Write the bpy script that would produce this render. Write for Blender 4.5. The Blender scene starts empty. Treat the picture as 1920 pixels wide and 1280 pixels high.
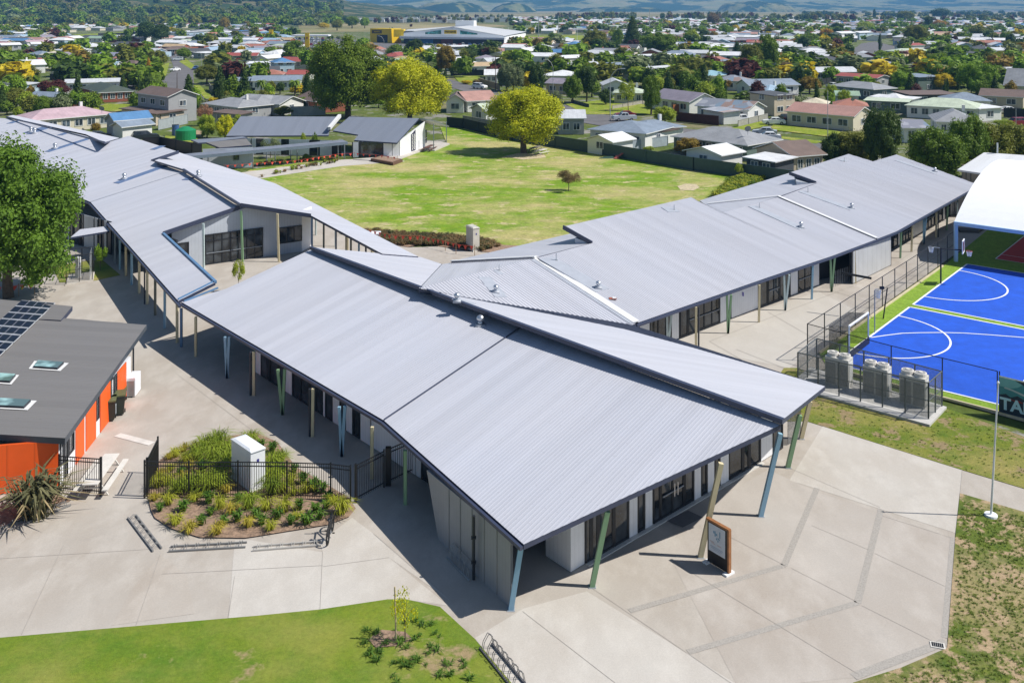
import bpy, bmesh, math, random
from mathutils import Vector, Matrix, noise
R = random.Random(7)
C = bpy.context.scene.collection
# ---------------------------------------------------------------- survey: the drone's eye is 23.2 m up, looking along +Y
F, HC, YH, CX = 1777.0, 23.2, 14.0, 960.0
def P(px, py, z=0.0):
    """point of the site at height z that a surveyed photo pixel belongs to"""
    k = (HC - z) / (py - YH)
    return Vector(((px - CX) * k, F * k, z))
def plane(a, b, c):
    n = (b - a).cross(c - a).normalized()
    if n.z < 0: n = -n
    return (n, n.dot(a))
def onpl(px, py, pl):
    d = Vector(((px - CX), F, -(py - YH)))
    o = Vector((0, 0, HC))
    n, w = pl
    return o + d * ((w - n.dot(o)) / n.dot(d))
def zpl(x, y, pl):
    n, w = pl
    return (w - n.x * x - n.y * y) / n.z
def at_x(A, B, px):
    """point on the ground line A-B seen in pixel column px"""
    s = (px - CX) / F
    den = (B.x - A.x) - s * (B.y - A.y)
    t = (s * A.y - A.x) / den
    return A.lerp(B, t)

# ---------------------------------------------------------------- materials
MATS = {}
def nn(nt, typ, **kw):
    n = nt.nodes.new(typ)
    for k, v in kw.items(): setattr(n, k, v)
    return n
def rgba(c): return (c[0], c[1], c[2], 1)
def base_mat(name):
    m = bpy.data.materials.new(name); m.use_nodes = True
    nt = m.node_tree
    b = nt.nodes['Principled BSDF']
    return m, nt, b
def ramp(nt, stops, interp='LINEAR'):
    r = nn(nt, 'ShaderNodeValToRGB'); r.color_ramp.interpolation = interp
    e = r.color_ramp.elements
    while len(e) > 1: e.remove(e[-1])
    e[0].position = stops[0][0]; e[0].color = rgba(stops[0][1])
    for p, c in stops[1:]:
        q = e.new(p); q.color = rgba(c)
    return r
def tex(nt, scale, detail=4, rough=.6, vec=None, typ='ShaderNodeTexNoise', **kw):
    t = nn(nt, typ, **kw); t.inputs['Scale'].default_value = scale
    if typ == 'ShaderNodeTexNoise':
        t.inputs['Detail'].default_value = detail; t.inputs['Roughness'].default_value = rough
    if vec is not None: nt.links.new(vec, t.inputs['Vector'])
    return t
def mixc(nt, fac, a, b, mode='MIX'):
    m = nn(nt, 'ShaderNodeMix', data_type='RGBA', blend_type=mode)
    for sock, v in ((m.inputs[0], fac), (m.inputs[6], a), (m.inputs[7], b)):
        if hasattr(v, 'is_linked') or isinstance(v, bpy.types.NodeSocket): nt.links.new(v, sock)
        elif isinstance(v, (int, float)): sock.default_value = v
        else: sock.default_value = rgba(v)
    return m.outputs[2]
def mapr(nt, v, a, b, c=0., d=1.):
    m = nn(nt, 'ShaderNodeMapRange'); nt.links.new(v, m.inputs[0])
    for i, x in zip((1, 2, 3, 4), (a, b, c, d)): m.inputs[i].default_value = x
    return m.outputs[0]
def M(key, rgb=None, rough=.6, metal=0., var=.12, scale=1.5, bump=0., spec=.5):
    """paint / metal / timber with slight wear"""
    if key in MATS: return MATS[key]
    m, nt, b = base_mat(key)
    geo = nn(nt, 'ShaderNodeNewGeometry')
    t = tex(nt, scale, 5, .65, geo.outputs['Position'])
    lo = [c * (1 - var) for c in rgb]; hi = [min(1, c * (1 + var)) for c in rgb]
    r = ramp(nt, [(.3, lo), (.7, hi)]); nt.links.new(t.outputs[0], r.inputs[0])
    nt.links.new(r.outputs[0], b.inputs['Base Color'])
    b.inputs['Roughness'].default_value = rough; b.inputs['Metallic'].default_value = metal
    b.inputs['Specular IOR Level'].default_value = spec
    if bump:
        bp = nn(nt, 'ShaderNodeBump'); bp.inputs['Strength'].default_value = bump; bp.inputs['Distance'].default_value = .02
        t2 = tex(nt, scale * 12, 3, .6, geo.outputs['Position'])
        nt.links.new(t2.outputs[0], bp.inputs['Height']); nt.links.new(bp.outputs[0], b.inputs['Normal'])
    MATS[key] = m; return m
def roof_mat(key, rgb, rough=.5, metal=.0, blotch=.07):
    """pre-painted sheet: streaks along the fall, faint blotches"""
    if key in MATS: return MATS[key]
    m, nt, b = base_mat(key)
    uv = nn(nt, 'ShaderNodeUVMap')
    mp = nn(nt, 'ShaderNodeMapping'); mp.inputs['Scale'].default_value = (1.3, .06, 1)
    nt.links.new(uv.outputs[0], mp.inputs[0])
    t = tex(nt, 1., 4, .7, mp.outputs[0])
    geo = nn(nt, 'ShaderNodeNewGeometry')
    t2 = tex(nt, .12, 4, .6, geo.outputs['Position'])
    a = mixc(nt, mapr(nt, t.outputs[0], .3, .7), [c * (1 - blotch) for c in rgb], [c * (1 + blotch) for c in rgb])
    c2 = mixc(nt, mapr(nt, t2.outputs[0], .35, .7, 0, .35), a, [rgb[0] * .93, rgb[1] * .98, rgb[2] * 1.05])
    # sheet-to-sheet tone, rows of screws
    sep = nn(nt, 'ShaderNodeSeparateXYZ'); nt.links.new(uv.outputs[0], sep.inputs[0])
    def ml(sock, k, op='MULTIPLY'):
        q = nn(nt, 'ShaderNodeMath', operation=op); nt.links.new(sock, q.inputs[0]); q.inputs[1].default_value = k; return q.outputs[0]
    wn = nn(nt, 'ShaderNodeTexWhiteNoise', noise_dimensions='1D'); nt.links.new(ml(ml(sep.outputs[0], 1 / .8), 0, 'FLOOR'), wn.inputs['W'])
    c2 = mixc(nt, 1., c2, mapr(nt, wn.outputs[0], 0, 1, .955, 1.035), 'MULTIPLY')
    fu, fv = ml(ml(sep.outputs[0], 1 / .6), 0, 'FRACT'), ml(ml(sep.outputs[1], 1 / 1.1), 0, 'FRACT')
    dot = nn(nt, 'ShaderNodeMath', operation='MULTIPLY')
    nt.links.new(mapr(nt, fu, .06, .10, 1, 0), dot.inputs[0]); nt.links.new(mapr(nt, fv, .03, .05, 1, 0), dot.inputs[1])
    c2 = mixc(nt, ml(dot.outputs[0], .35), c2, [c * .35 for c in rgb])
    nt.links.new(c2, b.inputs['Base Color'])
    b.inputs['Roughness'].default_value = rough; b.inputs['Metallic'].default_value = metal
    MATS[key] = m; return m
def house_roof_mat(key, rgb, style='metal'):
    """suburban roof: ribbed sheet or courses of tiles, UV in metres"""
    if key in MATS: return MATS[key]
    m, nt, b = base_mat(key)
    uv = nn(nt, 'ShaderNodeUVMap')
    sep = nn(nt, 'ShaderNodeSeparateXYZ'); nt.links.new(uv.outputs[0], sep.inputs[0])
    geo = nn(nt, 'ShaderNodeNewGeometry')
    t = tex(nt, .6, 5, .7, geo.outputs['Position'])
    col = mixc(nt, mapr(nt, t.outputs[0], .3, .7), [c * .8 for c in rgb], [min(1, c * 1.15) for c in rgb])
    w = nn(nt, 'ShaderNodeMath', operation='FRACT')
    mu = nn(nt, 'ShaderNodeMath', operation='MULTIPLY')
    mu.inputs[1].default_value = 2.6 if style != 'metal' else 1.3
    nt.links.new(sep.outputs[1 if style != 'metal' else 0], mu.inputs[0]); nt.links.new(mu.outputs[0], w.inputs[0])
    line = mapr(nt, w.outputs[0], .0, .25 if style != 'metal' else .14, .62 if style != 'metal' else .82, 1.)
    col = mixc(nt, 1., col, line, 'MULTIPLY')
    if style == 'patch':
        v = tex(nt, 1., vec=uv.outputs[0], typ='ShaderNodeTexVoronoi'); v.inputs['Scale'].default_value = .55
        rr = ramp(nt, [(0, (.20, .22, .27)), (.4, (.33, .35, .40)), (.6, (.28, .17, .13)), (.8, (.16, .24, .33)), (1, (.36, .27, .22))], 'CONSTANT')
        nt.links.new(v.outputs['Color'], rr.inputs[0])
        col = mixc(nt, .75, col, rr.outputs[0])
    nt.links.new(col, b.inputs['Base Color']); b.inputs['Roughness'].default_value = .6
    MATS[key] = m; return m
def glass(key='window_glass', rgb=(.018, .021, .024)):
    if key in MATS: return MATS[key]
    m, nt, b = base_mat(key)
    geo = nn(nt, 'ShaderNodeNewGeometry')
    t = tex(nt, .9, 2, .5, geo.outputs['Position'])
    nt.links.new(mixc(nt, mapr(nt, t.outputs[0], .42, .68), rgb, [c * 4.5 for c in rgb]), b.inputs['Base Color'])  # paler blotches in the base colour imitate reflections on the panes
    b.inputs['Roughness'].default_value = .06; b.inputs['Specular IOR Level'].default_value = .6
    MATS[key] = m; return m
def clad(key, rgb, pitch=.2, rough=.55):
    """vertical board cladding, grooves from the wall's own UV"""
    if key in MATS: return MATS[key]
    m, nt, b = base_mat(key)
    uv = nn(nt, 'ShaderNodeUVMap'); sep = nn(nt, 'ShaderNodeSeparateXYZ'); nt.links.new(uv.outputs[0], sep.inputs[0])
    mu = nn(nt, 'ShaderNodeMath', operation='MULTIPLY'); mu.inputs[1].default_value = 1 / pitch
    fr = nn(nt, 'ShaderNodeMath', operation='FRACT'); nt.links.new(sep.outputs[0], mu.inputs[0]); nt.links.new(mu.outputs[0], fr.inputs[0])
    geo = nn(nt, 'ShaderNodeNewGeometry'); t = tex(nt, .8, 4, .6, geo.outputs['Position'])
    c = mixc(nt, mapr(nt, t.outputs[0], .3, .7), [x * .93 for x in rgb], [min(1, x * 1.05) for x in rgb])
    c = mixc(nt, 1., c, mapr(nt, fr.outputs[0], .0, .1, .72, 1.), 'MULTIPLY')
    nt.links.new(c, b.inputs['Base Color']); b.inputs['Roughness'].default_value = rough
    MATS[key] = m; return m
def mesh_mat(key, rgb, cover):
    """woven wire / perforated screen seen from afar: part cover, part hole"""
    if key in MATS: return MATS[key]
    m, nt, b = base_mat(key)
    b.inputs['Base Color'].default_value = rgba(rgb); b.inputs['Roughness'].default_value = .5
    tr = nn(nt, 'ShaderNodeBsdfTransparent'); mx = nn(nt, 'ShaderNodeMixShader')
    geo = nn(nt, 'ShaderNodeNewGeometry'); t = tex(nt, 6., 3, .7, geo.outputs['Position'])
    nt.links.new(mapr(nt, t.outputs[0], .3, .7, cover * .75, cover * 1.25), mx.inputs[0])
    nt.links.new(tr.outputs[0], mx.inputs[1]); nt.links.new(b.outputs[0], mx.inputs[2])
    nt.links.new(mx.outputs[0], nt.nodes['Material Output'].inputs[0])
    MATS[key] = m; return m
def leaf(key, rgb, rgb2=None, trans=.3):
    """foliage: leaf to leaf and tree to tree variation, light passes through"""
    if key in MATS: return MATS[key]
    m, nt, b = base_mat(key)
    if rgb2 is None: rgb2 = (min(1, rgb[0] * 2.1), min(1, rgb[1] * 1.75), rgb[2] * 1.2)
    geo = nn(nt, 'ShaderNodeNewGeometry'); oi = nn(nt, 'ShaderNodeObjectInfo')
    t = tex(nt, .8, 4, .75, geo.outputs['Position'])
    f = nn(nt, 'ShaderNodeMath', operation='MULTIPLY_ADD'); f.inputs[1].default_value = .3
    nt.links.new(oi.outputs['Random'], f.inputs[0]); nt.links.new(mapr(nt, t.outputs[0], .3, .75, 0, .8), f.inputs[2])
    col = mixc(nt, f.outputs[0], [c * .75 for c in rgb], rgb2)
    nt.links.new(col, b.inputs['Base Color']); b.inputs['Roughness'].default_value = .6
    b.inputs['Specular IOR Level'].default_value = .3
    tl = nn(nt, 'ShaderNodeBsdfTranslucent'); nt.links.new(col, tl.inputs[0])
    mx = nn(nt, 'ShaderNodeMixShader'); mx.inputs[0].default_value = trans
    nt.links.new(b.outputs[0], mx.inputs[1]); nt.links.new(tl.outputs[0], mx.inputs[2])
    nt.links.new(mx.outputs[0], nt.nodes['Material Output'].inputs[0])
    MATS[key] = m; return m
def grass_mat(key, g1, g2, dry, dryness=.5, dirt=None, dirtness=0., big=.06, fine=9., stretch=(1, 1, 1)):
    if key in MATS: return MATS[key]
    m, nt, b = base_mat(key)
    geo = nn(nt, 'ShaderNodeNewGeometry')
    mp = nn(nt, 'ShaderNodeMapping'); mp.inputs['Scale'].default_value = stretch
    nt.links.new(geo.outputs['Position'], mp.inputs[0])
    t1 = tex(nt, big, 7, .68, mp.outputs[0]); t2 = tex(nt, big * 7, 6, .75, mp.outputs[0]); t3 = tex(nt, fine, 4, .75, geo.outputs['Position'])
    c = mixc(nt, mapr(nt, t2.outputs[0], .35, .65), g1, g2)
    c = mixc(nt, mapr(nt, t1.outputs[0], .62 - dryness * .25, .80 - dryness * .25), c, dry)
    c = mixc(nt, mapr(nt, t2.outputs[0], .66, .78, 0, .55), c, dry)
    if dirt:
        t4 = tex(nt, big * 5, 6, .7, mp.outputs[0])
        c = mixc(nt, mapr(nt, t4.outputs[0], .62 - dirtness * .3, .68 - dirtness * .3), c, dirt)
    c = mixc(nt, 1., c, mapr(nt, t3.outputs[0], .3, .72, .68, 1.28), 'MULTIPLY')
    t5 = tex(nt, fine * .2, 5, .8, geo.outputs['Position'])
    c = mixc(nt, 1., c, mapr(nt, t5.outputs[0], .32, .68, .78, 1.16), 'MULTIPLY')
    nt.links.new(c, b.inputs['Base Color']); b.inputs['Roughness'].default_value = .85; b.inputs['Specular IOR Level'].default_value = .2
    bp = nn(nt, 'ShaderNodeBump'); bp.inputs['Strength'].default_value = .4; bp.inputs['Distance'].default_value = .08
    nt.links.new(t3.outputs[0], bp.inputs['Height']); nt.links.new(bp.outputs[0], b.inputs['Normal'])
    MATS[key] = m; return m
def concrete_mat(key, rgb, stain=.5, scale=.18, cool=False):
    if key in MATS: return MATS[key]
    m, nt, b = base_mat(key)
    geo = nn(nt, 'ShaderNodeNewGeometry')
    mp = nn(nt, 'ShaderNodeMapping'); mp.inputs['Scale'].default_value = (1, .55, 1); mp.inputs['Rotation'].default_value = (0, 0, -.55)
    nt.links.new(geo.outputs['Position'], mp.inputs[0])
    t1 = tex(nt, scale, 6, .62, mp.outputs[0]); t2 = tex(nt, scale * 4.5, 5, .65, mp.outputs[0]); t3 = tex(nt, 14., 3, .7, geo.outputs['Position'])
    warm = [rgb[0] * .86, rgb[1] * .82, rgb[2] * .78]; pale = [min(1, x * 1.12) for x in rgb]
    c = mixc(nt, mapr(nt, t1.outputs[0], .35, .68, 0, stain), rgb, warm)
    c = mixc(nt, mapr(nt, t2.outputs[0], .45, .75, 0, stain), c, pale)
    t4 = tex(nt, scale * 1.7, 6, .7, geo.outputs['Position'])
    c = mixc(nt, mapr(nt, t4.outputs[0], .58, .72, 0, .4 * stain), c, [x * .74 for x in rgb])
    c = mixc(nt, 1., c, mapr(nt, t3.outputs[0], .3, .7, .93, 1.05), 'MULTIPLY')
    nt.links.new(c, b.inputs['Base Color']); b.inputs['Roughness'].default_value = .8; b.inputs['Specular IOR Level'].default_value = .25
    MATS[key] = m; return m

# ---------------------------------------------------------------- mesh builder
class MB:
    def __init__(s): s.v = []; s.f = []; s.mi = []; s.mats = []; s.uv = []
    def m(s, mat):
        if mat not in s.mats: s.mats.append(mat)
        return s.mats.index(mat)
    def face(s, pts, mat, uv=None):
        n = len(s.v); s.v += [tuple(p) for p in pts]
        s.f.append(tuple(range(n, n + len(pts)))); s.mi.append(s.m(mat)); s.uv.append(uv)
    def hexa(s, lo, hi, mat, top=None):
        """lo, hi: two rings of n points"""
        n = len(lo); k = len(s.v); s.v += [tuple(p) for p in lo] + [tuple(p) for p in hi]
        mi = s.m(mat); mt = s.m(top) if top else mi
        for i in range(n):
            j = (i + 1) % n
            s.f.append((k + i, k + j, k + n + j, k + n + i)); s.mi.append(mi)
            L = (Vector(lo[j]) - Vector(lo[i])).length
            h0, h1 = Vector(hi[i]).z - Vector(lo[i]).z, Vector(hi[j]).z - Vector(lo[j]).z
            s.uv.append([(0, 0), (L, 0), (L, h1), (0, h0)])
        s.f.append(tuple(range(k + n - 1, k - 1, -1))); s.mi.append(mi); s.uv.append(None)
        s.f.append(tuple(range(k + n, k + 2 * n))); s.mi.append(mt); s.uv.append(None)
    def box(s, c, d, mat, rz=0., top=None):
        ca, sa = math.cos(rz), math.sin(rz)
        ring = [(-d[0] / 2, -d[1] / 2), (d[0] / 2, -d[1] / 2), (d[0] / 2, d[1] / 2), (-d[0] / 2, d[1] / 2)]
        q = [(c[0] + x * ca - y * sa, c[1] + x * sa + y * ca) for x, y in ring]
        s.hexa([(x, y, c[2] - d[2] / 2) for x, y in q], [(x, y, c[2] + d[2] / 2) for x, y in q], mat, top)
    def bar(s, p, q, w, h, mat):
        p, q = Vector(p), Vector(q); d = (q - p).normalized()
        a = d.cross(Vector((0, 0, 1)))
        if a.length < 1e-3: a = Vector((1, 0, 0))
        a.normalize(); b = a.cross(d)
        r = [a * w / 2 + b * h / 2, a * w / 2 - b * h / 2, -a * w / 2 - b * h / 2, -a * w / 2 + b * h / 2]
        s.hexa([p + x for x in r], [q + x for x in r], mat)
    def tube(s, p, q, r, mat, r1=None, n=8):
        p, q = Vector(p), Vector(q); d = (q - p).normalized()
        a = d.orthogonal().normalized(); b = d.cross(a); r1 = r if r1 is None else r1
        ca = [(math.cos(2 * math.pi * i / n), math.sin(2 * math.pi * i / n)) for i in range(n)]
        s.hexa([p + (a * x + b * y) * r for x, y in ca], [q + (a * x + b * y) * r1 for x, y in ca], mat)
    def path(s, pts, r, mat, n=6, r1=None):
        for i in range(len(pts) - 1):
            k0 = i / (len(pts) - 1); k1 = (i + 1) / (len(pts) - 1)
            e = r if r1 is None else r1
            s.tube(pts[i], pts[i + 1], r + (e - r) * k0, mat, r + (e - r) * k1, n)
    def prism(s, pts, z0, z1, mat, top=None):
        s.hexa([(p[0], p[1], z0) for p in pts], [(p[0], p[1], z1) for p in pts], mat, top)
    def torus(s, c, axis, Rr, r, mat, n=20, m_=5):
        axis = Vector(axis).normalized(); a = axis.orthogonal().normalized(); b = axis.cross(a); c = Vector(c)
        k = len(s.v)
        for i in range(n):
            t = 2 * math.pi * i / n; d = a * math.cos(t) + b * math.sin(t)
            for j in range(m_):
                u = 2 * math.pi * j / m_; s.v.append(tuple(c + d * (Rr + r * math.cos(u)) + axis * r * math.sin(u)))
        mi = s.m(mat)
        for i in range(n):
            for j in range(m_):
                i2, j2 = (i + 1) % n, (j + 1) % m_
                s.f.append((k + i * m_ + j, k + i2 * m_ + j, k + i2 * m_ + j2, k + i * m_ + j2)); s.mi.append(mi); s.uv.append(None)
    def ball(s, c, d, mat, n=10, m_=6):
        k = len(s.v); mi = s.m(mat)
        for i in range(m_ + 1):
            a = math.pi * i / m_
            for j in range(n):
                t = 2 * math.pi * j / n
                s.v.append((c[0] + d[0] / 2 * math.sin(a) * math.cos(t), c[1] + d[1] / 2 * math.sin(a) * math.sin(t), c[2] - d[2] / 2 * math.cos(a)))
        for i in range(m_):
            for j in range(n):
                s.f.append((k + i * n + j, k + i * n + (j + 1) % n, k + (i + 1) * n + (j + 1) % n, k + (i + 1) * n + j)); s.mi.append(mi); s.uv.append(None)
    def mesh(s, name, smooth=False):
        me = bpy.data.meshes.new(name); me.from_pydata(s.v, [], s.f)
        for mt in s.mats: me.materials.append(mt)
        me.polygons.foreach_set('material_index', s.mi)
        if any(u is not None for u in s.uv):
            ul = me.uv_layers.new(name='UVMap'); buf = []
            for f, u in zip(s.f, s.uv):
                if u is None: buf += [0.0, 0.0] * len(f)
                else:
                    for q in u: buf += [q[0], q[1]]
            ul.data.foreach_set('uv', buf)
        if smooth: me.polygons.foreach_set('use_smooth', [True] * len(s.f))
        me.update(); return me
    def build(s, name, parent=None, smooth=False, loc=None):
        o = bpy.data.objects.new(name, s.mesh(name, smooth)); C.objects.link(o)
        if parent is not None: o.parent = parent
        if loc is not None: o.location = loc
        return o
def tag(o, label=None, cat=None, group=None, kind=None):
    if label: o['label'] = label
    if cat: o['category'] = cat
    if group: o['group'] = group
    if kind: o['kind'] = kind
    return o
def thing(name, label, cat, loc=(0, 0, 0), rz=0., group=None):
    o = bpy.data.objects.new(name, None); C.objects.link(o)
    o.location = loc; o.rotation_euler = (0, 0, rz); o.empty_display_size = .3
    return tag(o, label, cat, group)
def copy_tree(o, parent=None):
    c = o.copy(); C.objects.link(c)
    if parent is not None: c.parent = parent
    for ch in list(o.children): copy_tree(ch, c)
    return c
def shift(mb, off):
    mb.v = [(x - off[0], y - off[1], z - off[2]) for x, y, z in mb.v]; return mb
def text_mesh(s, size, mat, extrude=.01, bold=.0):
    cu = bpy.data.curves.new('lettering', 'FONT'); cu.body = s; cu.size = size; cu.extrude = extrude; cu.offset = bold
    cu.align_x = 'CENTER'; cu.align_y = 'CENTER'
    o = bpy.data.objects.new('lettering', cu); C.objects.link(o)
    dg = bpy.context.evaluated_depsgraph_get(); me = bpy.data.meshes.new_from_object(o.evaluated_get(dg))
    bpy.data.objects.remove(o); bpy.data.curves.remove(cu)
    me.materials.clear(); me.materials.append(mat)
    return me
def text_obj(name, s, size, mat, loc, ax, parent=None, bold=.0):
    """upright lettering whose reading direction is the horizontal vector ax"""
    o = bpy.data.objects.new(name, text_mesh(s, size, mat, bold=bold)); C.objects.link(o)
    ax = Vector(ax).normalized(); up = Vector((0, 0, 1)); n = ax.cross(up)
    o.matrix_world = Matrix.Translation(loc) @ Matrix((ax, up, n)).transposed().to_4x4()
    if parent is not None:
        o.parent = parent; o.matrix_parent_inverse = parent.matrix_basis.inverted()
    return o
def sheet(name, pts, z, mat, label=None, kind='structure'):
    mb = MB(); mb.face([(p[0], p[1], z) for p in pts], mat)
    o = mb.build(name); o['kind'] = kind
    if label: o['label'] = label
    return o
def px(*pp): return [P(a, b) for a, b in pp]
# ================================================================ SETTING
def gpoly(name, pp, z, mat): return sheet(name, px(*pp), z, mat)
m_town = grass_mat('town_ground', (.075, .12, .02), (.13, .16, .03), (.24, .21, .12), .5, (.25, .24, .22), .3, big=.03, fine=1.5)
m_conc = concrete_mat('concrete', (.445, .41, .368), 1.)
m_conc2 = concrete_mat('pale_concrete', (.52, .492, .452), .85)
m_conc3 = concrete_mat('court_side_paving', (.50, .47, .425), .55)
m_asph = M('asphalt', (.135, .13, .135), .9, var=.22, scale=.25)
m_joint = M('paving_joint', (.36, .33, .30), .9)
m_exposed = M('exposed_aggregate', (.355, .33, .30), .9, var=.2, scale=14.)
m_lawn = grass_mat('front_lawn', (.10, .195, .016), (.19, .245, .022), (.37, .33, .09), .60, (.34, .26, .14), .10, big=.04, fine=32.)
m_lawn2 = grass_mat('verge_lawn', (.10, .165, .018), (.19, .215, .025), (.35, .29, .10), .6, (.29, .22, .12), .3, big=.13, fine=26.)
m_dirt = grass_mat('worn_lawn', (.075, .125, .02), (.15, .185, .025), (.42, .32, .18), .66, (.42, .31, .19), .38, big=.2, fine=26.)
m_field = grass_mat('playing_field', (.125, .255, .013), (.23, .325, .02), (.44, .39, .16), .74, (.50, .43, .23), .2, big=.085, fine=3., stretch=(.8, 1.15, 1))
m_mulch = M('bark_mulch', (.29, .195, .135), .95, var=.5, scale=7., bump=.8)
m_pgrass = grass_mat('berm_grass', (.17, .25, .02), (.27, .31, .03), (.42, .36, .12), .4, big=.2, fine=4.)
m_kerb = M('pale_kerb', (.62, .60, .56), .8)

big = MB(); big.face([(-9000, -400, -.06), (9000, -400, -.06), (9000, 12000, -.06), (-9000, 12000, -.06)], m_town)
tag(big.build('ground'), kind='structure')
# the far river plain: dry pasture
m_plain = grass_mat('dry_pasture', (.26, .22, .10), (.20, .20, .075), (.40, .33, .19), .7, big=.0016, fine=.02)
sheet('plain', [(-4500, 1900, .35), (4500, 1900, .35), (6500, 9000, .35), (-6500, 9000, .35)], .35, m_plain)
sheet('park_grass', px((560, 62), (700, 60), (960, 50), (860, 40), (560, 36)), .1, m_plain)
sheet('sports_ground', px((955, 81), (1100, 78), (1100, 67), (950, 68)), .12, m_pgrass)
sheet('reserve_grass', px((130, 66), (250, 60), (265, 66), (150, 74)), .12, m_pgrass)

# school paving
gpoly('concrete_paving', [(-700, 1215), (0, 1196), (480, 1155), (600, 1143), (727, 1124), (762, 1124), (825, 1138), (890, 1198), (960, 1282), (1060, 1400),
                          (1500, 1400), (1600, 1280), (1690, 1252), (1776, 1215), (1792, 997), (1800, 925), (1920, 960), (2200, 1040), (2200, 990), (1920, 916), (1804, 881),
                          (1514, 790), (1486, 700), (1560, 690), (1900, 785), (2200, 870), (2200, 800), (1560, 640), (1800, 470), (1960, 380), (1860, 345), (1480, 338), (1330, 420),
                          (1075, 455), (880, 472), (822, 462), (765, 464), (720, 452), (640, 440), (560, 385), (400, 330), (280, 280), (0, 255), (-900, 300)], 0., m_conc)
# lighter bays in front of the entry, joints and exposed-aggregate bands
apron = MB()
apron.face([(p.x, p.y, .006) for p in px((1545, 795), (1804, 881), (1800, 925), (1795, 1000), (1654, 955), (1480, 900))], m_conc2)
apron.face([(p.x, p.y, .005) for p in px((1100, 1108), (982, 1140), (890, 1196), (958, 1279), (1040, 1390), (1420, 1330), (1378, 1280))], m_conc2)
def strip(mb, a, b, w, z, mat):
    a, b = P(*a), P(*b); d = (b - a).normalized(); n = Vector((-d.y, d.x, 0)) * w / 2
    mb.face([(p.x, p.y, z) for p in (a - n, b - n, b + n, a + n)], mat)
for a, b, w in [((1180, 1145), (1470, 1060), .27), ((1470, 1060), (1532, 915), .27), ((1290, 1222), (1608, 1130), .27), ((1608, 1130), (1652, 955), .27)]:
    strip(apron, a, b, w, .011, m_exposed)
for a, b, w in [((1790, 1008), (1774, 1196), .35), ((1774, 1202), (1600, 1268), .35)]:
    strip(apron, a, b, w, .011, m_exposed)
for a, b in [((1110, 1102), (1385, 1290)), ((1262, 1052), (1612, 1265)), ((1370, 1007), (1472, 1060)), ((1484, 1065), (1605, 1127)), ((1616, 1135), (1747, 1201)), ((1522, 985), (1630, 1031)), ((1640, 1037), (1772, 1099)), ((1655, 967), (1782, 1007)), ((1480, 877), (1650, 951)),
             ((980, 1146), (1160, 1285)), ((1804, 881), (1800, 925)), ((0, 1047), (300, 1028)), ((300, 1040), (255, 1172)), ((120, 1020), (40, 1190)), ((303, 1076), (605, 1060)), ((605, 1035), (600, 1143)), ((440, 1080), (428, 1158)), ((605, 1062), (730, 1045)),
             ((330, 700), (480, 812)), ((700, 1000), (850, 1130)), ((285, 690), (245, 740))]:
    strip(apron, a, b, .016, .016, m_joint)
for pp in ([(440, 1012), (470, 1012), (605, 1035), (730, 1045), (840, 1135), (762, 1124), (600, 1143), (428, 1160)], [(660, 970), (700, 1000), (850, 1130), (730, 1045), (605, 1035), (600, 1015)]):
    apron.face([(p.x, p.y, .006) for p in px(*pp)], m_conc2)
apron.face([(p.x, p.y, .007) for p in px((300, 1040), (350, 1078), (365, 1150), (210, 1172), (250, 1100))], concrete_mat('worn_concrete', (.445, .405, .36), 1.))
apron.face([(p.x, p.y, .005) for p in px((1262, 1055), (1385, 1290), (1600, 1270), (1772, 1200), (1788, 1010), (1654, 962), (1540, 925), (1440, 880), (1300, 965))], concrete_mat('apron_concrete', (.45, .415, .378), 1., .12))
for a, b in [((220, 815), (285, 832))]: strip(apron, a, b, .45, .018, m_kerb)
apron.face([(p.x, p.y, .02) for p in px((1248, 976), (1280, 989), (1318, 970), (1290, 957))], M('door_mat', (.16, .15, .15), .95))
tag(apron.build('paving_bays'), kind='structure')
side = MB()
side.face([(p.x, p.y, .006) for p in px((1535, 547), (1612, 585), (1480, 690), (1330, 660), (1240, 655), (1300, 620))], m_conc3)
for i in range(16):
    a = (1375 + 6 * i, 668 - 3.6 * i)
strip(side, (1330, 640), (1640, 520), .05, .014, m_joint); strip(side, (1640, 520), (1760, 440), .05, .014, m_joint)
for a, b in [((1440, 585), (1535, 640)), ((1380, 655), (1470, 690)), ((1560, 545), (1640, 570)), ((1330, 640), (1400, 680))]: strip(side, a, b, .04, .015, m_joint)
tag(side.build('court_side_path'), kind='structure')

gpoly('front_lawn', [(-900, 1500), (-700, 1215), (0, 1196), (480, 1155), (600, 1143), (727, 1124), (762, 1124), (825, 1138), (890, 1198), (960, 1282), (1060, 1400), (1080, 1500)], .03, m_lawn)
gpoly('verge_grass', [(1400, 790), (1514, 790), (1804, 881), (1920, 916), (2200, 990), (2200, 905), (1990, 845), (1772, 764), (1560, 730), (1498, 690), (1470, 690)], .02, m_lawn2)
gpoly('worn_grass', [(1800, 925), (1920, 960), (2300, 1060), (2300, 1500), (1420, 1500), (1600, 1280), (1690, 1252), (1776, 1215), (1792, 997)], .03, m_dirt)
gpoly('playing_field', [(420, 345), (470, 318), (560, 306), (640, 300), (735, 297), (790, 283), (838, 270), (825, 238), (845, 236), (960, 262), (1300, 319), (1437, 336), (1500, 347),
                        (1330, 420), (1075, 455), (940, 476), (890, 466), (860, 440), (700, 435), (620, 410), (560, 380)], .02, m_field)
gpoly('garden_mulch', [(640, 436), (700, 432), (800, 440), (900, 446), (945, 460), (1010, 462), (940, 476), (880, 470), (822, 462), (800, 456), (765, 464), (720, 456), (660, 450)], .04, m_mulch)
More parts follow.
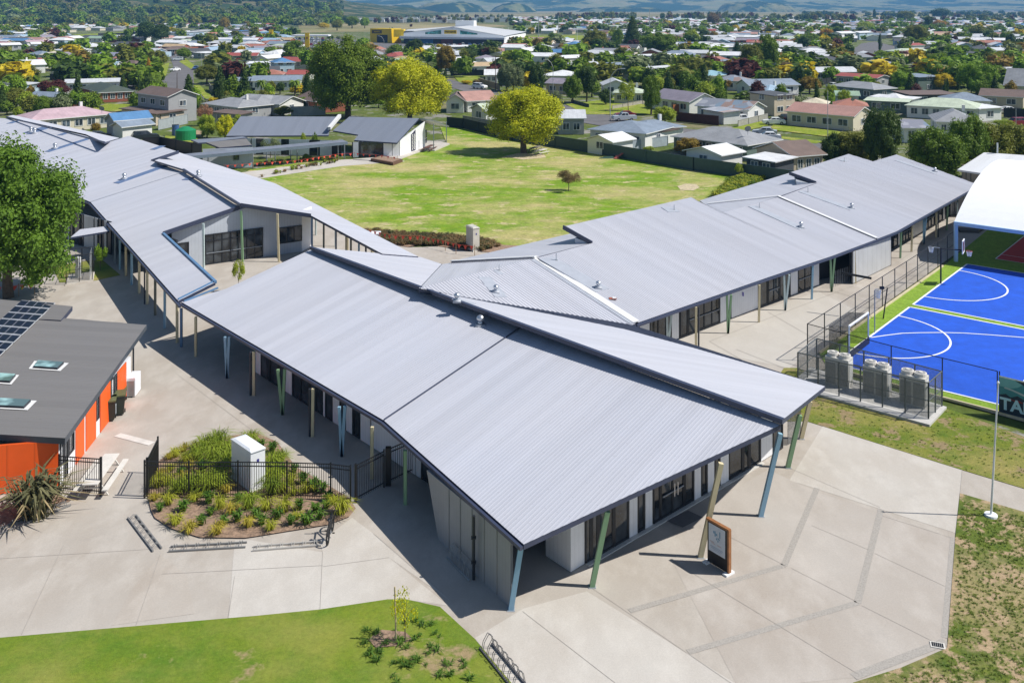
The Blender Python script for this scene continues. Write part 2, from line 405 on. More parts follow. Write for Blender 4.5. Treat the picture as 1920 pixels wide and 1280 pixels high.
gpoly('garden_soil', [(283, 958), (276, 925), (290, 872), (317, 850), (387, 825), (480, 812), (520, 830), (542, 860), (555, 877), (605, 905), (655, 935), (667, 955), (655, 970), (615, 985), (480, 1007), (460, 1010), (375, 1009), (320, 992), (290, 972)], .06, m_mulch)
gpoly('shaded_lawn', [(100, 505), (125, 495), (190, 486), (226, 516), (180, 526), (112, 530)], .02, m_lawn)
gpoly('berm_garden', [(1330, 372), (1372, 338), (1400, 332), (1440, 338), (1420, 350), (1360, 375)], .05, m_mulch)
gpoly('left_garden', [(-200, 985), (0, 950), (110, 925), (132, 940), (60, 965), (0, 992), (-200, 1040)], .03, m_mulch)
# left approach to the field
gpoly('path', [(420, 328), (640, 300), (735, 296), (760, 303), (640, 312), (470, 338)], .03, m_conc2)
# streets beyond the fence
gpoly('left_street', [(318, 105), (300, 96), (312, 92), (345, 108), (362, 128), (364, 165), (392, 185), (440, 195), (400, 205), (300, 180), (200, 178), (230, 160), (296, 157), (327, 130)], .03, m_asph)
gpoly('right_street', [(833, 147), (850, 151), (905, 166), (1080, 202), (1200, 231), (1300, 243), (1480, 260), (1640, 285), (1640, 312), (1440, 280), (1280, 262), (1090, 230), (890, 178), (833, 160)], .03, m_asph)
gpoly('far_street', [(1600, 108), (1645, 98), (1690, 90), (1640, 78), (1615, 82), (1590, 100)], .03, m_asph)
for n_, pp in (('left_verge', [(300, 122), (318, 118), (312, 140), (300, 158), (280, 158)]), ('street_corner', [(362, 160), (374, 160), (402, 185), (385, 186)]),
               ('house_lawn', [(1440, 243), (1452, 233), (1600, 250), (1600, 258), (1545, 256)]), ('street_verge', [(1450, 254), (1545, 266), (1530, 270), (1445, 258)]),
               ('corner_lawn', [(850, 143), (900, 143), (900, 166), (860, 154)]), ('garden_lawn', [(1060, 196), (1150, 185), (1215, 198), (1240, 215), (1100, 215)]),
               ('fence_lawn', [(1350, 246), (1440, 225), (1440, 236), (1380, 250)]), ('brick_lawn', [(165, 206), (200, 195), (260, 196), (250, 212)]), ('tank_lawn', [(300, 285), (310, 255), (370, 258), (372, 290)]),
               ('street_bank', [(336, 116), (348, 110), (366, 124), (358, 130)])):
    gpoly(n_, pp, .06, m_pgrass)

# hills -----------------------------------------------------------
def hills(name, x0, x1, y0, y1, nx, ny, fn, mat):
    mb = MB(); mi = mb.m(mat)
    for j in range(ny + 1):
        for i in range(nx + 1):
            x = x0 + (x1 - x0) * i / nx; y = y0 + (y1 - y0) * j / ny
            mb.v.append((x, y, fn(x, y)))
    for j in range(ny):
        for i in range(nx):
            k = j * (nx + 1) + i
            mb.f.append((k, k + 1, k + nx + 2, k + nx + 1)); mb.mi.append(mi); mb.uv.append(None)
    return tag(mb.build(name, smooth=True), kind='structure')
def fbm(x, y, s, o=5): return noise.fractal(Vector((x / s, y / s, 3.1)), .9, 2.1, o)
def hill_mat(key, pasture, pasture2, wood, s, woodiness):
    m, nt, b = base_mat(key); geo = nn(nt, 'ShaderNodeNewGeometry')
    t = tex(nt, s, 7, .65, geo.outputs['Position']); t2 = tex(nt, s * 3, 6, .7, geo.outputs['Position'])
    c = mixc(nt, mapr(nt, t2.outputs[0], .35, .65), pasture, pasture2)
    c = mixc(nt, mapr(nt, t.outputs[0], .60 - woodiness * .2, .64 - woodiness * .2), c, wood)
    nt.links.new(c, b.inputs['Base Color']); b.inputs['Roughness'].default_value = .95; b.inputs['Specular IOR Level'].default_value = .1
    return m
def far_range(x, y):
    r = max(0., min(1., (y - 5200) / 1400.))
    f = 110 + 95 * fbm(x, y, 1500) + 50 * abs(fbm(x + 900, y, 520, 4))
    e = 1 - .42 * max(0., min(1., (x - 900) / 1500.))        # lower towards the river mouth on the right
    return -2 + r * max(0., f) * e + max(0., (y - 6500) / 9.) * .32
hills('far_hills', -4600, 5200, 5000, 9300, 150, 60, far_range, hill_mat('far_hill_cover', (.36, .31, .17), (.19, .22, .09), (.035, .07, .035), .0026, .55))
def pine_knoll(x, y):
    h = 0.
    for cx, cy, rx, ry, a in ((-285, 4300, 210, 260, 46), (-480, 4100, 120, 200, 34), (5, 4400, 130, 260, 44), (-900, 3600, 420, 300, 40), (-1250, 3500, 300, 300, 60), (1250, 4900, 260, 240, 52), (560, 4800, 300, 200, 26)):
        d = ((x - cx) / (rx * .8)) ** 2 + ((y - cy) / ry) ** 2 + .35 * fbm(x, y, 110, 4)
        if d < 1: h = max(h, a * min(1., 1 - d) ** .6 * (1 + .25 * fbm(x, y, 45, 4)))
    return h - 1.5
hills('pine_hills', -1700, 1700, 3200, 5300, 170, 80, pine_knoll, hill_mat('pine_cover', (.30, .27, .13), (.12, .15, .05), (.025, .05, .022), .006, .8))
def near_hill(x, y):
    r = max(0., min(1., (y - 1180 - .10 * (x + 900)) / 750.))
    e = max(0., min(1., (-180 - x) / 480.))
    return -1.5 + (r ** 1.2) * e * (62 + 26 * fbm(x, y, 260)) + 4 * r * e * fbm(x, y, 40, 3)
hills('wooded_hill', -2400, -150, 1050, 3000, 110, 90, near_hill, hill_mat('hill_ground', (.10, .11, .045), (.20, .16, .09), (.04, .065, .02), .02, .7))

# sky, sun, camera -------------------------------------------------
W = bpy.data.worlds.new('World'); bpy.context.scene.world = W; W.use_nodes = True
wt = W.node_tree; bg = wt.nodes['Background']
sky = wt.nodes.new('ShaderNodeTexSky'); sky.sky_type = 'NISHITA'; sky.sun_disc = False
sun_dir = Vector((.64, -.05, .766)).normalized()
sky.sun_elevation = math.asin(sun_dir.z); sky.sun_rotation = math.atan2(sun_dir.x, sun_dir.y)
sky.altitude = 20; sky.air_density = 1.; sky.dust_density = .6; sky.ozone_density = 1.2
wt.links.new(sky.outputs[0], bg.inputs[0]); bg.inputs[1].default_value = .08
sl = bpy.data.lights.new('sun', 'SUN'); sl.energy = 5.; sl.angle = math.radians(.5); sl.color = (1., .955, .88)
so = bpy.data.objects.new('sun', sl); C.objects.link(so); so.rotation_euler = (-sun_dir).to_track_quat('-Z', 'Y').to_euler(); so.location = (60, 0, 80)
cam = bpy.data.cameras.new('camera'); co = bpy.data.objects.new('camera', cam); C.objects.link(co)
co.location = (0, 0, HC); co.rotation_euler = (math.pi / 2, 0, 0)
cam.sensor_width = 36.; cam.lens = F / 1920 * 36; cam.shift_y = -(640 - YH) / 1920; cam.clip_end = 20000; cam.clip_start = .5
bpy.context.scene.camera = co
sc = bpy.context.scene
sc.render.engine = 'CYCLES'
sc.view_settings.view_transform = 'Standard'; sc.view_settings.look = 'None'; sc.view_settings.exposure = .2; sc.view_settings.gamma = 1
sc.cycles.use_denoising = True; sc.cycles.max_bounces = 6; sc.cycles.transparent_max_bounces = 24; sc.cycles.volume_bounces = 0
sc.cycles.volume_step_rate = 4; sc.cycles.caustics_reflective = False; sc.cycles.caustics_refractive = False; sc.cycles.sample_clamp_indirect = 4
HAZE = True
if HAZE:
    hz = MB(); hz.box((0, 4700, 200 - 3), (13000, 9900, 406), M('unused', (.5, .5, .5)))
    hm = bpy.data.materials.new('air'); hm.use_nodes = True; ht = hm.node_tree; ht.nodes.clear()
    ho = ht.nodes.new('ShaderNodeOutputMaterial'); hv = ht.nodes.new('ShaderNodeVolumePrincipled')
    hv.inputs['Color'].default_value = (.20, .52, 1., 1); hv.inputs['Density'].default_value = 1.4e-4; hv.inputs['Anisotropy'].default_value = .0
    ht.links.new(hv.outputs[0], ho.inputs['Volume'])
    hz.mats = [hm]; h_o = hz.build('haze'); h_o['kind'] = 'stuff'
    MATS.pop('unused')
# ================================================================ SCHOOL
m_roof = roof_mat('school_roof', (.51, .515, .565), .5)
m_tray = M('flashing', (.40, .425, .48), .45, var=.08)
m_white_fl = M('pale_flashing', (.72, .72, .72), .5, var=.05)
m_fascia = M('fascia', (.042, .052, .095), .45, var=.1)
m_soffit = M('soffit', (.62, .60, .56), .7, var=.05)
m_wclad = clad('white_cladding', (.82, .83, .86), .25)
m_gclad = clad('grey_cladding', (.33, .325, .335), .22)
m_bclad = clad('blue_grey_cladding', (.50, .54, .60), .3)
m_sclad = clad('silver_cladding', (.46, .47, .48), .95)
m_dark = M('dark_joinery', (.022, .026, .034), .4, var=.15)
m_glass = glass()
PC = {'c': M('cream_paint', (.66, .57, .36), .5, var=.06), 'b': M('pale_blue_paint', (.27, .46, .60), .5, var=.06), 'g': M('sage_green_paint', (.24, .40, .22), .5, var=.06),
      'd': M('dark_pipe', (.03, .035, .05), .45), 'o': M('olive_paint', (.16, .16, .12), .6), 'w': M('pale_aqua_paint', (.55, .66, .66), .5, var=.05), 'n': M('grey_paint', (.28, .31, .35), .5), 'm': M('mid_blue_paint', (.11, .22, .38), .5)}
def clip(poly, k, lim, keep_low):
    out = []
    for i in range(len(poly)):
        a, b = poly[i], poly[(i + 1) % len(poly)]
        ia = (a[0] <= lim) if keep_low else (a[0] >= lim); ib = (b[0] <= lim) if keep_low else (b[0] >= lim)
        if ia: out.append(a)
        if ia != ib:
            t = (lim - a[0]) / (b[0] - a[0]); out.append(tuple(a[j] + (b[j] - a[j]) * t for j in range(3)))
    return out
def newell(ps):
    n = Vector((0, 0, 0))
    for i in range(len(ps)):
        a, b = ps[i], ps[(i + 1) % len(ps)]
        n += Vector(((a.y - b.y) * (a.z + b.z), (a.z - b.z) * (a.x + b.x), (a.x - b.x) * (a.y + b.y)))
    n.normalize(); return n if n.z > 0 else -n
def corrugate(mb, ps, ribdir, mat, pitch=.19, h=.006, lift=0.):
    n = newell(ps); d = (ribdir - n * n.dot(ribdir)).normalized(); u = d.cross(n); o = ps[0]
    loc = [((p - o).dot(u), (p - o).dot(d), (p - o).dot(n)) for p in ps]
    lo = min(q[0] for q in loc); hi = max(q[0] for q in loc)
    prof = [(0, 0), (.5, 0), (.66, h), (.84, h), (1., 0)]
    k = math.floor(lo / pitch)
    while k * pitch < hi:
        for (a, za), (b, zb) in zip(prof, prof[1:]):
            ua, ub = (k + a) * pitch, (k + b) * pitch
            if ub <= lo or ua >= hi: continue
            q = clip(loc, 0, ua, False)
            if len(q) > 2: q = clip(q, 0, ub, True)
            if len(q) < 3: continue
            pts = []; uv = []
            for x, y, w in q:
                z = za + (zb - za) * max(0., min(1., (x - ua) / (ub - ua)))
                pts.append(o + u * x + d * y + n * (w + z + lift)); uv.append((x, y))
            mb.face(pts, mat, uv)
        k += 1
def roof_part(parent, ps, ribdir, mat=None, thick=.21, pitch=.19, h=.006, side=None, name='roof'):
    mb = MB(); corrugate(mb, ps, ribdir, mat or m_roof, pitch, h); r = mb.build(name, parent)
    fb = MB(); lo = [p - Vector((0, 0, thick)) for p in ps]; hi = [p - Vector((0, 0, .012)) for p in ps]
    fb.hexa(lo, hi, side or m_fascia); f = fb.build('fascia', r)
    return r
def wallpoly(mb, pts, thick, mat):
    """vertical wall panel from its outline, given depth away from the viewer"""
    a, b = pts[0], pts[1]; d = (b - a); n = Vector((-d.y, d.x, 0)).normalized()
    if n.dot(a) < 0: n = -n
    o = pts[0]; ax = Vector((d.x, d.y, 0)).normalized()
    k = [((p - o).dot(ax), p.z) for p in pts]
    mb.face(pts, mat, k); mb.face([p + n * thick for p in reversed(pts)], mat)
    for i in range(len(pts)):
        p, q = pts[i], pts[(i + 1) % len(pts)]
        mb.face([p, p + n * thick, q + n * thick, q], mat, [(0, 0), (0, 0), (0, 1), (0, 1)])
def bay(parent, p0, p1, z0, zt0, zt1, kind, out=.04, mull=1.0, mat=None):
    """one bay of a facade between ground points p0 and p1"""
    d = (p1 - p0); L = d.length; ax = d / L; n = Vector((ax.y, -ax.x, 0))
    if n.dot(p0) > 0: n = -n
    mb = MB(); up = Vector((0, 0, 1))
    def q(s, z, o): return p0 + ax * s + up * z + n * o
    if kind in 'wbs':
        mt = mat or {'w': m_wclad, 'b': m_bclad, 's': m_sclad}[kind]
        pts = [q(0, z0, out), q(L, z0, out), q(L, zt1, out), q(0, zt0, out)]
        wallpoly(mb, pts, out + .02, mt)
        return mb.build('cladding_panel', parent)
    f = .07; fr = m_dark
    mb.face([q(f, z0 + f, .0), q(L - f, z0 + f, .0), q(L - f, zt1 - f, .0), q(f, zt0 - f, .0)], m_glass)
    nb = max(1, round(L / mull))
    for i in range(nb + 1):
        s = f / 2 + (L - f) * i / nb; zt = zt0 + (zt1 - zt0) * s / L
        mb.bar(q(s, z0, .02), q(s, zt, .02), f, .07, fr)
    zs = [z0 + .04, z0 + 2.1] if kind != 'D' else [z0 + .04, z0 + 1.0, z0 + 2.1]
    for z in zs:
        if z < min(zt0, zt1) - .1: mb.bar(q(.07, z, .022), q(L - .07, z, .022), .06, .08, fr)
    mb.bar(q(.07, zt0 - .04, .022), q(L - .07, zt1 - .04, .022), .06, .08, fr)
    if kind == 'D': mb.bar(q(.1, z0 + 1., .075), q(L - .1, z0 + 1., .075), .04, .05, PC['n'])
    return mb.build('door' if kind in 'dD' else 'window', parent)
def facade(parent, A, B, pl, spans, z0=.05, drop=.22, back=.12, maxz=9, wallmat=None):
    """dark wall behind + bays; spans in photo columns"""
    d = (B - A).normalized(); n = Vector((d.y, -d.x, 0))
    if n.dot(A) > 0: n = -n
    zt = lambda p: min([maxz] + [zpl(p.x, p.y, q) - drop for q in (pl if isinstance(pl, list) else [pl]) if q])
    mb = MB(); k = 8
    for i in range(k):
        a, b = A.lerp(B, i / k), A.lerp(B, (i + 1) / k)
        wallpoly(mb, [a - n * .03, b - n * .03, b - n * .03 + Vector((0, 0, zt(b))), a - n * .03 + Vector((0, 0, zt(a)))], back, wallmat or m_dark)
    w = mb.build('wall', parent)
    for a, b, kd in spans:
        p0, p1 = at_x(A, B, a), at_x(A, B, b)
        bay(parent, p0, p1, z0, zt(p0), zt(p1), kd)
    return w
def post(parent, bx, by, tops, pl, col, w=.15, drop=.2, extra=None):
    b = P(bx, by)
    for t in tops:
        e = onpl(t[0], t[1], pl) if len(t) == 2 else b + Vector((t[0], t[1], 0))
        e.z = min(zpl(e.x, e.y, pl), 6.5) - drop
        # the head stands over the foot unless the post is raked
        mb = MB(); mb.bar(b + Vector((0, 0, 0.)), e, w, w, PC[col]); mb.box((b.x, b.y, .012), (w * 1.7, w * 1.7, .024), PC['n']); mb.build('post', parent)
def rake(px_, py_, tx, ty, pl):
    """head of a raked post whose foot is at px_,py_: seen at column tx, on the depth of its foot"""
    b = P(px_, py_); x = (tx - CX) * b.y / F; return (x - b.x, 0, 0)
def tray(parent, a, b, pl, w, mat=None):
    a, b = onpl(*a, pl), onpl(*b, pl); up = Vector((0, 0, .05)); n = pl[0].cross(b - a).normalized() * w / 2
    mb = MB(); mb.face([a - n + up, b - n + up, b + n + up, a + n + up], mat or m_tray)
    mb.face([a - n + up, b - n + up, b - n, a - n], mat or m_tray); mb.face([a + n + up, b + n + up, b + n, a + n], mat or m_tray); mb.face([b - n + up, b + n + up, b + n, b - n], mat or m_tray)
    return mb.build('flashing_tray', parent)
m_alu = M('spun_aluminium', (.62, .64, .68), .35, metal=.85, var=.05)
def vent(parent, x, y, pl, s=1., small=False):
    p = onpl(x, y, pl); mb = MB()
    if small:
        mb.tube(p, p + Vector((0, 0, .55 * s)), .05 * s, m_alu); mb.tube(p, p + Vector((0, 0, .06)), .16 * s, m_dark, .08 * s)
    else:
        mb.box((p.x, p.y, p.z + .07), (.75 * s, .75 * s, .16), m_tray)
        mb.tube(p + Vector((0, 0, .1)), p + Vector((0, 0, .42 * s)), .2 * s, m_alu, n=12)
        mb.ball((p.x, p.y, p.z + .62 * s), (.62 * s, .62 * s, .52 * s), m_alu, 14, 8)
    return mb.build('roof_vent', parent, smooth=not small)

# ---------------------------------------------------------------- front block
A = thing('school_building', 'front school block with wide grey ribbed roof, white entry panels and raked coloured posts', 'school building', P(980, 1000))
def own(o):      # parts are modelled in site coordinates
    o.matrix_parent_inverse = o.parent.matrix_basis.inverted() if o.parent else Matrix(); return o
base_A = A
A.location = (0, 0, 0)
zE = 2.85
f1, f2, f3 = P(982, 1020, zE), P(720, 788, zE), P(340, 566, zE + .05)
r1, r2, rm = P(1464, 796, 4.72), P(582, 468, 4.72), P(977, 614, 4.72)
plA1 = plane(f1, f2, r1); plA2 = plane(f2, f3, r2)
rm = onpl(977, 614, plA1)
ribA = rm - f2
va = onpl(425, 541, plA2)
roof_part(A, [f1, onpl(1464, 796, plA1), rm, f2], r1 - f1 - (r1 - f1) * 0 if False else ribA)
roof_part(A, [f2, rm, r2, va, f3], ribA)
q1, q2 = P(1467, 787, 5.02), P(581, 463, 5.02)
plB = plane(q1, q2, P(1547, 724, 2.95))
B_ = lambda a, b: onpl(a, b, plB)
roof_part(A, [q1, B_(1547, 724), B_(1300, 652), B_(1171, 617), B_(1077, 598), B_(785, 541), B_(828, 495), B_(789, 482), q2], B_(1300, 652) - onpl(1000, 605, plB))
# ridge cap on the raised edge
mb = MB(); mb.bar(q2 + Vector((.05, 0, .03)), q1 + Vector((.05, 0, .03)), .22, .04, m_fascia); mb.build('ridge_cap', A)
mb = MB(); mb.bar(f2 + Vector((0, 0, .05)), rm + Vector((0, 0, .05)), .05, .05, m_fascia); mb.build('roof_seam', A)
def pieces(name, parent, segs):
    for a, b, w, h, mt in segs:
        mb = MB(); mb.bar(a, b, w, h, mt); mb.build(name, parent)
pieces('gutter', A, [(a - Vector((.09, .06, .13)), b - Vector((.09, .06, .13)), .13, .14, m_fascia) for a, b in ((f1, f2), (f2, f3))])
tray(A, (951, 592), (896, 624), plA1, 1.0); vent(A, 901, 612, plA1, .8)
vent(A, 857, 566, plB, .65); tray(A, (852, 561), (888, 571), plB, .6)
# left side: glazed wall with white panels behind the veranda posts
wa, wb = P(478, 697), P(812, 912)
facade(A, wa, wb, plA2, [(479, 490, 'w'), (490, 522, 'g'), (523, 533, 'd'), (534, 548, 'w'), (549, 580, 'g'), (581, 606, 'g'), (607, 610, 'w'), (611, 624, 'd'), (625, 637, 'w'), (638, 649, 'g'), (650, 661, 'w'), (662, 675, 'd'), (677, 695, 'w'), (697, 757, 'w'), (758, 780, 'w'), (781, 790, 'w'), (791, 811, 'd')], drop=.25)
# grey screen at the near corner
sA, sB = P(822, 1012), P(957, 1139)
dirs = (sA - sB).normalized(); mb = MB()
t0 = sA + dirs * 1.05; t0.z = 2.62; t1 = Vector((sB.x, sB.y, 2.62))
wallpoly(mb, [sA, sB, t1, t0], .12, m_gclad)
for k in range(1, 6):
    p = sB.lerp(sA, k / 6); mb.bar(p + Vector((-.012, -.012, .05)), p + Vector((-.012, -.012, 2.6)), .03, .03, m_gclad)
mb.build('screen_wall', A)
mb = MB(); p = P(893, 1083); mb.tube(p + Vector((-.1, -.1, 0)), p + Vector((-.1, -.1, 2.6)), .06, m_dark)
for z in (.7, 1.7): mb.box((p.x - .1, p.y - .1, z), (.2, .2, .05), m_dark)
mb.build('downpipe', A)
# white store and entry facade
c0, c1, c2 = P(1023, 1042), P(1070, 1073), P(1096, 1057)
back = P(1075, 1010); zt = lambda p: zpl(p.x, p.y, plA1) - .28
mb = MB(); ring = [c0, c1, c2, c2 + (c0 - c1)]
mb.hexa([Vector((p.x, p.y, .02)) for p in ring], [Vector((p.x, p.y, zt(p))) for p in ring], m_wclad); mb.build('store_room', A)
ea, eb = P(1097, 1057), P(1426, 866)
facade(A, ea, eb, [plA1, plB], [(1097, 1108, 'g'), (1109, 1121, 'd'), (1122, 1150, 'g'), (1151, 1178, 'g'), (1179, 1194, 'w'), (1195, 1208, 'g'), (1209, 1222, 'w'), (1224, 1238, 'g'), (1238, 1282, 'D'), (1283, 1300, 'g'), (1301, 1313, 'w'), (1314, 1325, 'g'),
                         (1326, 1338, 'w'), (1339, 1349, 'g'), (1350, 1365, 'w'), (1366, 1392, 'g'), (1393, 1404, 'd'), (1405, 1425, 'g')], drop=.25, maxz=4.5)
ec = P(1468, 840)
facade(A, eb, ec, [plA1, plB], [(1426, 1447, 'w'), (1448, 1467, 'g')], drop=.45, maxz=4.0)
mb = MB(); dd = (eb - ea).normalized(); nrm = Vector((dd.y, -dd.x, 0)); a, b = ea + nrm * .12, eb + nrm * .12
mb.bar(a + Vector((0, 0, .02)), b + Vector((0, 0, .02)), .24, .05, m_kerb); mb.build('door_sill', A)
# signs on the glass and door handle
m_notice = M('notice_blue', (.10, .42, .62), .5)
for xx, zz, w, h, mt in ((1103, 2.35, .28, .34, m_notice), (1171, 2.4, .24, .36, m_notice), (1252, 2.55, .45, .2, M('notice_green', (.30, .62, .50), .5)), (1256, 1.95, .22, .2, M('notice_pale', (.7, .8, .82), .5))):
    p = at_x(ea, eb, xx) + nrm * .09; ax = dd * w / 2; up = Vector((0, 0, h / 2)); c = p + Vector((0, 0, zz))
    mb = MB(); mb.face([c - ax - up, c + ax - up, c + ax + up, c - ax + up], mt); mb.build('notice', A)
mb = MB(); p = at_x(ea, eb, 1263) + nrm * .16
for s in (-.12, .12):
    mb.bar(p + dd * s + Vector((0, 0, .85)), p + dd * s + Vector((0, 0, 1.45)), .035, .035, m_alu)
mb.build('door_handle', A)
# raked posts along the front
for bx, by, tx, ty, col in ((958, 1142, 977, 1024, 'b'), (1110, 1099, 1139, 958, 'g'), (1313, 1044, 1352, 866, 'c'), (1426, 967, 1463, 812, 'b'), (1477, 876, 1500, 778, 'g'), (1502, 822, 1519, 752, 'c')):
    b = P(bx, by); dx = (tx - bx) * b.y / F; pl = plA1 if bx < 1400 else plB
    e = b + Vector((dx, 0, 0)); e.z = min(zpl(e.x, e.y, pl), 5) - .22
    e.z = min(e.z, HC - (ty - YH) * b.y / F)
    mb = MB(); mb.bar(b, e, .2, .2, PC[col]); mb.box((b.x, b.y, .01), (.3, .3, .02), PC['n']); mb.build('post', A)
mb = MB(); b = P(1502, 822); wallpoly(mb, [P(1478, 835) + Vector((0, 0, .1)), b + Vector((0, 0, .1)), b + Vector((0, 0, 2.4)), P(1478, 835) + Vector((0, 0, 2.4))], .05, mesh_mat('screen_mesh', (.2, .2, .2), .45)); mb.build('screen_panel', A)
# veranda posts on the left
plv = plA2
for bx, by, tops, col in ((530, 777, (521, 534), 'g'), (586, 818, (587,), 'c'), (641, 855, (636, 647), 'b'), (697, 897, (698,), 'c'), (760, 945, (760,), 'g'), (476, 741, (476,), 'c'), (426, 709, (422, 430), 'b'), (367, 668, (367,), 'c'), (340, 650, (340,), 'm')):
    b = P(bx, by)
    for tx in tops:
        ey = (571 + (tx - 340) * .584 if tx < 720 else 793 + (tx - 720) * .893) + 7
        e = b + Vector(((tx - bx) * b.y / F, 0, 0)); e.z = min(zpl(e.x, e.y, plv) - .22, HC - (ey - YH) * b.y / F)
        mb = MB(); mb.bar(b, e, .15, .15, PC[col]); mb.build('post', A)
for bx, by in ((581, 818), (470, 741)):
    b = P(bx, by); mb = MB(); mb.tube(b, b + Vector((0, 0, zpl(b.x, b.y, plv) - .2)), .07, PC['d']); mb.build('downpipe', A)

# ---------------------------------------------------------------- right wing
Cw = thing('school_building', 'long right school wing with ribbed roof and pop-up gables beside the blue courts', 'school building')
zc = 2.95
plC2 = plane(P(1195, 605, zc), P(1644, 448, zc), P(1110, 456, 4.75))
c2 = lambda a, b: onpl(a, b, plC2)
plC1 = plane(P(1193, 606, zc), P(1003, 484, 4.6), B_(785, 541))
c1_ = lambda a, b: onpl(a, b, plC1)
ribC = P(1195, 605, zc) - c2(1010, 483)
roof_part(Cw, [c1_(785, 541) + Vector((.0, 0, .03)), c1_(1002, 484), c1_(1192, 606), c1_(1171, 618), c1_(1077, 599)], c1_(1192, 606) - c1_(1002, 484), pitch=.26, h=.034)
roof_part(Cw, [c2(1196, 605), c2(1440, 520), c2(1560, 480), c2(1643, 449), c2(1458, 370), c2(1351, 400), c2(1296, 370), c2(1056, 425), c2(1110, 456), c2(1008, 483)], ribC, h=.022)
plC4 = plane(P(1645, 448, zc), P(1818, 357, zc), P(1530, 343, 4.7))
c4 = lambda a, b: onpl(a, b, plC4)
roof_part(Cw, [c4(1645, 448), c4(1681, 434), c4(1818, 357), c4(1827, 344), c4(1681, 290), c4(1637, 303), c4(1591, 289), c4(1480, 324), c4(1530, 343), c4(1460, 369)], c4(1645, 448) - c4(1460, 369), h=.022)
# back slopes
b1 = [B_(828, 495) + Vector((0, 0, -.02)), B_(785, 541) + Vector((0, 0, -.02)), c1_(1002, 484)]
plK1 = plane(*b1)
roof_part(Cw, [b1[0], b1[1], b1[2], onpl(842, 493, plK1)], b1[0] - b1[1])
plK2 = plane(P(842, 492, 3.3), c2(1008, 482), P(1075, 438, 3.3))
k2 = lambda a, b: onpl(a, b, plK2)
roof_part(Cw, [k2(846, 490), k2(1007, 482), k2(1112, 455), k2(1130, 437), k2(1078, 436)], k2(1007, 482) - k2(900, 470))
plK4 = plane(P(1312, 376, 3.3), P(1478, 325, 3.3), c4(1530, 343))
k4 = lambda a, b: onpl(a, b, plK4)
roof_part(Cw, [k4(1312, 376), k4(1345, 401), k4(1358, 399), k4(1459, 369), k4(1532, 343), k4(1534, 326), k4(1478, 325)], k4(1459, 369) - k4(1400, 350))
pieces('barge_flashing', Cw, [(a + Vector((0, 0, .10)), b + Vector((0, 0, .10)), w, .06, m_white_fl) for a, b, w in ((c1_(1003, 484), c1_(1193, 606), .55), (c2(1459, 369), c2(1644, 448), .32), (k2(846, 491), k2(1004, 483), .3), (k4(1327, 383), k4(1459, 369), .3))])
mb = MB(); mb.bar(c1_(1000, 487) + Vector((0, 0, .05)), c1_(1187, 607) + Vector((0, 0, .05)), .5, .05, m_tray); mb.build('flashing_tray', Cw)
pieces('gable_barge', Cw, [(a, b, .1, .34, m_fascia) for a, b in ((c2(1056, 426), c2(1110, 456)), (c4(1480, 325), c4(1530, 343)))])
# cheek walls of the pop-up gables
for (x0, y0, x1, y1, pk, pt) in ((1078, 457, 1103, 456, plK2, plC2), (1493, 347, 1522, 344, plK4, plC4)):
    a, b = onpl(x0, y0, pk), onpl(x1, y1, pk); mb = MB()
    wallpoly(mb, [a, b, Vector((b.x, b.y, zpl(b.x, b.y, pt) - .2)), Vector((a.x, a.y, zpl(a.x, a.y, pt) - .2))], 6., m_bclad); mb.build('gable_wall', Cw)
mb = MB(); g = [P(1192, 607, zc), P(1440, 520, zc), P(1560, 480, zc), P(1644, 448.5, zc), P(1681, 434, zc), P(1818, 357, zc)]
for a, b in zip(g, g[1:]): mb.bar(a + Vector((.05, -.09, -.1)), b + Vector((.05, -.09, -.1)), .15, .14, m_fascia)
mb.build('gutter', Cw)
tray(Cw, (908, 520), (940, 558), plC1, .9); vent(Cw, 930, 549, plC1, .62); tray(Cw, (930, 507), (940, 515), plC1, .45); vent(Cw, 936, 508, plC1, .8, True)
tray(Cw, (1024, 484), (1130, 545), plC2, 1.3); vent(Cw, 1043, 489, plC2, 1., True); vent(Cw, 1122, 541, plC2, .62)
tray(Cw, (1250, 389), (1264, 398), plC2, 1.2); vent(Cw, 1264, 394, plC2, .9, True)
tray(Cw, (1410, 387), (1506, 430), plC2, 1.); vent(Cw, 1424, 390, plC2, .9, True); vent(Cw, 1502, 427, plC2, .62)
tray(Cw, (1502, 359), (1600, 394), plC4, 1.); vent(Cw, 1515, 361, plC4, .9, True); vent(Cw, 1597, 391, plC4, .62)
tray(Cw, (1576, 299), (1585, 303), plC4, .9); vent(Cw, 1583, 303, plC4, .9, True)
tray(Cw, (1681, 301), (1755, 326), plC4, .8); vent(Cw, 1753, 322, plC4, .6)
mb = MB(); p = c2(1149, 561); mb.box((p.x, p.y, p.z + .06), (.5, .35, .05), M('terracotta_scrap', (.35, .12, .08), .8)); mb.box((p.x + .1, p.y, p.z + .1), (.25, .3, .04), m_white_fl); mb.build('roof_patch', Cw)
# court-side walls
ca, cb = P(1196, 664), P(1536, 534)
facade(Cw, ca, cb, None, [(1199, 1217, 'w'), (1218, 1249, 'g'), (1250, 1258, 'g'), (1259, 1272, 'w'), (1273, 1289, 'd'), (1290, 1349, 'D'), (1350, 1361, 'w'), (1362, 1369, 'w'), (1371, 1420, 'w'), (1422, 1439, 'g'), (1440, 1461, 'D'), (1462, 1470, 'd'), (1471, 1481, 'g'), (1482, 1495, 'w'), (1496, 1522, 'D'), (1523, 1535, 'w')], maxz=3.1, drop=.1)
mb = MB(); p = at_x(ca, cb, 1392); mb.box((p.x + .0, p.y - .08, 1.55), (.18, .03, .3), M('badge_blue', (.12, .10, .45), .5), math.radians(-40)); mb.build('badge', Cw)
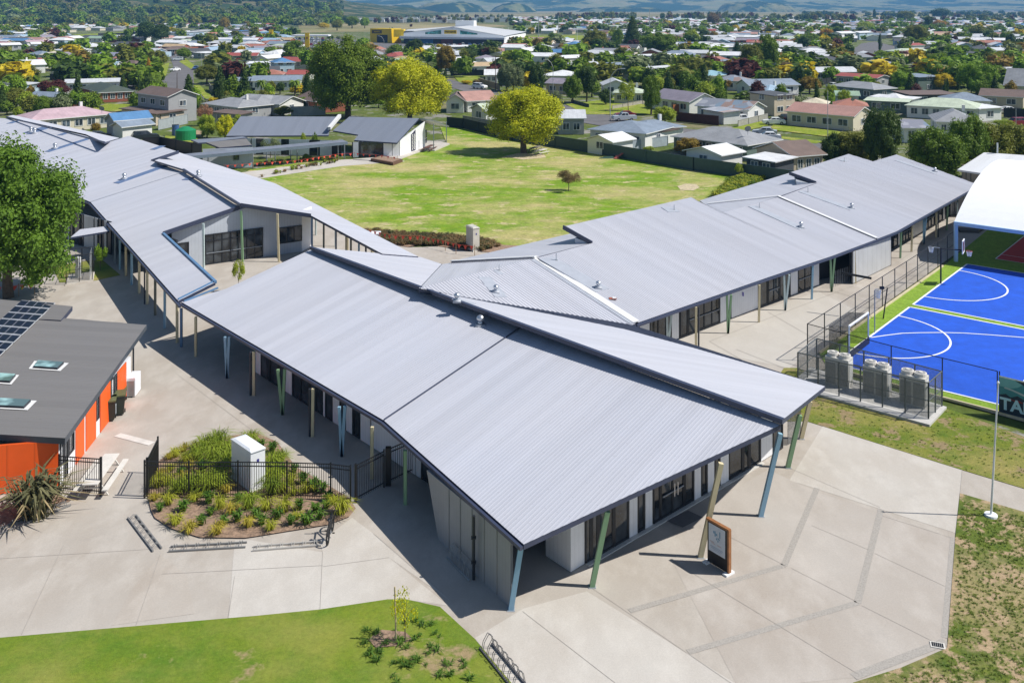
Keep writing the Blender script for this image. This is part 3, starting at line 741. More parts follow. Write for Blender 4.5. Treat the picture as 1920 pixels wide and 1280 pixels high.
# open door leaf
mb = MB(); a = P(1289, 627); b = P(1276, 634); b = a + (b - a).normalized() * .95
wallpoly(mb, [a, b, b + Vector((0, 0, 2.2)), a + Vector((0, 0, 2.2))], .05, m_dark); mb.build('open_door', Cw)
# recess with security gate, silver screen, far walls
ra, rb = P(1536, 533), P(1602, 522)
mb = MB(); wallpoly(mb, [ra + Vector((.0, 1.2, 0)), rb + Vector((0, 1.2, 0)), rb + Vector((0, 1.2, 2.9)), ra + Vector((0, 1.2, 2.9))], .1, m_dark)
for i in range(12):
    p = P(1563, 547).lerp(P(1600, 533), i / 11) + Vector((0, .9, 0)); mb.bar(p, p + Vector((0, 0, 1.3)), .025, .025, PC['n'])
mb.build('security_gate', Cw)
s0, s1 = P(1600, 533), P(1671, 498); mb = MB()
wallpoly(mb, [s0 + Vector((0, 0, .08)), s1 + Vector((0, 0, .08)), s1 + Vector((0, 0, 2.72)), s0 + Vector((0, 0, 2.72))], .12, m_sclad); mb.build('screen_wall', Cw)
fa, fb_ = P(1674, 466.5), P(1815, 386)
facade(Cw, fa, fb_, None, [(1675, 1683, 'g'), (1684, 1686, 'w'), (1687, 1709, 'D'), (1710, 1733, 'w'), (1734, 1752, 'D'), (1753, 1759, 'w'), (1760, 1767, 'd'), (1768, 1771, 'w'), (1772, 1781, 'D'), (1782, 1788, 'w'), (1789, 1795, 'd'), (1796, 1800, 'w')], maxz=3.05, drop=.1)
for a_, b_ in ((k2(850, 490), k2(1076, 438)), (k4(1314, 376), k4(1478, 326))):
    q = Vector((.35, -.55, 0)); a_ = a_ + q; b_ = b_ + q; bk = MB()
    wallpoly(bk, [Vector((a_.x, a_.y, 0)), Vector((b_.x, b_.y, 0)), Vector((b_.x, b_.y, 3.)), Vector((a_.x, a_.y, 3.))], .1, m_bclad); bk.build('wall', Cw)
e0, e1 = c4(1818, 357), c4(1681, 290); q = Vector((-.7, -.2, 0)); e0 = e0 + q; e1 = e1 + q
ed = MB(); wallpoly(ed, [Vector((e0.x, e0.y, 0)), Vector((e1.x, e1.y, 0)), Vector((e1.x, e1.y, e1.z - .3)), Vector((e0.x, e0.y, e0.z - .3))], .15, m_wclad); ed.build('wall', Cw)
for bx, by, tops, col in ((1252, 655, (1250, 1260), 'w'), (1305, 651, (1305,), 'c'), (1365, 625, (1363, 1371), 'g'), (1423, 604, (1424,), 'c'), (1472, 582, (1470, 1480), 'w'), (1522, 561, (1524,), 'b'), (1559, 547, (1557, 1565), 'g'), (1604, 531, (1602,), 'c'),
                          (1688, 484, (1690,), 'g'), (1709, 472, (1711,), 'c'), (1732, 457, (1732, 1737), 'b'), (1755, 445, (1756,), 'c'), (1775, 432, (1777,), 'g'), (1795, 415, (1795,), 'w')):
    b = P(bx, by)
    for tx in tops:
        e = b + Vector(((tx - bx) * b.y / F, 0, 2.75)); mb = MB(); mb.bar(b, e, .14, .14, PC[col]); mb.build('post', Cw)
for bx, by in ((1310, 651), (1670, 498), (1759, 445)):
    b = P(bx, by); mb = MB(); mb.tube(b, b + Vector((0, 0, 2.75)), .06, PC['d']); mb.build('downpipe', Cw)

# ---------------------------------------------------------------- left wing
D = thing('school_building', 'left school wing with long cranked pale roof and posts around a courtyard', 'school building')
zd = 3.0
plD1 = plane(P(334, 565, zd), P(170, 379, zd), P(450, 388, 4.85))
d1 = lambda a, b: onpl(a, b, plD1)
j2 = d1(344, 323)
plD2 = plane(d1(170, 379), j2, P(12, 222, 5.0))
d2 = lambda a, b: onpl(a, b, plD2)
ribD = d1(344, 323) - d1(170, 379)
roof_part(D, [d1(334, 564), d1(404, 529), d1(306, 438), d1(449, 389), j2, d1(170, 379)], ribD)
roof_part(D, [d1(170, 379), j2, d2(284, 302), d2(335, 285), d2(241, 255), d2(196, 269), d2(161, 255), d2(12, 222), d2(-260, 215), d2(-260, 275), d2(0, 330), d2(130, 362)], ribD)
# raised bright slopes on the field side
u1, u2 = P(451, 384, 5.22), P(344, 317.5, 5.22)
plD3 = plane(u1, u2, P(600, 384, 3.15)); d3 = lambda a, b: onpl(a, b, plD3)
roof_part(D, [u1, u2, d3(516, 344), d3(587, 380), d3(784, 481), d3(717, 476), d3(583, 404)], d3(583, 404) - u1)
plD3b = plane(u2, d3(516, 344), P(335, 286, 3.3)); d3b = lambda a, b: onpl(a, b, plD3b)
roof_part(D, [u2, d3(516, 344), d3b(336, 286), d3b(316, 292), d3b(290, 301)], d3(516, 344) - u2)
plD4 = plane(P(12, 219, 5.2), P(161, 252, 5.2), P(222, 260, 4.6)); d4 = lambda a, b: onpl(a, b, plD4)
roof_part(D, [d4(12, 219), d4(161, 252), d4(196, 267), d4(224, 259), d4(24, 216)], d4(224, 259) - d4(161, 252))
pieces('ridge_cap', D, [(u2, u1, .16, .16, m_fascia), (d4(12, 219), d4(196, 267), .2, .16, m_fascia)])
pieces('gable_barge', D, [(d1(306, 438), d1(449, 389), .12, .34, m_fascia), (u1, d3(583, 404), .12, .3, m_fascia), (d1(404, 529), d1(306, 438), .2, .2, PC['m']), (d2(284, 302), d2(335, 285), .12, .34, m_fascia)])
pieces('roof_seam', D, [(d1(170, 379) + Vector((0, 0, .06)), j2 + Vector((0, 0, .06)), .07, .05, m_tray), (d1(334, 562) + Vector((0, 0, .05)), d1(402, 528) + Vector((0, 0, .05)), .1, .1, PC['m']), (f3 + Vector((.2, 0, .06)), va + Vector((-.6, 0, .06)), .12, .1, PC['m'])])
gg = [d1(340, 571), d1(170, 380), d2(130, 363), d2(0, 331)]
pieces('gutter', D, [(a - Vector((.08, .05, .14)), b - Vector((.08, .05, .14)), .13, .14, m_fascia) for a, b in zip(gg, gg[1:])])
for a, b in (((286, 302), (250, 332)), ((335, 300), (286, 327)), ((308, 310), (217, 343))): pass
for a, b, w in (((311, 311), (218, 344), 1.1), ((360, 333), (348, 338), 1.2), ((305, 274), (286, 281), 1.), ((170, 259), (88, 285), 1.2)): tray(D, a, b, plD1 if a[0] > 345 else plD2, w, M('sky_reflection_flashing', (.13, .19, .33), .45))  # darker blue paints in the sky reflected by these flat trays
for a, b in (((92, 239), (54, 252)), ((85, 238), (47, 250)), ((126, 249), (112, 254)), ((32, 227), (18, 232))): tray(D, a, b, plD2, 1.2, MATS['sky_reflection_flashing'])
vent(D, 233, 336, plD2, .8); vent(D, 103, 279, plD2, .9); vent(D, 58, 248, plD2, .9); vent(D, 65, 250, plD2, .9); vent(D, 372, 331, plD3, .8)
# courtyard walls
wa2, wb2 = P(322, 506), P(566, 471)
plY = plD1
def ztop(p): return min(zpl(p.x, p.y, plD1), zpl(p.x, p.y, plD3)) - .2
mb = MB(); k = 14
for i in range(k):
    a, b = wa2.lerp(wb2, i / k), wa2.lerp(wb2, (i + 1) / k)
    wallpoly(mb, [a, b, b + Vector((0, 0, ztop(b))), a + Vector((0, 0, ztop(a)))], .15, m_bclad)
mb.build('wall', D)
n_ = Vector(((wb2 - wa2).y, -(wb2 - wa2).x, 0)).normalized()
def cbay(x0, x1, z0, z1, kd, mull):
    p0, p1 = at_x(wa2, wb2, x0), at_x(wa2, wb2, x1); o = n_ * .04 if n_.y < 0 else -n_ * .04
    bay(D, p0 + o, p1 + o, z0, z1, z1, kd, mull=mull)
cbay(322, 354, .9, 2.3, 'g', 2.); cbay(384, 493, .05, 2.75, 'D', .8); cbay(522, 566, 1., 2.5, 'g', .8)
mb = MB(); a, b = P(566, 471), P(584, 462); wallpoly(mb, [a, b, b + Vector((0, 0, 3.9)), a + Vector((0, 0, 3.9))], .15, m_wclad); mb.build('wall', D)
for bx, by, col, tx in ((382, 503, 'w', 381), (455, 491, 'g', 452), (523, 491, 'c', 520)):
    b = P(bx, by); e = b + Vector(((tx - bx) * b.y / F, 0, ztop(b))); mb = MB(); mb.bar(b, e, .17, .17, PC[col]); mb.build('post', D)
for bx, by, col in ((585, 486, 'm'), (607, 492, 'o'), (630, 498, 'n'), (649, 500, 'c'), (658, 502, 'o'), (673, 506, 'b'), (686, 508, 'd'), (697, 512, 'c'), (592, 441, 'w'), (629, 462, 'w'), (652, 478, 'c'), (699, 505, 'c')):
    b = P(bx, by); mb = MB(); mb.bar(b, b + Vector((0, 0, max(2.4, zpl(b.x, b.y, plD3) - .2))), .15, .15, PC[col]); mb.build('post', D)
for bx, by, col in ((225, 505, 'b'), (236, 517, 'c'), (247, 534, 'b'), (261, 550, 'c'), (276, 570, 'c'), (291, 591, 'o'), (309, 615, 'b'), (332, 642, 'c'), (216, 494, 'n')):
    b = P(bx, by); mb = MB(); mb.bar(b, b + Vector((0, 0, 2.85)), .15, .15, PC[col]); mb.build('post', D)
b = P(271, 570); mb = MB(); mb.tube(b, b + Vector((0, 0, 2.85)), .06, PC['d']); mb.build('downpipe', D)
# rooms under the left wing's far eave
la, lb = P(118, 440), P(212, 470)
facade(D, P(60, 432), P(207, 478), None, [(128, 130, 'b'), (131, 137, 'g'), (139, 150, 'g'), (152, 157, 'd'), (158, 176, 's'), (178, 183, 's'), (185, 190, 'd'), (196, 200, 's')], maxz=3.1, drop=.1)
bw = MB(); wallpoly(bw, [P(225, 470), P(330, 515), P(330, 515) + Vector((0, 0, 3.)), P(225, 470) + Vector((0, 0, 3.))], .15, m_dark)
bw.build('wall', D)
mb = MB(); cp = [P(132, 445, 2.6), P(205, 433, 2.6), P(200, 424, 2.6), P(150, 430, 2.6)]
roof_part(D, cp, cp[3] - cp[0], thick=.15, name='porch_roof')
# ================================================================ COURTS AND FENCES
u_ = Vector((math.cos(-.7008), math.sin(-.7008), 0)); v_ = Vector((u_.y, -u_.x, 0))
K0 = Vector((41.10, 85.57, 0)); K1 = K0 + v_ * (15.25 + .80)
m_cgreen = grass_mat('court_surround', (.20, .33, .035), (.24, .37, .04), (.26, .36, .06), .3, big=.3, fine=6.)
m_cblue = M('court_blue', (.004, .085, .58), .75, var=.16, scale=.9)
m_cred = M('court_red', (.50, .016, .02), .75, var=.1, scale=3.)
m_line = M('line_paint', (.82, .84, .86), .7, var=.04)
gpoly('court_surround', [(1768, 500), (1536, 664), (1552, 690), (1740, 739), (1868, 772), (2300, 900), (2600, 700), (2100, 330), (1960, 372), (1900, 392)], .03, m_cgreen)
cm = MB(); Lc = 30.5
for o in (K0, K1):
    cm.face([o + u_ * a + v_ * b + Vector((0, 0, .04)) for a, b in ((0, 0), (Lc, 0), (Lc, 15.25), (0, 15.25))], m_cblue)
cm.face([K0 - v_ * s + u_ * a + Vector((0, 0, .04)) for a, s in ((1.5, 3.6), (Lc, 3.6), (Lc, 18), (1.5, 18))], m_cred)
def cl(a, b, w=.075, z=.05):
    d = (b - a).normalized(); n = Vector((-d.y, d.x, 0)) * w
    cm.face([a - n + Vector((0, 0, z)), b - n + Vector((0, 0, z)), b + n + Vector((0, 0, z)), a + n + Vector((0, 0, z))], m_line)
for o, W_, L0 in ((K0, 15.25, 0), (K1, 15.25, 0)):
    cn = [o, o + u_ * Lc, o + u_ * Lc + v_ * W_, o + v_ * W_]
    for i in range(4): cl(cn[i], cn[(i + 1) % 4])
    for t in (10.16, 20.3): cl(o + u_ * t, o + u_ * t + v_ * W_)
    c = o + v_ * W_ / 2
    pts = [c + u_ * 4.9 * math.cos(a) + v_ * 4.9 * math.sin(a) for a in [math.pi * (i / 28 - .5) for i in range(29)]]
    for a, b in zip(pts, pts[1:]): cl(a, b, .07, .054)
cn = [K0 - v_ * 3.6 + u_ * 1.5, K0 - v_ * 3.6 + u_ * Lc, K0 - v_ * 18 + u_ * Lc, K0 - v_ * 18 + u_ * 1.5]
for i in range(4): cl(cn[i], cn[(i + 1) % 4], .05)
cl(K0 - v_ * 5.6 + u_ * 1.5, K0 - v_ * 5.6 + u_ * Lc, .04)
# hockey arc on the near court
c = K1 + v_ * 13.2 + u_ * .2
arc = [c + u_ * (12.6 * math.sin(a)) - v_ * (5.2 * math.cos(a)) * 1.0 for a in [i / 24 * 1.45 for i in range(25)]]
arc = [P(*q) for q in ((1633, 634), (1660, 630), (1692, 626), (1725, 625), (1765, 624.6), (1805, 625.5), (1850, 628.5), (1920, 634), (2000, 642))]
for a, b in zip(arc, arc[1:]): cl(a, b, .06, .058)
tag(cm.build('court_surface'), kind='structure')
kb = MB()
m_kerbt = M('timber_edging', (.58, .50, .34), .8)
for a, b in (((1768, 500), (1536, 664)), ((1741, 741), (1868, 774)), ((1868, 774), (2300, 902)), ((1552, 690), (1741, 741))):
    a, b = P(*a), P(*b); kb.bar(a + Vector((0, 0, .08)), b + Vector((0, 0, .08)), .14, .14, m_kerbt)
tag(kb.build('kerb'), kind='structure')

m_black = M('black_steel', (.012, .012, .014), .45, var=.2)
m_galv = M('galvanised_steel', (.36, .38, .40), .42, metal=.5, var=.1)
m_wire = mesh_mat('chain_wire', (.05, .05, .055), .10)
def wire_fence(label, pts, h, n_list, group=None, r=.035, mat=None, wire=None, name='fence', midrail=False, cat='fence'):
    """posts, top rail and wire between surveyed ground points"""
    mat = mat or m_black
    t = thing(name, label, cat, group=group)
    for (a, b), n in zip(zip(pts, pts[1:]), n_list):
        for i in range(n + 1):
            if i == n and b != pts[-1]: continue
            p = a.lerp(b, i / n); mb = MB(); mb.tube(p, p + Vector((0, 0, h)), r, mat, n=6); mb.build('post', t)
        mb = MB(); mb.tube(a + Vector((0, 0, h)), b + Vector((0, 0, h)), r * .8, mat, n=6); mb.build('rail', t)
        if midrail:
            mb = MB(); mb.tube(a + Vector((0, 0, h * .5)), b + Vector((0, 0, h * .5)), r * .6, mat, n=6); mb.build('rail', t)
        mb = MB(); mb.face([a + Vector((0, 0, .05)), b + Vector((0, 0, .05)), b + Vector((0, 0, h)), a + Vector((0, 0, h))], wire or m_wire); mb.build('wire_mesh', t)
    return t
wire_fence('tall black wire fence along the timber edge of the blue courts', [P(1514, 676), P(1793, 480)], 2.42, [12], midrail=True)
wire_fence('tall black wire fence between the blue court and the condenser pen', [P(1514, 676), P(1671, 722), P(1870, 775)], 2.42, [2, 2])
wire_fence('galvanised mesh pen standing on a slab around the condenser units', [P(1741, 790) + Vector((0, 0, .16)), P(1766, 766) + Vector((0, 0, .16)), P(1531, 698) + Vector((0, 0, .16)), P(1496, 727) + Vector((0, 0, .16)), P(1741, 790) + Vector((0, 0, .16))], 2.0, [2, 5, 2, 6], mat=M('grey_green_steel', (.09, .105, .11), .5), wire=mesh_mat('perforated_mesh', (.16, .17, .17), .42), name='condenser_pen', midrail=True, cat='mesh pen', r=.045)
mb = MB(); sl_ = px((1474, 727), (1743, 801), (1775, 767), (1520, 692)); mb.prism([(p.x, p.y) for p in sl_], 0, .15, M('slab_concrete', (.52, .51, .49), .8))
tag(mb.build('concrete_slab'), kind='structure')
# condenser units, three pairs
m_cond = M('condenser_paint', (.60, .59, .55), .5, var=.06); m_grille = M('condenser_grille', (.30, .30, .29), .6)
m_lid = M('condenser_lid', (.74, .70, .64), .5)
d_ = (P(1741, 790) - P(1496, 727)).normalized(); n_ = Vector((-d_.y, d_.x, 0)); rz = math.atan2(d_.y, d_.x)
for k, (x, y, lab) in enumerate(((1546, 727, 'grey twin-fan condenser in the mesh pen, nearest the school roof corner'), (1617, 746, 'grey twin-fan condenser in the middle of the mesh pen'), (1686, 764, 'grey twin-fan condenser in the mesh pen, nearest the flagpole'))):
    p = P(x, y) + n_ * .75 + d_ * .62
    t = thing('condenser_unit', lab, 'condenser', (p.x, p.y, .15), rz, 'condenser units in the pen')
    mb = MB(); mb.box((0, 0, .85), (1.42, .85, 1.7), m_cond); mb.build('body', t)
    for sx in (-.36, .36):
        mb = MB(); mb.box((sx, -.435, .75), (.6, .03, 1.25), m_grille); mb.build('grille', t)
        mb = MB(); mb.tube((sx, 0, 1.7), (sx, 0, 1.9), .36, m_lid, .34, n=18); mb.tube((sx, 0, 1.9), (sx, 0, 1.92), .27, m_grille, n=14); mb.tube((sx, 0, 1.92), (sx, 0, 1.96), .11, m_lid, n=10); mb.build('fan_cowl', t)
    mb = MB(); mb.box((.72, 0, .95), (.03, .6, 1.1), M('condenser_side', (.62, .63, .62), .5)); mb.build('side_panel', t)
# netball / basketball hoops and goal
def hoop_net(mb, c, r, h, mat, rim):
    mb.torus(c, (0, 0, 1), r, .02, rim, 16, 5)
    for i in range(12):
        a = 2 * math.pi * i / 12; b = a + .5
        mb.tube(c + Vector((math.cos(a) * r, math.sin(a) * r, 0)), c + Vector((math.cos(b) * r * .6, math.sin(b) * r * .6, -h)), .012, mat, n=4)
        mb.tube(c + Vector((math.cos(b) * r, math.sin(b) * r, 0)), c + Vector((math.cos(a) * r * .6, math.sin(a) * r * .6, -h)), .012, mat, n=4)
m_net = M('net_cord', (.8, .8, .8), .8)
b = P(1764, 532); t = thing('basketball_hoop', 'black post with netball ring and framed basketball backboard on the far blue court', 'basketball hoop', b)
mb = MB(); mb.tube((0, 0, 0), (0, 0, 3.05), .07, m_black); mb.build('post', t)
mb = MB(); hoop_net(mb, Vector((-.75, .15, 3.05)), .22, .45, m_net, m_galv); mb.tube((0, 0, 3.0), (-.55, .1, 3.05), .03, m_galv); mb.build('netball_ring', t)
mb = MB(); mb.tube((0, 0, 2.95), (1.6, -.3, 2.9), .05, m_black); mb.build('arm', t)
q = Vector((1.75, -.25, 3.2)); bb = MB()
bb.box(q, (.9 * .0 + .05, 1.1, .95), M('backboard_purple', (.07, .015, .07), .5), math.radians(-32))
for z in (-.5, .5): bb.box(q + Vector((.02, 0, z)), (.07, 1.2, .09), m_line, math.radians(-32))
ca_, sa_ = math.cos(math.radians(-32)), math.sin(math.radians(-32))
for s in (-.57, .57): bb.box((q.x + .02 - s * sa_, q.y + s * ca_, q.z), (.07, .09, 1.09), m_line, math.radians(-32))
bb.build('backboard', t)
mb = MB(); hoop_net(mb, q + Vector((.42, -.2, -.35)), .23, .42, m_net, M('rim_red', (.45, .05, .05), .5)); mb.build('basketball_ring', t)
b = P(1640, 624); t = thing('netball_hoop', 'slim steel netball post with white net beside the near blue court', 'netball hoop', b)
mb = MB(); mb.tube((0, 0, 0), (0, 0, 3.05), .04, m_galv); mb.build('post', t)
mb = MB(); hoop_net(mb, Vector((.28, .1, 3.05)), .2, .6, m_net, m_galv); mb.build('netball_ring', t)
b = P(1656, 598); t = thing('basketball_hoop', 'black raked basketball post leaning over the fence behind the netball net', 'basketball hoop', b)
mb = MB(); mb.tube((0, 0, 0), (.35, .1, 2.3), .05, m_black); mb.build('post', t)
mb = MB(); mb.box((.0, .25, 2.25), (.35, .06, .22), m_black); mb.build('counterweight', t)
mb = MB(); mb.bar((-2.6, 1.4, 3.05), (-.7, .45, 2.9), .08, .16, m_black); mb.build('backboard', t)
b0, b1 = P(1592, 672), P(1628, 644)
t = thing('hockey_goal', 'white framed sports goal with a black net at the fence corner', 'goal')
mb = MB(); mb.bar(b0, b0 + Vector((0, 0, 2.14)), .09, .09, m_line); mb.build('upright', t)
mb = MB(); mb.bar(b1, b1 + Vector((0, 0, 2.14)), .09, .09, m_line); mb.build('upright', t)
mb = MB(); mb.bar(b0 + Vector((0, 0, 2.14)), b1 + Vector((0, 0, 2.14)), .09, .09, m_line); mb.build('crossbar', t)
bkv = Vector((-1.15, .55, 0)); m_gnet = mesh_mat('goal_net', (.03, .03, .03), .5)
mb = MB(); mb.face([b0 + Vector((0, 0, 2.1)), b1 + Vector((0, 0, 2.1)), b1 + bkv + Vector((0, 0, 2.)), b0 + bkv + Vector((0, 0, 2.))], m_gnet)
mb.face([b0 + bkv, b1 + bkv, b1 + bkv + Vector((0, 0, 2.)), b0 + bkv + Vector((0, 0, 2.))], m_gnet); mb.face([b0, b0 + bkv, b0 + bkv + Vector((0, 0, 2)), b0 + Vector((0, 0, 2.1))], m_gnet); mb.face([b1, b1 + bkv, b1 + bkv + Vector((0, 0, 2)), b1 + Vector((0, 0, 2.1))], m_gnet)
mb.build('net', t)
mb = MB(); mb.box(((b0 + b1) / 2 + Vector((.05, -.05, .25))), ((b1 - b0).length, .05, .46), m_black, math.atan2((b1 - b0).y, (b1 - b0).x)); mb.build('backboard', t)
# barrel-vaulted shelter over the far courts
base = P(1789, 490); Lv, Wv, ze_, rise_ = 34., 29., 3.6, 3.75
t = thing('shelter_canopy', 'white barrel-vaulted fabric canopy over the far courts', 'canopy')
m_fabric = M('white_fabric', (.88, .89, .91), .6, var=.02)
ax, wv = u_, -v_
mb = MB(); N_ = 26; sh = []
for i in range(N_ + 1):
    s = i / N_; z = ze_ + rise_ * (1 - (2 * s - 1) ** 2)
    sh.append(base + wv * (Wv * s) + Vector((0, 0, z)))
for a, b in zip(sh, sh[1:]):
    for k in range(6):
        mb.face([a + ax * (Lv * k / 6), b + ax * (Lv * k / 6), b + ax * (Lv * (k + 1) / 6), a + ax * (Lv * (k + 1) / 6)], m_fabric)
mb.build('fabric_skin', t, smooth=True)
m_pb = M('pale_blue_steel', (.42, .60, .82), .45, var=.05)
for off in (0, Wv):
    mb = MB(); mb.bar(base + wv * off + Vector((0, 0, ze_ - .1)), base + wv * off + ax * Lv + Vector((0, 0, ze_ - .1)), .25, .32, m_pb); mb.build('eave_beam', t)
    for k in range(4):
        p = base + wv * off + ax * (k * 11.2 + .15); mb = MB(); mb.bar(p, p + Vector((0, 0, ze_ - .25)), .28, .28, m_pb if off == 0 else m_black); mb.build('column', t)
for k in range(4):
    mb = MB(); mb.path([q + ax * (k * 11.2 + .15) - Vector((0, 0, .12)) for q in sh], .07, m_pb, 6); mb.build('arch_rib', t)
mb = MB(); p = P(1785, 425); p2 = P(1850, 418); sq = [P(1800, 436), P(1835, 437), P(1856, 424), P(1790, 425)]
mb.prism([(q.x, q.y) for q in sq], 0, .3, M('dark_slab', (.12, .12, .125), .8)); mb.prism([(q.x, q.y) for q in [P(1796, 432), P(1838, 433), P(1852, 424), P(1792, 424)]], .3, .34, m_conc3)
tag(mb.build('wooden_platform'), 'low dark platform beside the white canopy column', 'platform')
# banner with its lettering
a, b = P(1874, 776) + Vector((0, 0, .15)), P(1990, 806) + Vector((0, 0, .15))
t = thing('banner', 'teal and navy printed banner with pale TAMA lettering on the court fence', 'banner')
up = Vector((0, 0, 2.0)); dB = (b - a).normalized(); nB = Vector((dB.y, -dB.x, 0))
mb = MB(); m_navy = M('banner_navy', (.012, .03, .055), .6); m_teal = M('banner_teal', (.05, .24, .28), .6); m_bw = M('banner_white', (.85, .86, .87), .6)
a0 = a + nB * .06; W2 = (b - a).length
mb.face([a0, a0 + dB * W2, a0 + dB * W2 + up, a0 + up], m_navy)
def bf(pts, mat, o): mb.face([a0 + nB * o + dB * s + Vector((0, 0, z)) for s, z in pts], mat)
bf([(0, 1.0), (.35, 1.12), (.6, .98), (.95, 1.15), (1.3, 1.0), (1.75, 1.25), (1.55, 1.62), (1.1, 1.9), (0, 2.0)], m_teal, .004)
bf([(.0, 1.5), (.5, 1.45), (.95, 1.62), (1.2, 1.82), (.8, 2.0), (0, 2.0)], M('banner_sea', (.18, .44, .47), .6), .008)
bf([(.25, 1.42), (.7, 1.36), (1.3, 1.2), (2., 1.12), (2.8, 1.25), (2.8, 1.36), (2., 1.24), (1.3, 1.32), (.75, 1.44), (.3, 1.5)], M('banner_grey', (.42, .50, .53), .6), .012)
bf([(1.1, 1.95), (1.6, 1.9), (2.3, 1.5), (3.2, 1.4), (3.2, 2.0), (1.1, 2.0)], M('banner_brown', (.10, .08, .075), .6), .012)
bf([(.55, .93), (.75, .86), (.95, .92), (1.2, .84), (1.5, .9), (1.45, .82), (1.0, .78), (.6, .84)], M('banner_red', (.28, .02, .02), .6), .012)
bf([(0, 2.0), (W2, 2.0), (W2, 2.08), (0, 2.08)], m_bw, .012)
mb.build('printed_sheet', t)
text_obj('lettering', 'TAMA', .92, M('banner_letters', (.50, .74, .84), .6), a0 + nB * .03 + dB * 1.3 + Vector((0, 0, .52)), dB, t, bold=.03)
mb = MB(); mb.tube(a - Vector((0, 0, .15)), a + Vector((0, 0, 2.3)), .035, m_black); mb.build('post', t)
# flagpole
b = P(1858, 968); t = thing('flagpole', 'tall bare white flagpole on a round white footing in the worn lawn', 'flagpole', b)
mb = MB(); mb.tube((0, 0, 0), (0, 0, .12), .30, m_line, .27, 18); mb.build('footing', t)
mb = MB(); mb.tube((0, 0, .05), (.33, 0, 6.05), .05, M('pole_white', (.74, .76, .78), .4), .03, 10); mb.build('pole', t)
mb = MB(); mb.ball((.33, 0, 6.1), (.12, .12, .14), m_line); mb.build('finial', t)
# storm-water grate
mb = MB(); p = P(1758, 1210); mb.box((p.x, p.y, .02), (.5, .34, .03), m_kerb, -.3)
for i in range(6):
    o = Vector((-.17 + .068 * i, 0, 0)); o.rotate(Matrix.Rotation(-.3, 3, 'Z')); mb.box((p.x + o.x, p.y + o.y, .03), (.05, .24, .03), m_black, -.3)
tag(mb.build('drain_grate'), 'small drain grate with white surround at the apron corner', 'grate')

# ================================================================ FOREGROUND OBJECTS
# sign board by the entry
m_timber = M('oiled_timber', (.30, .13, .05), .6, var=.25, scale=6.)
a, b = P(1328, 1053), P(1366, 1076); t = thing('sign_board', 'timber-framed black sign board with a pale poster beside the entry', 'sign')
dS = (b - a).normalized(); nS = Vector((dS.y, -dS.x, 0)); nS = nS if nS.y < 0 else -nS; Ls = (b - a).length; h = 1.72
mb = MB(); mid = a + dS * Ls / 2; rzs = math.atan2(dS.y, dS.x)
mb.box((mid.x, mid.y, .92), (Ls, .1, h), M('sign_black', (.02, .018, .016), .4), rzs); mb.build('panel', t)
mb = MB(); mb.box((mid.x, mid.y, .92 + h / 2 + .04), (Ls + .12, .16, .08), m_timber, rzs); mb.build('frame', t)
mb = MB(); e = b + dS * .04; mb.box((e.x, e.y, .94), (.08, .16, h + .04), m_timber, rzs); mb.build('frame', t)
mb = MB(); q = lambda s, z, o: a + dS * (Ls * s) + nS * o + Vector((0, 0, z))
m_poster = M('poster_paper', (.58, .63, .70), .5); m_pblue = M('poster_blue', (.16, .33, .48), .5); m_ppink = M('poster_pink', (.52, .42, .42), .5)
mb.face([q(.07, .58, .06), q(.88, .58, .06), q(.88, 1.72, .06), q(.07, 1.72, .06)], m_poster)
def pf(x0, x1, z0, z1, mt): mb.face([q(x0, z0, .066), q(x1, z0, .066), q(x1, z1, .066), q(x0, z1, .066)], mt)
for r in ((.30, .36, 1.38, 1.48), (.37, .42, 1.28, 1.5), (.43, .5, 1.34, 1.42), (.44, .49, 1.16, 1.24), (.51, .56, 1.10, 1.18), (.57, .62, 1.2, 1.26), (.6, .65, 1.3, 1.56), (.52, .57, 1.22, 1.28)): pf(*r, m_pblue)
for r in ((.14, .34, .98, 1.02), (.2, .4, .93, .96), (.5, .7, .94, .98)): pf(*r, m_ppink)
for r in ((.16, .78, .80, .83), (.2, .74, .74, .77), (.3, .66, .68, .70)): pf(*r, M('poster_text', (.36, .44, .55), .5))
mb.build('poster', t)
for e in (a, b):
    mb = MB(); mb.box((e.x, e.y, .04), (.22, .5, .08), m_line, rzs); mb.build('foot', t)
# bicycle racks
def rack(label, p0, p1, n, h=.55, w=.42, mat=None, lean=0):
    """two ground rails with upright hoops between"""
    t = thing('bicycle_rack', label, 'bike rack'); mat = mat or M('dull_rack', (.20, .20, .20), .5)
    d = (p1 - p0).normalized(); nr = Vector((-d.y, d.x, 0)) * w; L = (p1 - p0).length
    for o, z in ((Vector((0, 0, 0)), .05), (nr, .05)):
        mb = MB(); mb.bar(p0 + o + Vector((0, 0, z)), p1 + o + Vector((0, 0, z)), .06, .06, mat); mb.build('rail', t)
    for i in range(n):
        q = p0 + d * (L * (i + .5) / n); mb = MB()
        for s in (-.05, .05):
            mb.path([q + d * s + Vector((0, 0, .05)), q + d * s + nr * .2 + Vector((0, 0, h * .8)), q + d * s + nr * .5 + Vector((0, 0, h)), q + d * s + nr * .85 + Vector((0, 0, h * .6)), q + d * s + nr + Vector((0, 0, .05))], .012, mat, 5)
        mb.build('hoop', t)
    return t
rack('low grey bike rack angled along the left edge of the garden bed', P(303, 1029), P(255, 967), 7, .22, .36)
rack('low grey bike rack along the front edge of the garden bed', P(463, 1018), P(320, 1026), 7, .22, .36)
rack('low grey bike rack beside the parked bicycle at the garden bed', P(603, 1016), P(475, 1026), 6, .22, .3, mat=M('pale_rack', (.45, .43, .40), .5))
rack('small dark bike rack in shade against the grey screen wall', P(838, 1046), P(880, 1090), 5, .65, .5, M('mid_rack', (.3, .31, .32), .4))
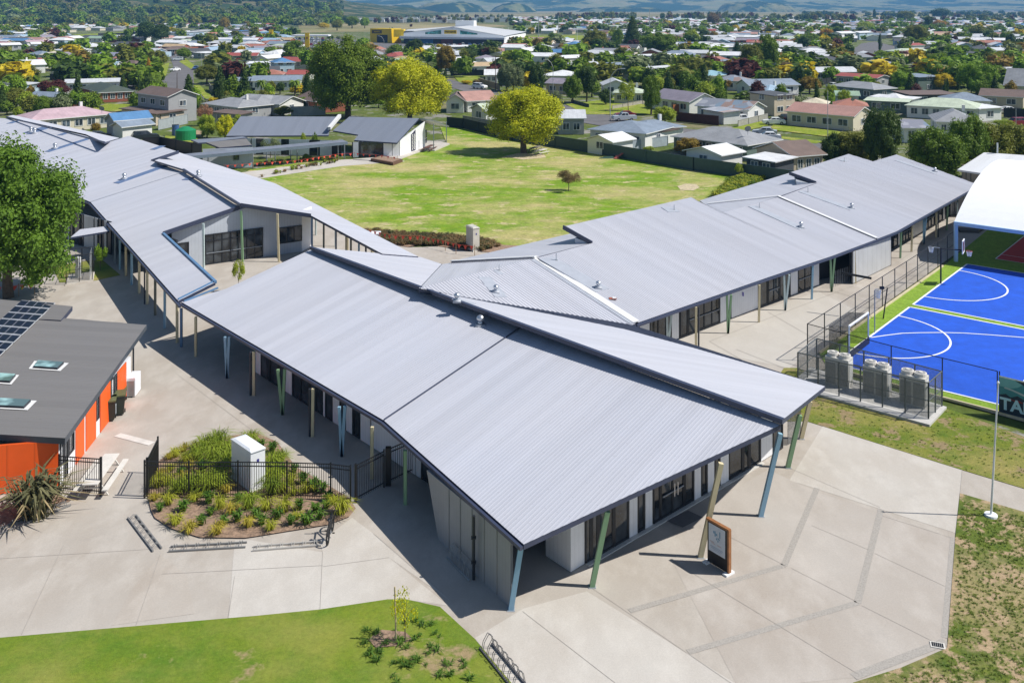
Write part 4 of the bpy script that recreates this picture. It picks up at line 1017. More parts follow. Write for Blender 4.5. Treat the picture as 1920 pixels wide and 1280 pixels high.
rack('bike rack with wire hoops at the bottom lawn edge', P(990, 1290), P(922, 1208), 7, .6, .5, M('dark_rack', (.10, .10, .11), .4))
rack('pale bike rack along the kerb at the left photo edge', P(0, 1002), P(133, 948), 7, .3, .5)
# parked bicycle, seen from behind
t = thing('bicycle', 'black bicycle parked beside the garden bed, seen from behind', 'bicycle', P(612, 1028))
m_tyre = M('tyre', (.012, .012, .012), .8)
for y in (.33, 1.38):
    mb = MB(); mb.torus((0, y, .34), (1, 0, 0), .32, .036, m_tyre, 26, 6); mb.torus((0, y, .34), (1, 0, 0), .29, .012, m_black, 22, 4)
    for i in range(10):
        a = math.pi * 2 * i / 10; mb.tube((0, y, .34), (0, y + .29 * math.cos(a), .34 + .29 * math.sin(a)), .004, m_black, n=3)
    mb.build('wheel', t)
mb = MB(); fr = m_black
for a, b in (((0, .33, .34), (0, .72, .32)), ((0, .33, .34), (0, .6, .8)), ((0, .72, .32), (0, .58, .9)), ((0, .72, .32), (0, 1.2, .78)), ((0, .6, .78), (0, 1.18, .86)), ((0, 1.18, .9), (0, 1.38, .34))): mb.tube(a, b, .034, fr)
mb.build('frame', t)
mb = MB(); mb.tube((0, 1.18, .86), (0, 1.12, 1.05), .018, fr); mb.tube((-.3, 1.08, 1.06), (.3, 1.08, 1.06), .025, fr); mb.build('handlebar', t)
mb = MB(); mb.ball((0, .55, .95), (.17, .28, .07), fr); mb.build('saddle', t)
mb = MB(); mb.tube((-.12, .72, .32), (.12, .72, .32), .02, m_galv); mb.torus((.05, .72, .32), (1, 0, 0), .09, .01, m_galv, 14, 4); mb.box((.15, .82, .22), (.1, .06, .03), fr); mb.box((-.15, .62, .42), (.1, .06, .03), fr); mb.build('crank', t)

# picket fence and gates
def pickets(mb, a, b, z0, z1, sp=.11, r=.011):
    L = (b - a).length; n = max(2, int(L / sp))
    for i in range(1, n):
        p = a.lerp(b, i / n); mb.box((p.x, p.y, (z0 + z1) / 2), (r * 2, r * 2, z1 - z0), m_black)
def fence_panel(t, a, b, h, name='picket_panel'):
    mb = MB()
    for z in (.22, h - .22, h - .04): mb.bar(a + Vector((0, 0, z)), b + Vector((0, 0, z)), .035, .04, m_black)
    pickets(mb, a, b, .1, h - .04); mb.build(name, t)
H_ = 1.78
fp = px((271, 934), (354, 936), (446, 935), (538, 936), (620, 939), (657, 944))
t = thing('picket_fence', 'black steel picket fence crossing the planted garden bed', 'fence')
for a, b in zip(fp, fp[1:]): fence_panel(t, a, b, H_)
for p in fp:
    mb = MB(); mb.bar(p, p + Vector((0, 0, H_ + .04)), .07, .07, m_black); mb.build('post', t)
def leaf_gate(label, a, b, h=H_, heavy=False):
    t = thing('gate', label, 'gate'); fence_panel(t, a, b, h, 'gate_leaf')
    for p, w in ((a, .1), (b, .07)):
        mb = MB(); mb.bar(p, p + Vector((0, 0, h + .06)), w, w, m_black); mb.build('gate_stile', t)
    return t
leaf_gate('open black picket gate leaf at the left end of the garden fence', P(276, 930), P(296, 887))
leaf_gate('open black picket gate leaf beside the orange wall and flax bush', P(189, 929), P(111, 923))
leaf_gate('closed black picket gate between garden fence and veranda', P(667, 942), P(720, 913))
t = thing('picket_fence', 'short black picket fence under the veranda between gate and wall', 'fence')
a, b = P(728, 909), P(786, 882); fence_panel(t, a, b, H_)
for p, w in ((a, .26), (b, .08)):
    mb = MB(); mb.bar(p, p + Vector((0, 0, H_ + .06)), w, w, m_black); mb.build('post', t)
# services cabinets
def cabinet(label, Fr, Lf, Rt, h, mat, hood=.12, name='services_cabinet', decals=True):
    t = thing(name, label, 'cabinet')
    ring = [Lf, Fr, Rt, Lf + (Rt - Fr)]; mb = MB()
    mb.hexa([p + Vector((0, 0, .1)) for p in ring], [Fr.lerp(Fr, 0) * 0 + Vector((p.x, p.y, h)) for p in ring], mat); mb.build('body', t)
    c = (ring[0] + ring[2]) / 2
    big_ = [c + (p - c) * 1.05 for p in ring]; mb = MB()
    mid = [(big_[0] + big_[1]) / 2, (big_[2] + big_[3]) / 2]
    lo = [Vector((p.x, p.y, h)) for p in big_]; hi = [Vector((p.x, p.y, h + (.05 if i in (0, 1) else .05))) for i, p in enumerate(big_)]
    tp = [c + (p - c) * .75 for p in ring]; mb.hexa(lo, [Vector((p.x, p.y, h + .05)) for p in big_], mat); mb.hexa([Vector((p.x, p.y, h + .05)) for p in big_], [Vector((p.x, p.y, h + hood)) for p in tp], mat); mb.build('lid', t)
    mb = MB(); mb.prism([(c + (p - c) * 1.12)[:2] for p in ring], 0, .1, m_kerb); mb.build('plinth', t)
    mb = MB(); dd = (Rt - Fr); nr = Vector((dd.y, -dd.x, 0)).normalized(); nr = nr if nr.y < 0 or nr.x > 0 else -nr
    p = Fr + dd * .5 + nr * .012; d1_ = dd.normalized() * .06
    mb.face([p - d1_ + Vector((0, 0, h * .72)), p + d1_ + Vector((0, 0, h * .72)), p + d1_ + Vector((0, 0, h * .8)), p - d1_ + Vector((0, 0, h * .8))], M('warning_label', (.05, .05, .25), .5)); mb.build('warning_label', t)
    return t
m_cab = M('cabinet_white', (.80, .82, .86), .45, var=.05)
cabinet('tall white services cabinet inside the fenced garden bed', P(470, 924), P(434, 897), P(497, 914), 1.9, m_cab)
cabinet('beige services cabinet at the field edge behind the roofs', P(887, 472), P(874, 465), P(899, 470), 2.15, M('cabinet_beige', (.56, .54, .48), .5))
cabinet('narrow pale cabinet inside the small black cage by the left tree', P(147, 523), P(141, 522), P(152, 521), 1.7, M('cabinet_pale', (.6, .62, .62), .5))
wire_fence('small open black cage on a slab around a narrow pale cabinet', [P(124, 534), P(173, 526), P(176, 512), P(131, 517), P(124, 534)], 2.3, [2, 1, 2, 1], name='cage', cat='cage', midrail=True)
mb = MB(); mb.prism([(p.x, p.y) for p in px((122, 536), (175, 527), (178, 510), (129, 516))], 0, .08, m_conc2); tag(mb.build('concrete_slab'), kind='structure')
mb = MB(); p = P(168, 527); q = P(172, 512); mb.face([p, q, q + Vector((0, 0, 2.3)), p + Vector((0, 0, 2.3))], mesh_mat('cage_panel', (.5, .53, .56), .55)); tag(mb.build('gate'), 'pale mesh gate panel on the right side of the small cage', 'gate')

# ---------------------------------------------------------------- orange classroom
O = thing('classroom', 'orange classroom with dark grey roof, skylights and solar panels', 'classroom')
m_groof = roof_mat('charcoal_roof', (.18, .172, .168), .6); m_or = clad('orange_cladding', (.90, .12, .012), 1.2); m_ord = m_or
plO = plane(P(122, 821, 2.5), P(275, 609, 2.5), P(0, 815, 2.62)); o_ = lambda a, b: onpl(a, b, plO)
roof_part(O, [o_(122, 821), o_(275, 609), o_(117, 596), o_(-140, 584), o_(-300, 700), o_(-260, 830), o_(0, 814)], o_(0, 814) - o_(122, 821), m_groof, thick=.3, h=.014, side=M('slate_fascia', (.06, .075, .095), .5))
plO2 = plane(P(136, 574, 2.9), P(0, 562, 3.0), P(115, 600, 2.8)); o2 = lambda a, b: onpl(a, b, plO2)
roof_part(O, [o2(136, 574), o2(114, 600), o2(-140, 588), o2(-140, 548), o2(0, 561)], o2(0, 561) - o2(136, 574), m_groof, thick=.3)
oa, ob, oc = P(110, 912), P(245, 736), P(-260, 960)
zo = lambda p: zpl(p.x, p.y, plO) - .3
mb = MB(); wallpoly(mb, [oc, oa, oa + Vector((0, 0, zo(oa))), oc + Vector((0, 0, zo(oc)))], .15, m_or); mb.build('wall', O)
mb = MB(); wallpoly(mb, [oa, ob, ob + Vector((0, 0, zo(ob))), oa + Vector((0, 0, zo(oa)))], .15, m_wclad); mb.build('wall', O)
for x0, x1, z0, kd in ((112, 118, .9, 'g'), (120, 126, .05, 'd'), (128, 138, .9, 'g'), (141, 157, 0, 'o'), (160, 179, 0, 'o'), (180, 185, .9, 'g'), (187, 206, 0, 'o'), (207, 213, .9, 'g'), (214, 218, 0, 'd'), (219, 236, 0, 'o')):
    p0, p1 = at_x(oa, ob, x0), at_x(oa, ob, x1)
    if kd == 'o': bay(O, p0, p1, .02, zo(p0), zo(p1), 'w', mat=m_or)
    else: bay(O, p0, p1, z0, zo(p0), zo(p1), kd)
mb = MB(); p = P(159, 845); mb.tube(p + Vector((.05, -.05, 0)), p + Vector((.05, -.05, 2.3)), .05, M('orange_pipe', (.5, .06, .03), .5)); mb.build('downpipe', O)
p = P(250, 701); mb = MB(); mb.bar(p, p + Vector((0, 0, 2.3)), .08, .08, PC['d']); mb.build('post', O)
m_sky = glass('skylight_glass', (.10, .16, .16))
for q in (((63, 691), (107, 694), (119, 683), (71, 680)), ((-12, 717), (18, 719), (29, 706), (0, 704)), ((-14, 764), (44, 767), (57, 754), (0, 751))):
    c = [onpl(x, y, plO) for x, y in q]; cc = sum(c, Vector((0, 0, 0))) / 4; up = Vector((0, 0, .16)); mb = MB()
    mb.hexa([cc + (p - cc) * 1.05 for p in c], [p + up for p in c], m_dark, m_sky)
    sk = mb.build('skylight', O)
    mb = MB(); e = [cc + (p - cc) * 1.35 + Vector((0, 0, .04)) for p in c]; mb.face(e, m_white_fl); mb.build('apron_flashing', sk)
m_pv = M('solar_cell', (.012, .018, .05), .25, var=.3, scale=3.); m_pvf = M('panel_frame', (.6, .62, .64), .4)
s00, s10, s01, s11 = o_(41, 566), o_(104, 571), o_(-72, 670), o_(-6, 676)
for r in range(8):
    for cidx in range(4):
        def sp(u, v): return (s00.lerp(s10, u)).lerp(s01.lerp(s11, u), v) + Vector((0, 0, .14))
        u0, u1, v0, v1 = cidx / 4 + .001, (cidx + 1) / 4 - .001, r / 8 + .004, (r + 1) / 8 - .004
        mb = MB(); c = [sp(u0, v0), sp(u1, v0), sp(u1, v1), sp(u0, v1)]
        mb.hexa([p - Vector((0, 0, .05)) for p in c], c, m_pvf)
        e = [sp(u0 + .004, v0 + .006), sp(u1 - .004, v0 + .006), sp(u1 - .004, v1 - .006), sp(u0 + .004, v1 - .006)]
        mb.face([p + Vector((0, 0, .006)) for p in e], m_pv); mb.build('solar_panel', O)
# wall clutter
p0 = P(241, 738); t = thing('heat_pump', 'white boxed outdoor unit against the orange classroom wall', 'heat pump', p0, math.atan2((ob - oa).y, (ob - oa).x))
mb = MB(); mb.box((0, -.3, .6), (1.1, .5, 1.1), m_cab); mb.build('casing', t); mb = MB(); mb.box((-.6, -.3, .55), (.06, .42, .9), m_grille); mb.build('grille', t)
m_bin = M('bin_green', (.022, .03, .022), .5); m_lidm = M('bin_lid_olive', (.10, .12, .05), .5)
def bin_(x, y, label, s=1.):
    p = P(x, y); t = thing('wheelie_bin', label, 'wheelie bin', p, .35, 'wheelie bins')
    mb = MB(); mb.hexa([(-.22 * s, -.25 * s, .08), (.22 * s, -.25 * s, .08), (.22 * s, .25 * s, .08), (-.22 * s, .25 * s, .08)], [(-.29 * s, -.36 * s, .95 * s), (.29 * s, -.36 * s, .95 * s), (.29 * s, .36 * s, .95 * s), (-.29 * s, .36 * s, .95 * s)], m_bin); mb.build('body', t)
    mb = MB(); mb.box((0, 0, .99 * s), (.62 * s, .78 * s, .07), m_lidm); mb.build('lid', t)
    for sx in (-.26, .26):
        mb = MB(); mb.tube((sx * s - .03, .22, .1), (sx * s + .03, .22, .1), .1, m_tyre, n=12); mb.build('wheel', t)
    return t
w1 = bin_(205, 787, 'front green wheelie bin with white sticker by the orange wall', 1.2)
mb = MB(); mb.box((.345, -.05, .6), (.02, .24, .5), M('sticker', (.7, .75, .8), .5)); mb.build('sticker', w1)
bin_(223, 776, 'dark green wheelie bin behind the stickered bin by the orange wall', 1.2); bin_(230, 752, 'small brown bin beside the white outdoor unit', .75)
def picnic(label, a, b, mat, w=1.5, grp=None):
    c = (a + b) / 2; d = b - a; t = thing('picnic_table', label, 'picnic table', c, math.atan2(d.y, d.x), grp); L = d.length
    mb = MB(); mb.box((0, 0, .73), (L, .72, .06), mat); mb.build('table_top', t)
    for s in (-1, 1):
        mb = MB(); mb.box((0, s * .68, .44), (L, .27, .05), mat); mb.build('bench_seat', t)
        mb = MB(); x = s * L * .36
        mb.bar((x, -.7, .02), (x, -.25, .7), .06, .06, mat); mb.bar((x, .7, .02), (x, .25, .7), .06, .06, mat); mb.bar((x, -.75, .38), (x, .75, .38), .06, .06, mat); mb.build('leg_frame', t)
m_wt = M('white_timber', (.66, .63, .58), .7); m_bt = M('weathered_timber', (.20, .18, .15), .8)
picnic('white picnic table outside the orange classroom behind the gate leaf', P(168, 938), P(210, 878), m_wt)
picnic('pale picnic table on bare ground under the yellow field tree', P(1005, 292), P(1023, 288), m_wt)
picnic('dark picnic table in shade beside the yellow field tree', P(995, 287), P(1014, 282), m_bt)
picnic('pale picnic table by the far timber fence', P(932, 258), P(946, 257), m_wt)
picnic('dark picnic bench on the deck of the far classroom', P(797, 286), P(811, 280), M('red_brown_timber', (.12, .05, .04), .7))

# ---------------------------------------------------------------- far classroom with covered walkway
E_ = thing('classroom', 'far classroom with blue-grey gabled roof and white end wall at the field edge', 'classroom')
m_sroof = roof_mat('slate_roof', (.19, .21, .255), .55)
plE1 = plane(P(424, 255, 2.5), P(616, 252, 2.5), P(451, 218.5, 4.6)); e1_ = lambda a, b: onpl(a, b, plE1)
roof_part(E_, [e1_(424, 255), e1_(616, 254), e1_(618, 244), e1_(640, 219), e1_(451, 218.5)], e1_(451, 218.5) - e1_(424, 255), m_sroof)
plE2 = plane(P(665, 263, 2.4), P(744, 268, 2.4), P(786, 222, 4.85)); e2_ = lambda a, b: onpl(a, b, plE2)
roof_part(E_, [e2_(624, 245), e2_(672, 253), e2_(664, 263), e2_(744, 268), e2_(786, 222), e2_(655, 219)], e2_(786, 222) - e2_(744, 268), m_sroof)
plE3 = plane(P(786, 222, 4.85), P(812, 225, 4.85), P(842, 236, 3.9)); e3_ = lambda a, b: onpl(a, b, plE3)
roof_part(E_, [e3_(786, 222), e3_(812, 225), e3_(842, 236), e3_(806, 231)], e3_(842, 236) - e3_(812, 225), m_sroof, side=m_soffit)
mb = MB(); mb.bar(e2_(617, 244) + Vector((0, 0, .25)), e2_(637, 220) + Vector((0, 0, .25)), .5, .5, m_white_fl); mb.build('roof_upstand', E_)
mb = MB(); g0, g1 = P(750, 294), P(797, 279); zt2 = lambda p: zpl(p.x, p.y, plE2) - .25
k = 6
for i in range(k):
    a, b = g0.lerp(g1, i / k), g0.lerp(g1, (i + 1) / k); wallpoly(mb, [a, b, b + Vector((0, 0, min(4.5, zt2(b)))), a + Vector((0, 0, zt2(a)))], .15, m_wclad)
mb.build('wall', E_)
facade(E_, P(660, 296), g0, None, [(662, 672, 'b'), (676, 718, 'g'), (719, 735, 'w'), (736, 749, 'w')], maxz=2.4, drop=.1)
facade(E_, P(424, 288), P(640, 294), None, [(426, 440, 'w'), (441, 470, 'w'), (472, 480, 'w'), (481, 493, 'g'), (494, 527, 'w'), (528, 541, 'g'), (542, 580, 'w'), (581, 598, 'g'), (600, 622, 'w')], maxz=2.5, drop=.1)
p0, p1 = at_x(g0, g1, 771), at_x(g0, g1, 779); o = Vector((.03, -.08, 0)); mb = MB()
ax_ = (p1 - p0); m_dot = M('dot_white', (.75, .75, .72), .6)
mb.face([p0 + o + Vector((0, 0, .3)), p1 + o + Vector((0, 0, .3)), p1 + o + Vector((0, 0, 3.6)), p0 + o + Vector((0, 0, 3.0))], M('mosaic_navy', (.05, .05, .09), .5))
for i in range(9):
    for j in range(2):
        c = p0 + ax_ * (.28 + .42 * j + .08 * (i % 2)) + o * 1.3 + Vector((0, 0, .6 + i * .28)); e = ax_.normalized() * .12; up = Vector((0, 0, .12)); mb.face([c - e - up, c + e - up, c + e + up, c - e + up], m_dot)
mb.build('mosaic_panel', E_)
bay(E_, P(790, 276), P(800, 270.5), .1, 2.5, 2.5, 'D')
for bx, by, h in ((813, 283, 4.4), (837, 270, 3.8), (737, 294, 2.2), (672, 293, 2.3), (680, 293, 2.3)):
    p = P(bx, by); mb = MB(); mb.bar(p, p + Vector((0, 0, h)), .13, .13, PC['n']); mb.build('post', E_)
mb = MB(); mb.prism([(p.x, p.y) for p in px((784, 284), (815, 284), (843, 272), (826, 268), (800, 268))], 0, .25, m_conc2); mb.build('deck', E_)
mb = MB(); mb.prism([(p.x, p.y) for p in px((662, 300), (735, 305), (795, 283), (783, 280), (740, 294))], 0, .15, m_conc2); mb.build('deck', E_)
Wk = thing('covered_walkway', 'long narrow grey walkway roof on posts between school wing and far classroom', 'walkway')
n0, n1 = P(348, 294, 2.55), P(652, 266, 2.55); dn = (n1 - n0).normalized(); pn = Vector((-dn.y, dn.x, 0)) * 1.9
roof_part(Wk, [n0, n1, n1 + pn + Vector((0, 0, .12)), n0 + pn + Vector((0, 0, .12))], pn, m_sroof, thick=.42, side=M('walkway_fascia', (.13, .17, .22), .5))
for x, y in ((420, 313), (430, 315), (464, 310), (474, 317), (516, 301), (545, 302), (557, 301), (596, 299), (634, 298), (646, 298), (500, 304), (390, 322)):
    p = P(x, y); mb = MB(); mb.bar(p, p + Vector((0, 0, 2.3)), .13, .13, PC['n']); mb.build('post', Wk)
sh_ = thing('shed', 'small grey block with curved dark roof behind the covered walkway', 'shed')
plS = plane(P(398, 272, 3.0), P(468, 268, 3.0), P(388, 262, 3.5)); s_ = lambda a, b: onpl(a, b, plS)
roof_part(sh_, [s_(412, 277), s_(472, 272), s_(462, 260), s_(386, 267)], s_(386, 267) - s_(412, 277), m_groof)
roof_part(sh_, [P(372, 268, 2.9), P(388, 267, 2.9), P(464, 258, 2.9), P(455, 256, 2.9), P(358, 262, 2.9)], Vector((0, 1, 0)), m_sroof, thick=.2)
mb = MB(); wallpoly(mb, [P(380, 318), P(474, 314), P(474, 314) + Vector((0, 0, 2.9)), P(380, 318) + Vector((0, 0, 2.9))], .2, m_bclad); mb.build('wall', sh_)
for x0, x1 in ((416, 425), (438, 448)): bay(sh_, P(x0, 316), P(x1, 315.5), 1.2, 2.4, 2.4, 'g')
# bunting strung along the construction edges
def bunting(label, pts, n, z=.9):
    t = thing('bunting', label, 'bunting'); m_b = M('bunting_red', (.75, .09, .05), .7, var=.1)
    tot = sum((b - a).length for a, b in zip(pts, pts[1:])); mb = MB()
    for a, b in zip(pts, pts[1:]): mb.tube(a + Vector((0, 0, z)), b + Vector((0, 0, z)), .012, m_b, n=4)
    mb.build('cord', t); k = 0
    for a, b in zip(pts, pts[1:]):
        m_ = max(1, round(n * (b - a).length / tot))
        for i in range(m_):
            p = a.lerp(b, (i + .5) / m_) + Vector((0, 0, z - R.random() * .1)); d = (b - a).normalized(); mb = MB()
            o = Vector((0, -.04, 0)) * R.random()
            mb.face([p - d * .19, p + d * .19, p + Vector((0, 0, -.36)) + o * 3], m_b); mb.build('flag', t)
    for p in pts:
        mb = MB(); mb.tube(p, p + Vector((0, 0, z + .15)), .03, M('stake', (.3, .2, .12), .8), n=5); mb.build('stake', t)
bunting('orange-red flag bunting along the covered walkway', px((420, 322), (475, 318), (560, 312), (634, 300), (665, 298), (745, 305)), 26)
bunting('orange-red flag bunting along the brown planting by the beige cabinet', px((690, 448), (735, 458), (790, 460), (835, 470), (855, 476), (890, 480)), 20)
bunting('faint red flag bunting near the cage and the left tree', px((-10, 560), (35, 556), (65, 551)), 5)
# raised timber planter by the far classroom
mb = MB(); mb.prism([(p.x, p.y) for p in px((695, 303), (737, 311), (755, 304), (715, 297))], 0, .45, M('sleeper', (.13, .07, .045), .8)); mb.prism([(p.x, p.y) for p in px((699, 303), (736, 309.5), (750, 304), (715, 298.4))], .45, .47, m_mulch)
tag(mb.build('planter'), 'dark timber planter box in front of the far classroom', 'planter')
# field bits
t = thing('play_frame', 'small red and white play frame by the field fence', 'play frame'); p = P(1163, 298)
m_pink = M('faded_red', (.42, .10, .09), .6)
for a, b in (((-.9, -.2, .1), (.1, .3, .6)), ((-.2, .1, .45), (.9, .6, 1.15)), ((-.5, -.3, 0), (-.4, .2, .5))):
    mb = MB(); mb.bar(p + Vector(a), p + Vector(b), .5, .08, m_pink); mb.build('panel', t)
for a, b in (((.7, .2, 0), (.7, .2, 1.5)), ((1.1, .1, 0), (1.1, .1, 1.45)), ((.3, .7, 1.5), (1.1, .1, 1.45))):
    mb = MB(); mb.bar(p + Vector(a), p + Vector(b), .09, .09, m_line); mb.build('frame', t)
mb = MB(); p = P(1143, 297); mb.hexa([p + Vector((-1.9, -.5, 0)), p + Vector((1.0, -.4, 0)), p + Vector((1.1, .8, 0)), p + Vector((-1.5, .6, 0))], [p + Vector((-.9, -.2, .25)), p + Vector((.4, -.2, .32)), p + Vector((.6, .4, .3)), p + Vector((-.6, .3, .22))], M('tarp_green', (.02, .07, .05), .7))
tag(mb.build('tarpaulin'), 'dark green tarpaulin heap on the field by the play frame', 'tarpaulin')
mb = MB(); a = P(688, 454); mb.box((a.x, a.y + 1.5, .35), (2.2, 1.2, .5), m_cab); tag(mb.build('bench_box'), 'pale low box at the field edge beside the left wing roof', 'box')
mb = MB(); mb.face([q + Vector((0, 0, .05)) for q in px((1270, 350), (1285, 345), (1305, 346), (1312, 352), (1300, 358), (1276, 357))], M('bare_patch', (.50, .42, .27), .95, var=.3, scale=3.)); tag(mb.build('bare_patch'), kind='structure')
mb = MB(); mb.face([q + Vector((0, 0, .05)) for q in px((945, 294), (975, 287), (1020, 290), (1024, 296), (980, 300))], MATS['bare_patch']); tag(mb.build('bare_ground'), kind='structure')
# ================================================================ VEGETATION
LG = {'deep': ((.063, .149, .014), (.172, .299, .023)), 'crown': ((.115, .201, .016), (.287, .380, .025)), 'green': ((.098, .190, .016), (.241, .345, .023)), 'dark': ((.040, .092, .016), (.103, .161, .025)), 'olive': ((.121, .155, .021), (.276, .287, .034)), 'lime': ((.253, .368, .025), (.460, .529, .046)),
      'yellow': ((.529, .437, .014), (.782, .598, .023)), 'yellowgreen': ((.345, .437, .011), (.759, .713, .017)), 'maroon': ((.069, .021, .018), (.161, .046, .034)), 'orange': ((.437, .207, .023), (.632, .368, .034)),
      'brown': ((.172, .121, .052), (.345, .241, .103)), 'grey': ((.155, .196, .081), (.299, .356, .161)), 'autumn': ((.241, .115, .025), (.368, .299, .034)), 'bright': ((.138, .276, .016), (.310, .460, .029)), 'rust': ((.287, .121, .069), (.506, .287, .172))}
def LM(c):
    a, b = LG[c]; return leaf('leaf_' + c, a, b)
m_bark = M('bark', (.13, .10, .075), .95, var=.35, scale=4., bump=.6); m_bark2 = M('pale_bark', (.34, .30, .25), .9, var=.3, scale=4.)
def rdir(r, up=-1.):
    while True:
        v = Vector((r.gauss(0, 1), r.gauss(0, 1), r.gauss(0, 1)))
        if v.length > .01:
            v.normalize()
            if v.z > up: return v
def leafquad(V, Fc, p, n, s, r):
    a = n.orthogonal().normalized(); a.rotate(Matrix.Rotation(r.random() * 6.28, 3, n)) if False else None
    t = r.random() * 6.283; b = n.cross(a); x = a * math.cos(t) + b * math.sin(t); y = n.cross(x)
    k = len(V); l = s * (.7 + .6 * r.random()); w = l * (.45 + .25 * r.random())
    V += [tuple(p - x * l), tuple(p - y * w + n * l * .15), tuple(p + x * l), tuple(p + y * w + n * l * .15)]
    Fc.append((k, k + 1, k + 2, k + 3))
CROWN = {}
def crown_mesh(kind, seed, nleaf, ls):
    """unit crown: base z 0, top z 1, width 1"""
    key = (kind, seed, nleaf)
    if key in CROWN: return CROWN[key]
    r = random.Random(seed * 31 + len(kind)); V = []; Fc = []
    blobs = []
    if kind in 'rtbsw':
        zc_, rz_, n_b = {'r': (.56, .44, 26), 't': (.54, .46, 30), 'b': (.47, .5, 20), 's': (.62, .36, 16), 'w': (.53, .46, 20)}[kind]
        if nleaf > 9000: n_b = int(n_b * 2.6)
        for i in range(n_b):
            v = rdir(r, -.85); rr = .55 + .45 * r.random() ** .5
            sz = ((.11 + .12 * r.random()) if nleaf < 9000 else .065 + .085 * r.random()) if kind != 's' else .09 + .08 * r.random()
            lim = .5 - sz * .8
            c = Vector((v.x * lim * rr, v.y * lim * rr, zc_ + v.z * (rz_ - sz * .8) * rr))
            blobs.append((c, sz, sz * (1.0 if kind != 'w' else 1.35)))
        if kind != 's': blobs.append((Vector((0, 0, zc_)), .30, rz_ * .72)); blobs.append((Vector((.1, -.05, zc_ - .08)), .28, rz_ * .6))
    elif kind == 'y':
        for i in range(12):
            z = .08 + .84 * i / 11; w = .34 * math.sin(math.pi * min(.98, (z * .85 + .12))) + .05
            blobs.append((Vector((r.gauss(0, .06), r.gauss(0, .06), z)), w, .12))
    elif kind == 'c':
        for i in range(34):
            z = .10 + .86 * (i / 33); w = (1 - z) ** .8 * .48; a = i * 2.4
            blobs.append((Vector((math.cos(a) * w * .62, math.sin(a) * w * .62, z)), .05 + w * .42, .05 + w * .16))
    if kind == 'p':
        for i in range(20):
            a = i * 2.399; el = .9 - 1.2 * (i / 20) ; L = .5
            prev = Vector((0, 0, .80)); d = Vector((math.cos(a) * math.cos(el), math.sin(a) * math.cos(el), math.sin(el)))
            for k in range(6):
                d = (d + Vector((0, 0, -.28))).normalized(); nx = prev + d * L / 6
                sd = d.cross(Vector((0, 0, 1))).normalized(); w = .085 * (1 - abs(k - 2) / 6)
                for sgn in (-1, 1):
                    j = len(V); dr = Vector((0, 0, -w * .5))
                    V += [tuple(prev), tuple(nx), tuple(nx + sd * sgn * w + dr), tuple(prev + sd * sgn * w + dr)]; Fc.append((j, j + 1, j + 2, j + 3))
                prev = nx
    else:
        tot = sum(b[1] ** 2 for b in blobs)
        for c, sx, sz in blobs:
            if kind != 's':      # dense heart of twigs and leaves
                k = len(V); q = .70
                ring = 7
                V.append((c.x, c.y, c.z - sz * q))
                for lat in (-.45, .45):
                    for j in range(ring):
                        a = 2 * math.pi * j / ring + lat; m_ = q * (.8 + .4 * r.random()) * math.cos(lat)
                        V.append((c.x + sx * m_ * math.cos(a), c.y + sx * m_ * math.sin(a), c.z + sz * q * math.sin(lat) * 1.2))
                V.append((c.x, c.y, c.z + sz * q))
                for j in range(ring):
                    j2 = (j + 1) % ring
                    Fc += [(k, k + 1 + j2, k + 1 + j), (k + 1 + j, k + 1 + j2, k + 1 + ring + j2, k + 1 + ring + j), (k + 1 + ring + j, k + 1 + ring + j2, k + 1 + 2 * ring)]
            for i in range(int(nleaf * sx * sx / tot)):
                v = rdir(r, -.75); rr = .70 + .58 * r.random() ** 1.4
                p = c + Vector((v.x * sx * rr, v.y * sx * rr, v.z * sz * rr))
                if p.z < .0: p.z = .01 * r.random()
                n = (v + rdir(r) * .8 + Vector((0, 0, .25))).normalized()
                if kind == 'w': n = (Vector((v.x, v.y, 0)) + rdir(r) * .4).normalized()
                leafquad(V, Fc, p, n, ls, r)
    me = bpy.data.meshes.new('crown'); me.from_pydata(V, [], Fc); me.materials.append(LM('green')); me.update()
    CROWN[key] = me; return me
TRUNK = {}
def trunk_mesh(kind, seed):
    key = (kind, seed)
    if key in TRUNK: return TRUNK[key]
    r = random.Random(seed); mb = MB()
    if kind == 'p':
        mb.path([Vector((.0, 0, 0)), Vector((.015, 0, .35)), Vector((.0, .01, .82))], .055, m_bark, 7, .04)
    elif kind == 'c' or kind == 'y':
        mb.path([Vector((0, 0, 0)), Vector((0, 0, .6))], .045, m_bark, 7, .02)
    else:
        h = {'r': .38, 't': .36, 'b': .2, 's': .42, 'w': .4}[kind]; w = {'s': .022, 'b': .04}.get(kind, .05)
        mb.path([Vector((0, 0, 0)), Vector((.01, .005, h * .5)), Vector((0, .01, h))], w, m_bark, 8, w * .7)
        for i in range(6):
            a = i * 1.05 + r.random() * .5; e = Vector((math.cos(a) * .26, math.sin(a) * .26, h + .16 + .16 * r.random())); m_ = Vector((math.cos(a) * .1, math.sin(a) * .1, h + .06))
            mb.path([Vector((0, .01, h * (.75 + .25 * r.random()))), m_, e], w * .5, m_bark, 6, w * .15)
    TRUNK[key] = mb.mesh('trunk'); return TRUNK[key]
NTREE = 0
def tree(label, x, yt, yb, wpx, kind='r', col='green', lod=1, group=None, name='tree', depth=1., cat='tree'):
    global NTREE
    NTREE += 1
    b = P(x, yb); h = (yb - yt) / (yb - YH) * HC; w = wpx * b.y / F
    return put_tree(label, b, w, h, kind, col, lod, group, name, depth, cat)
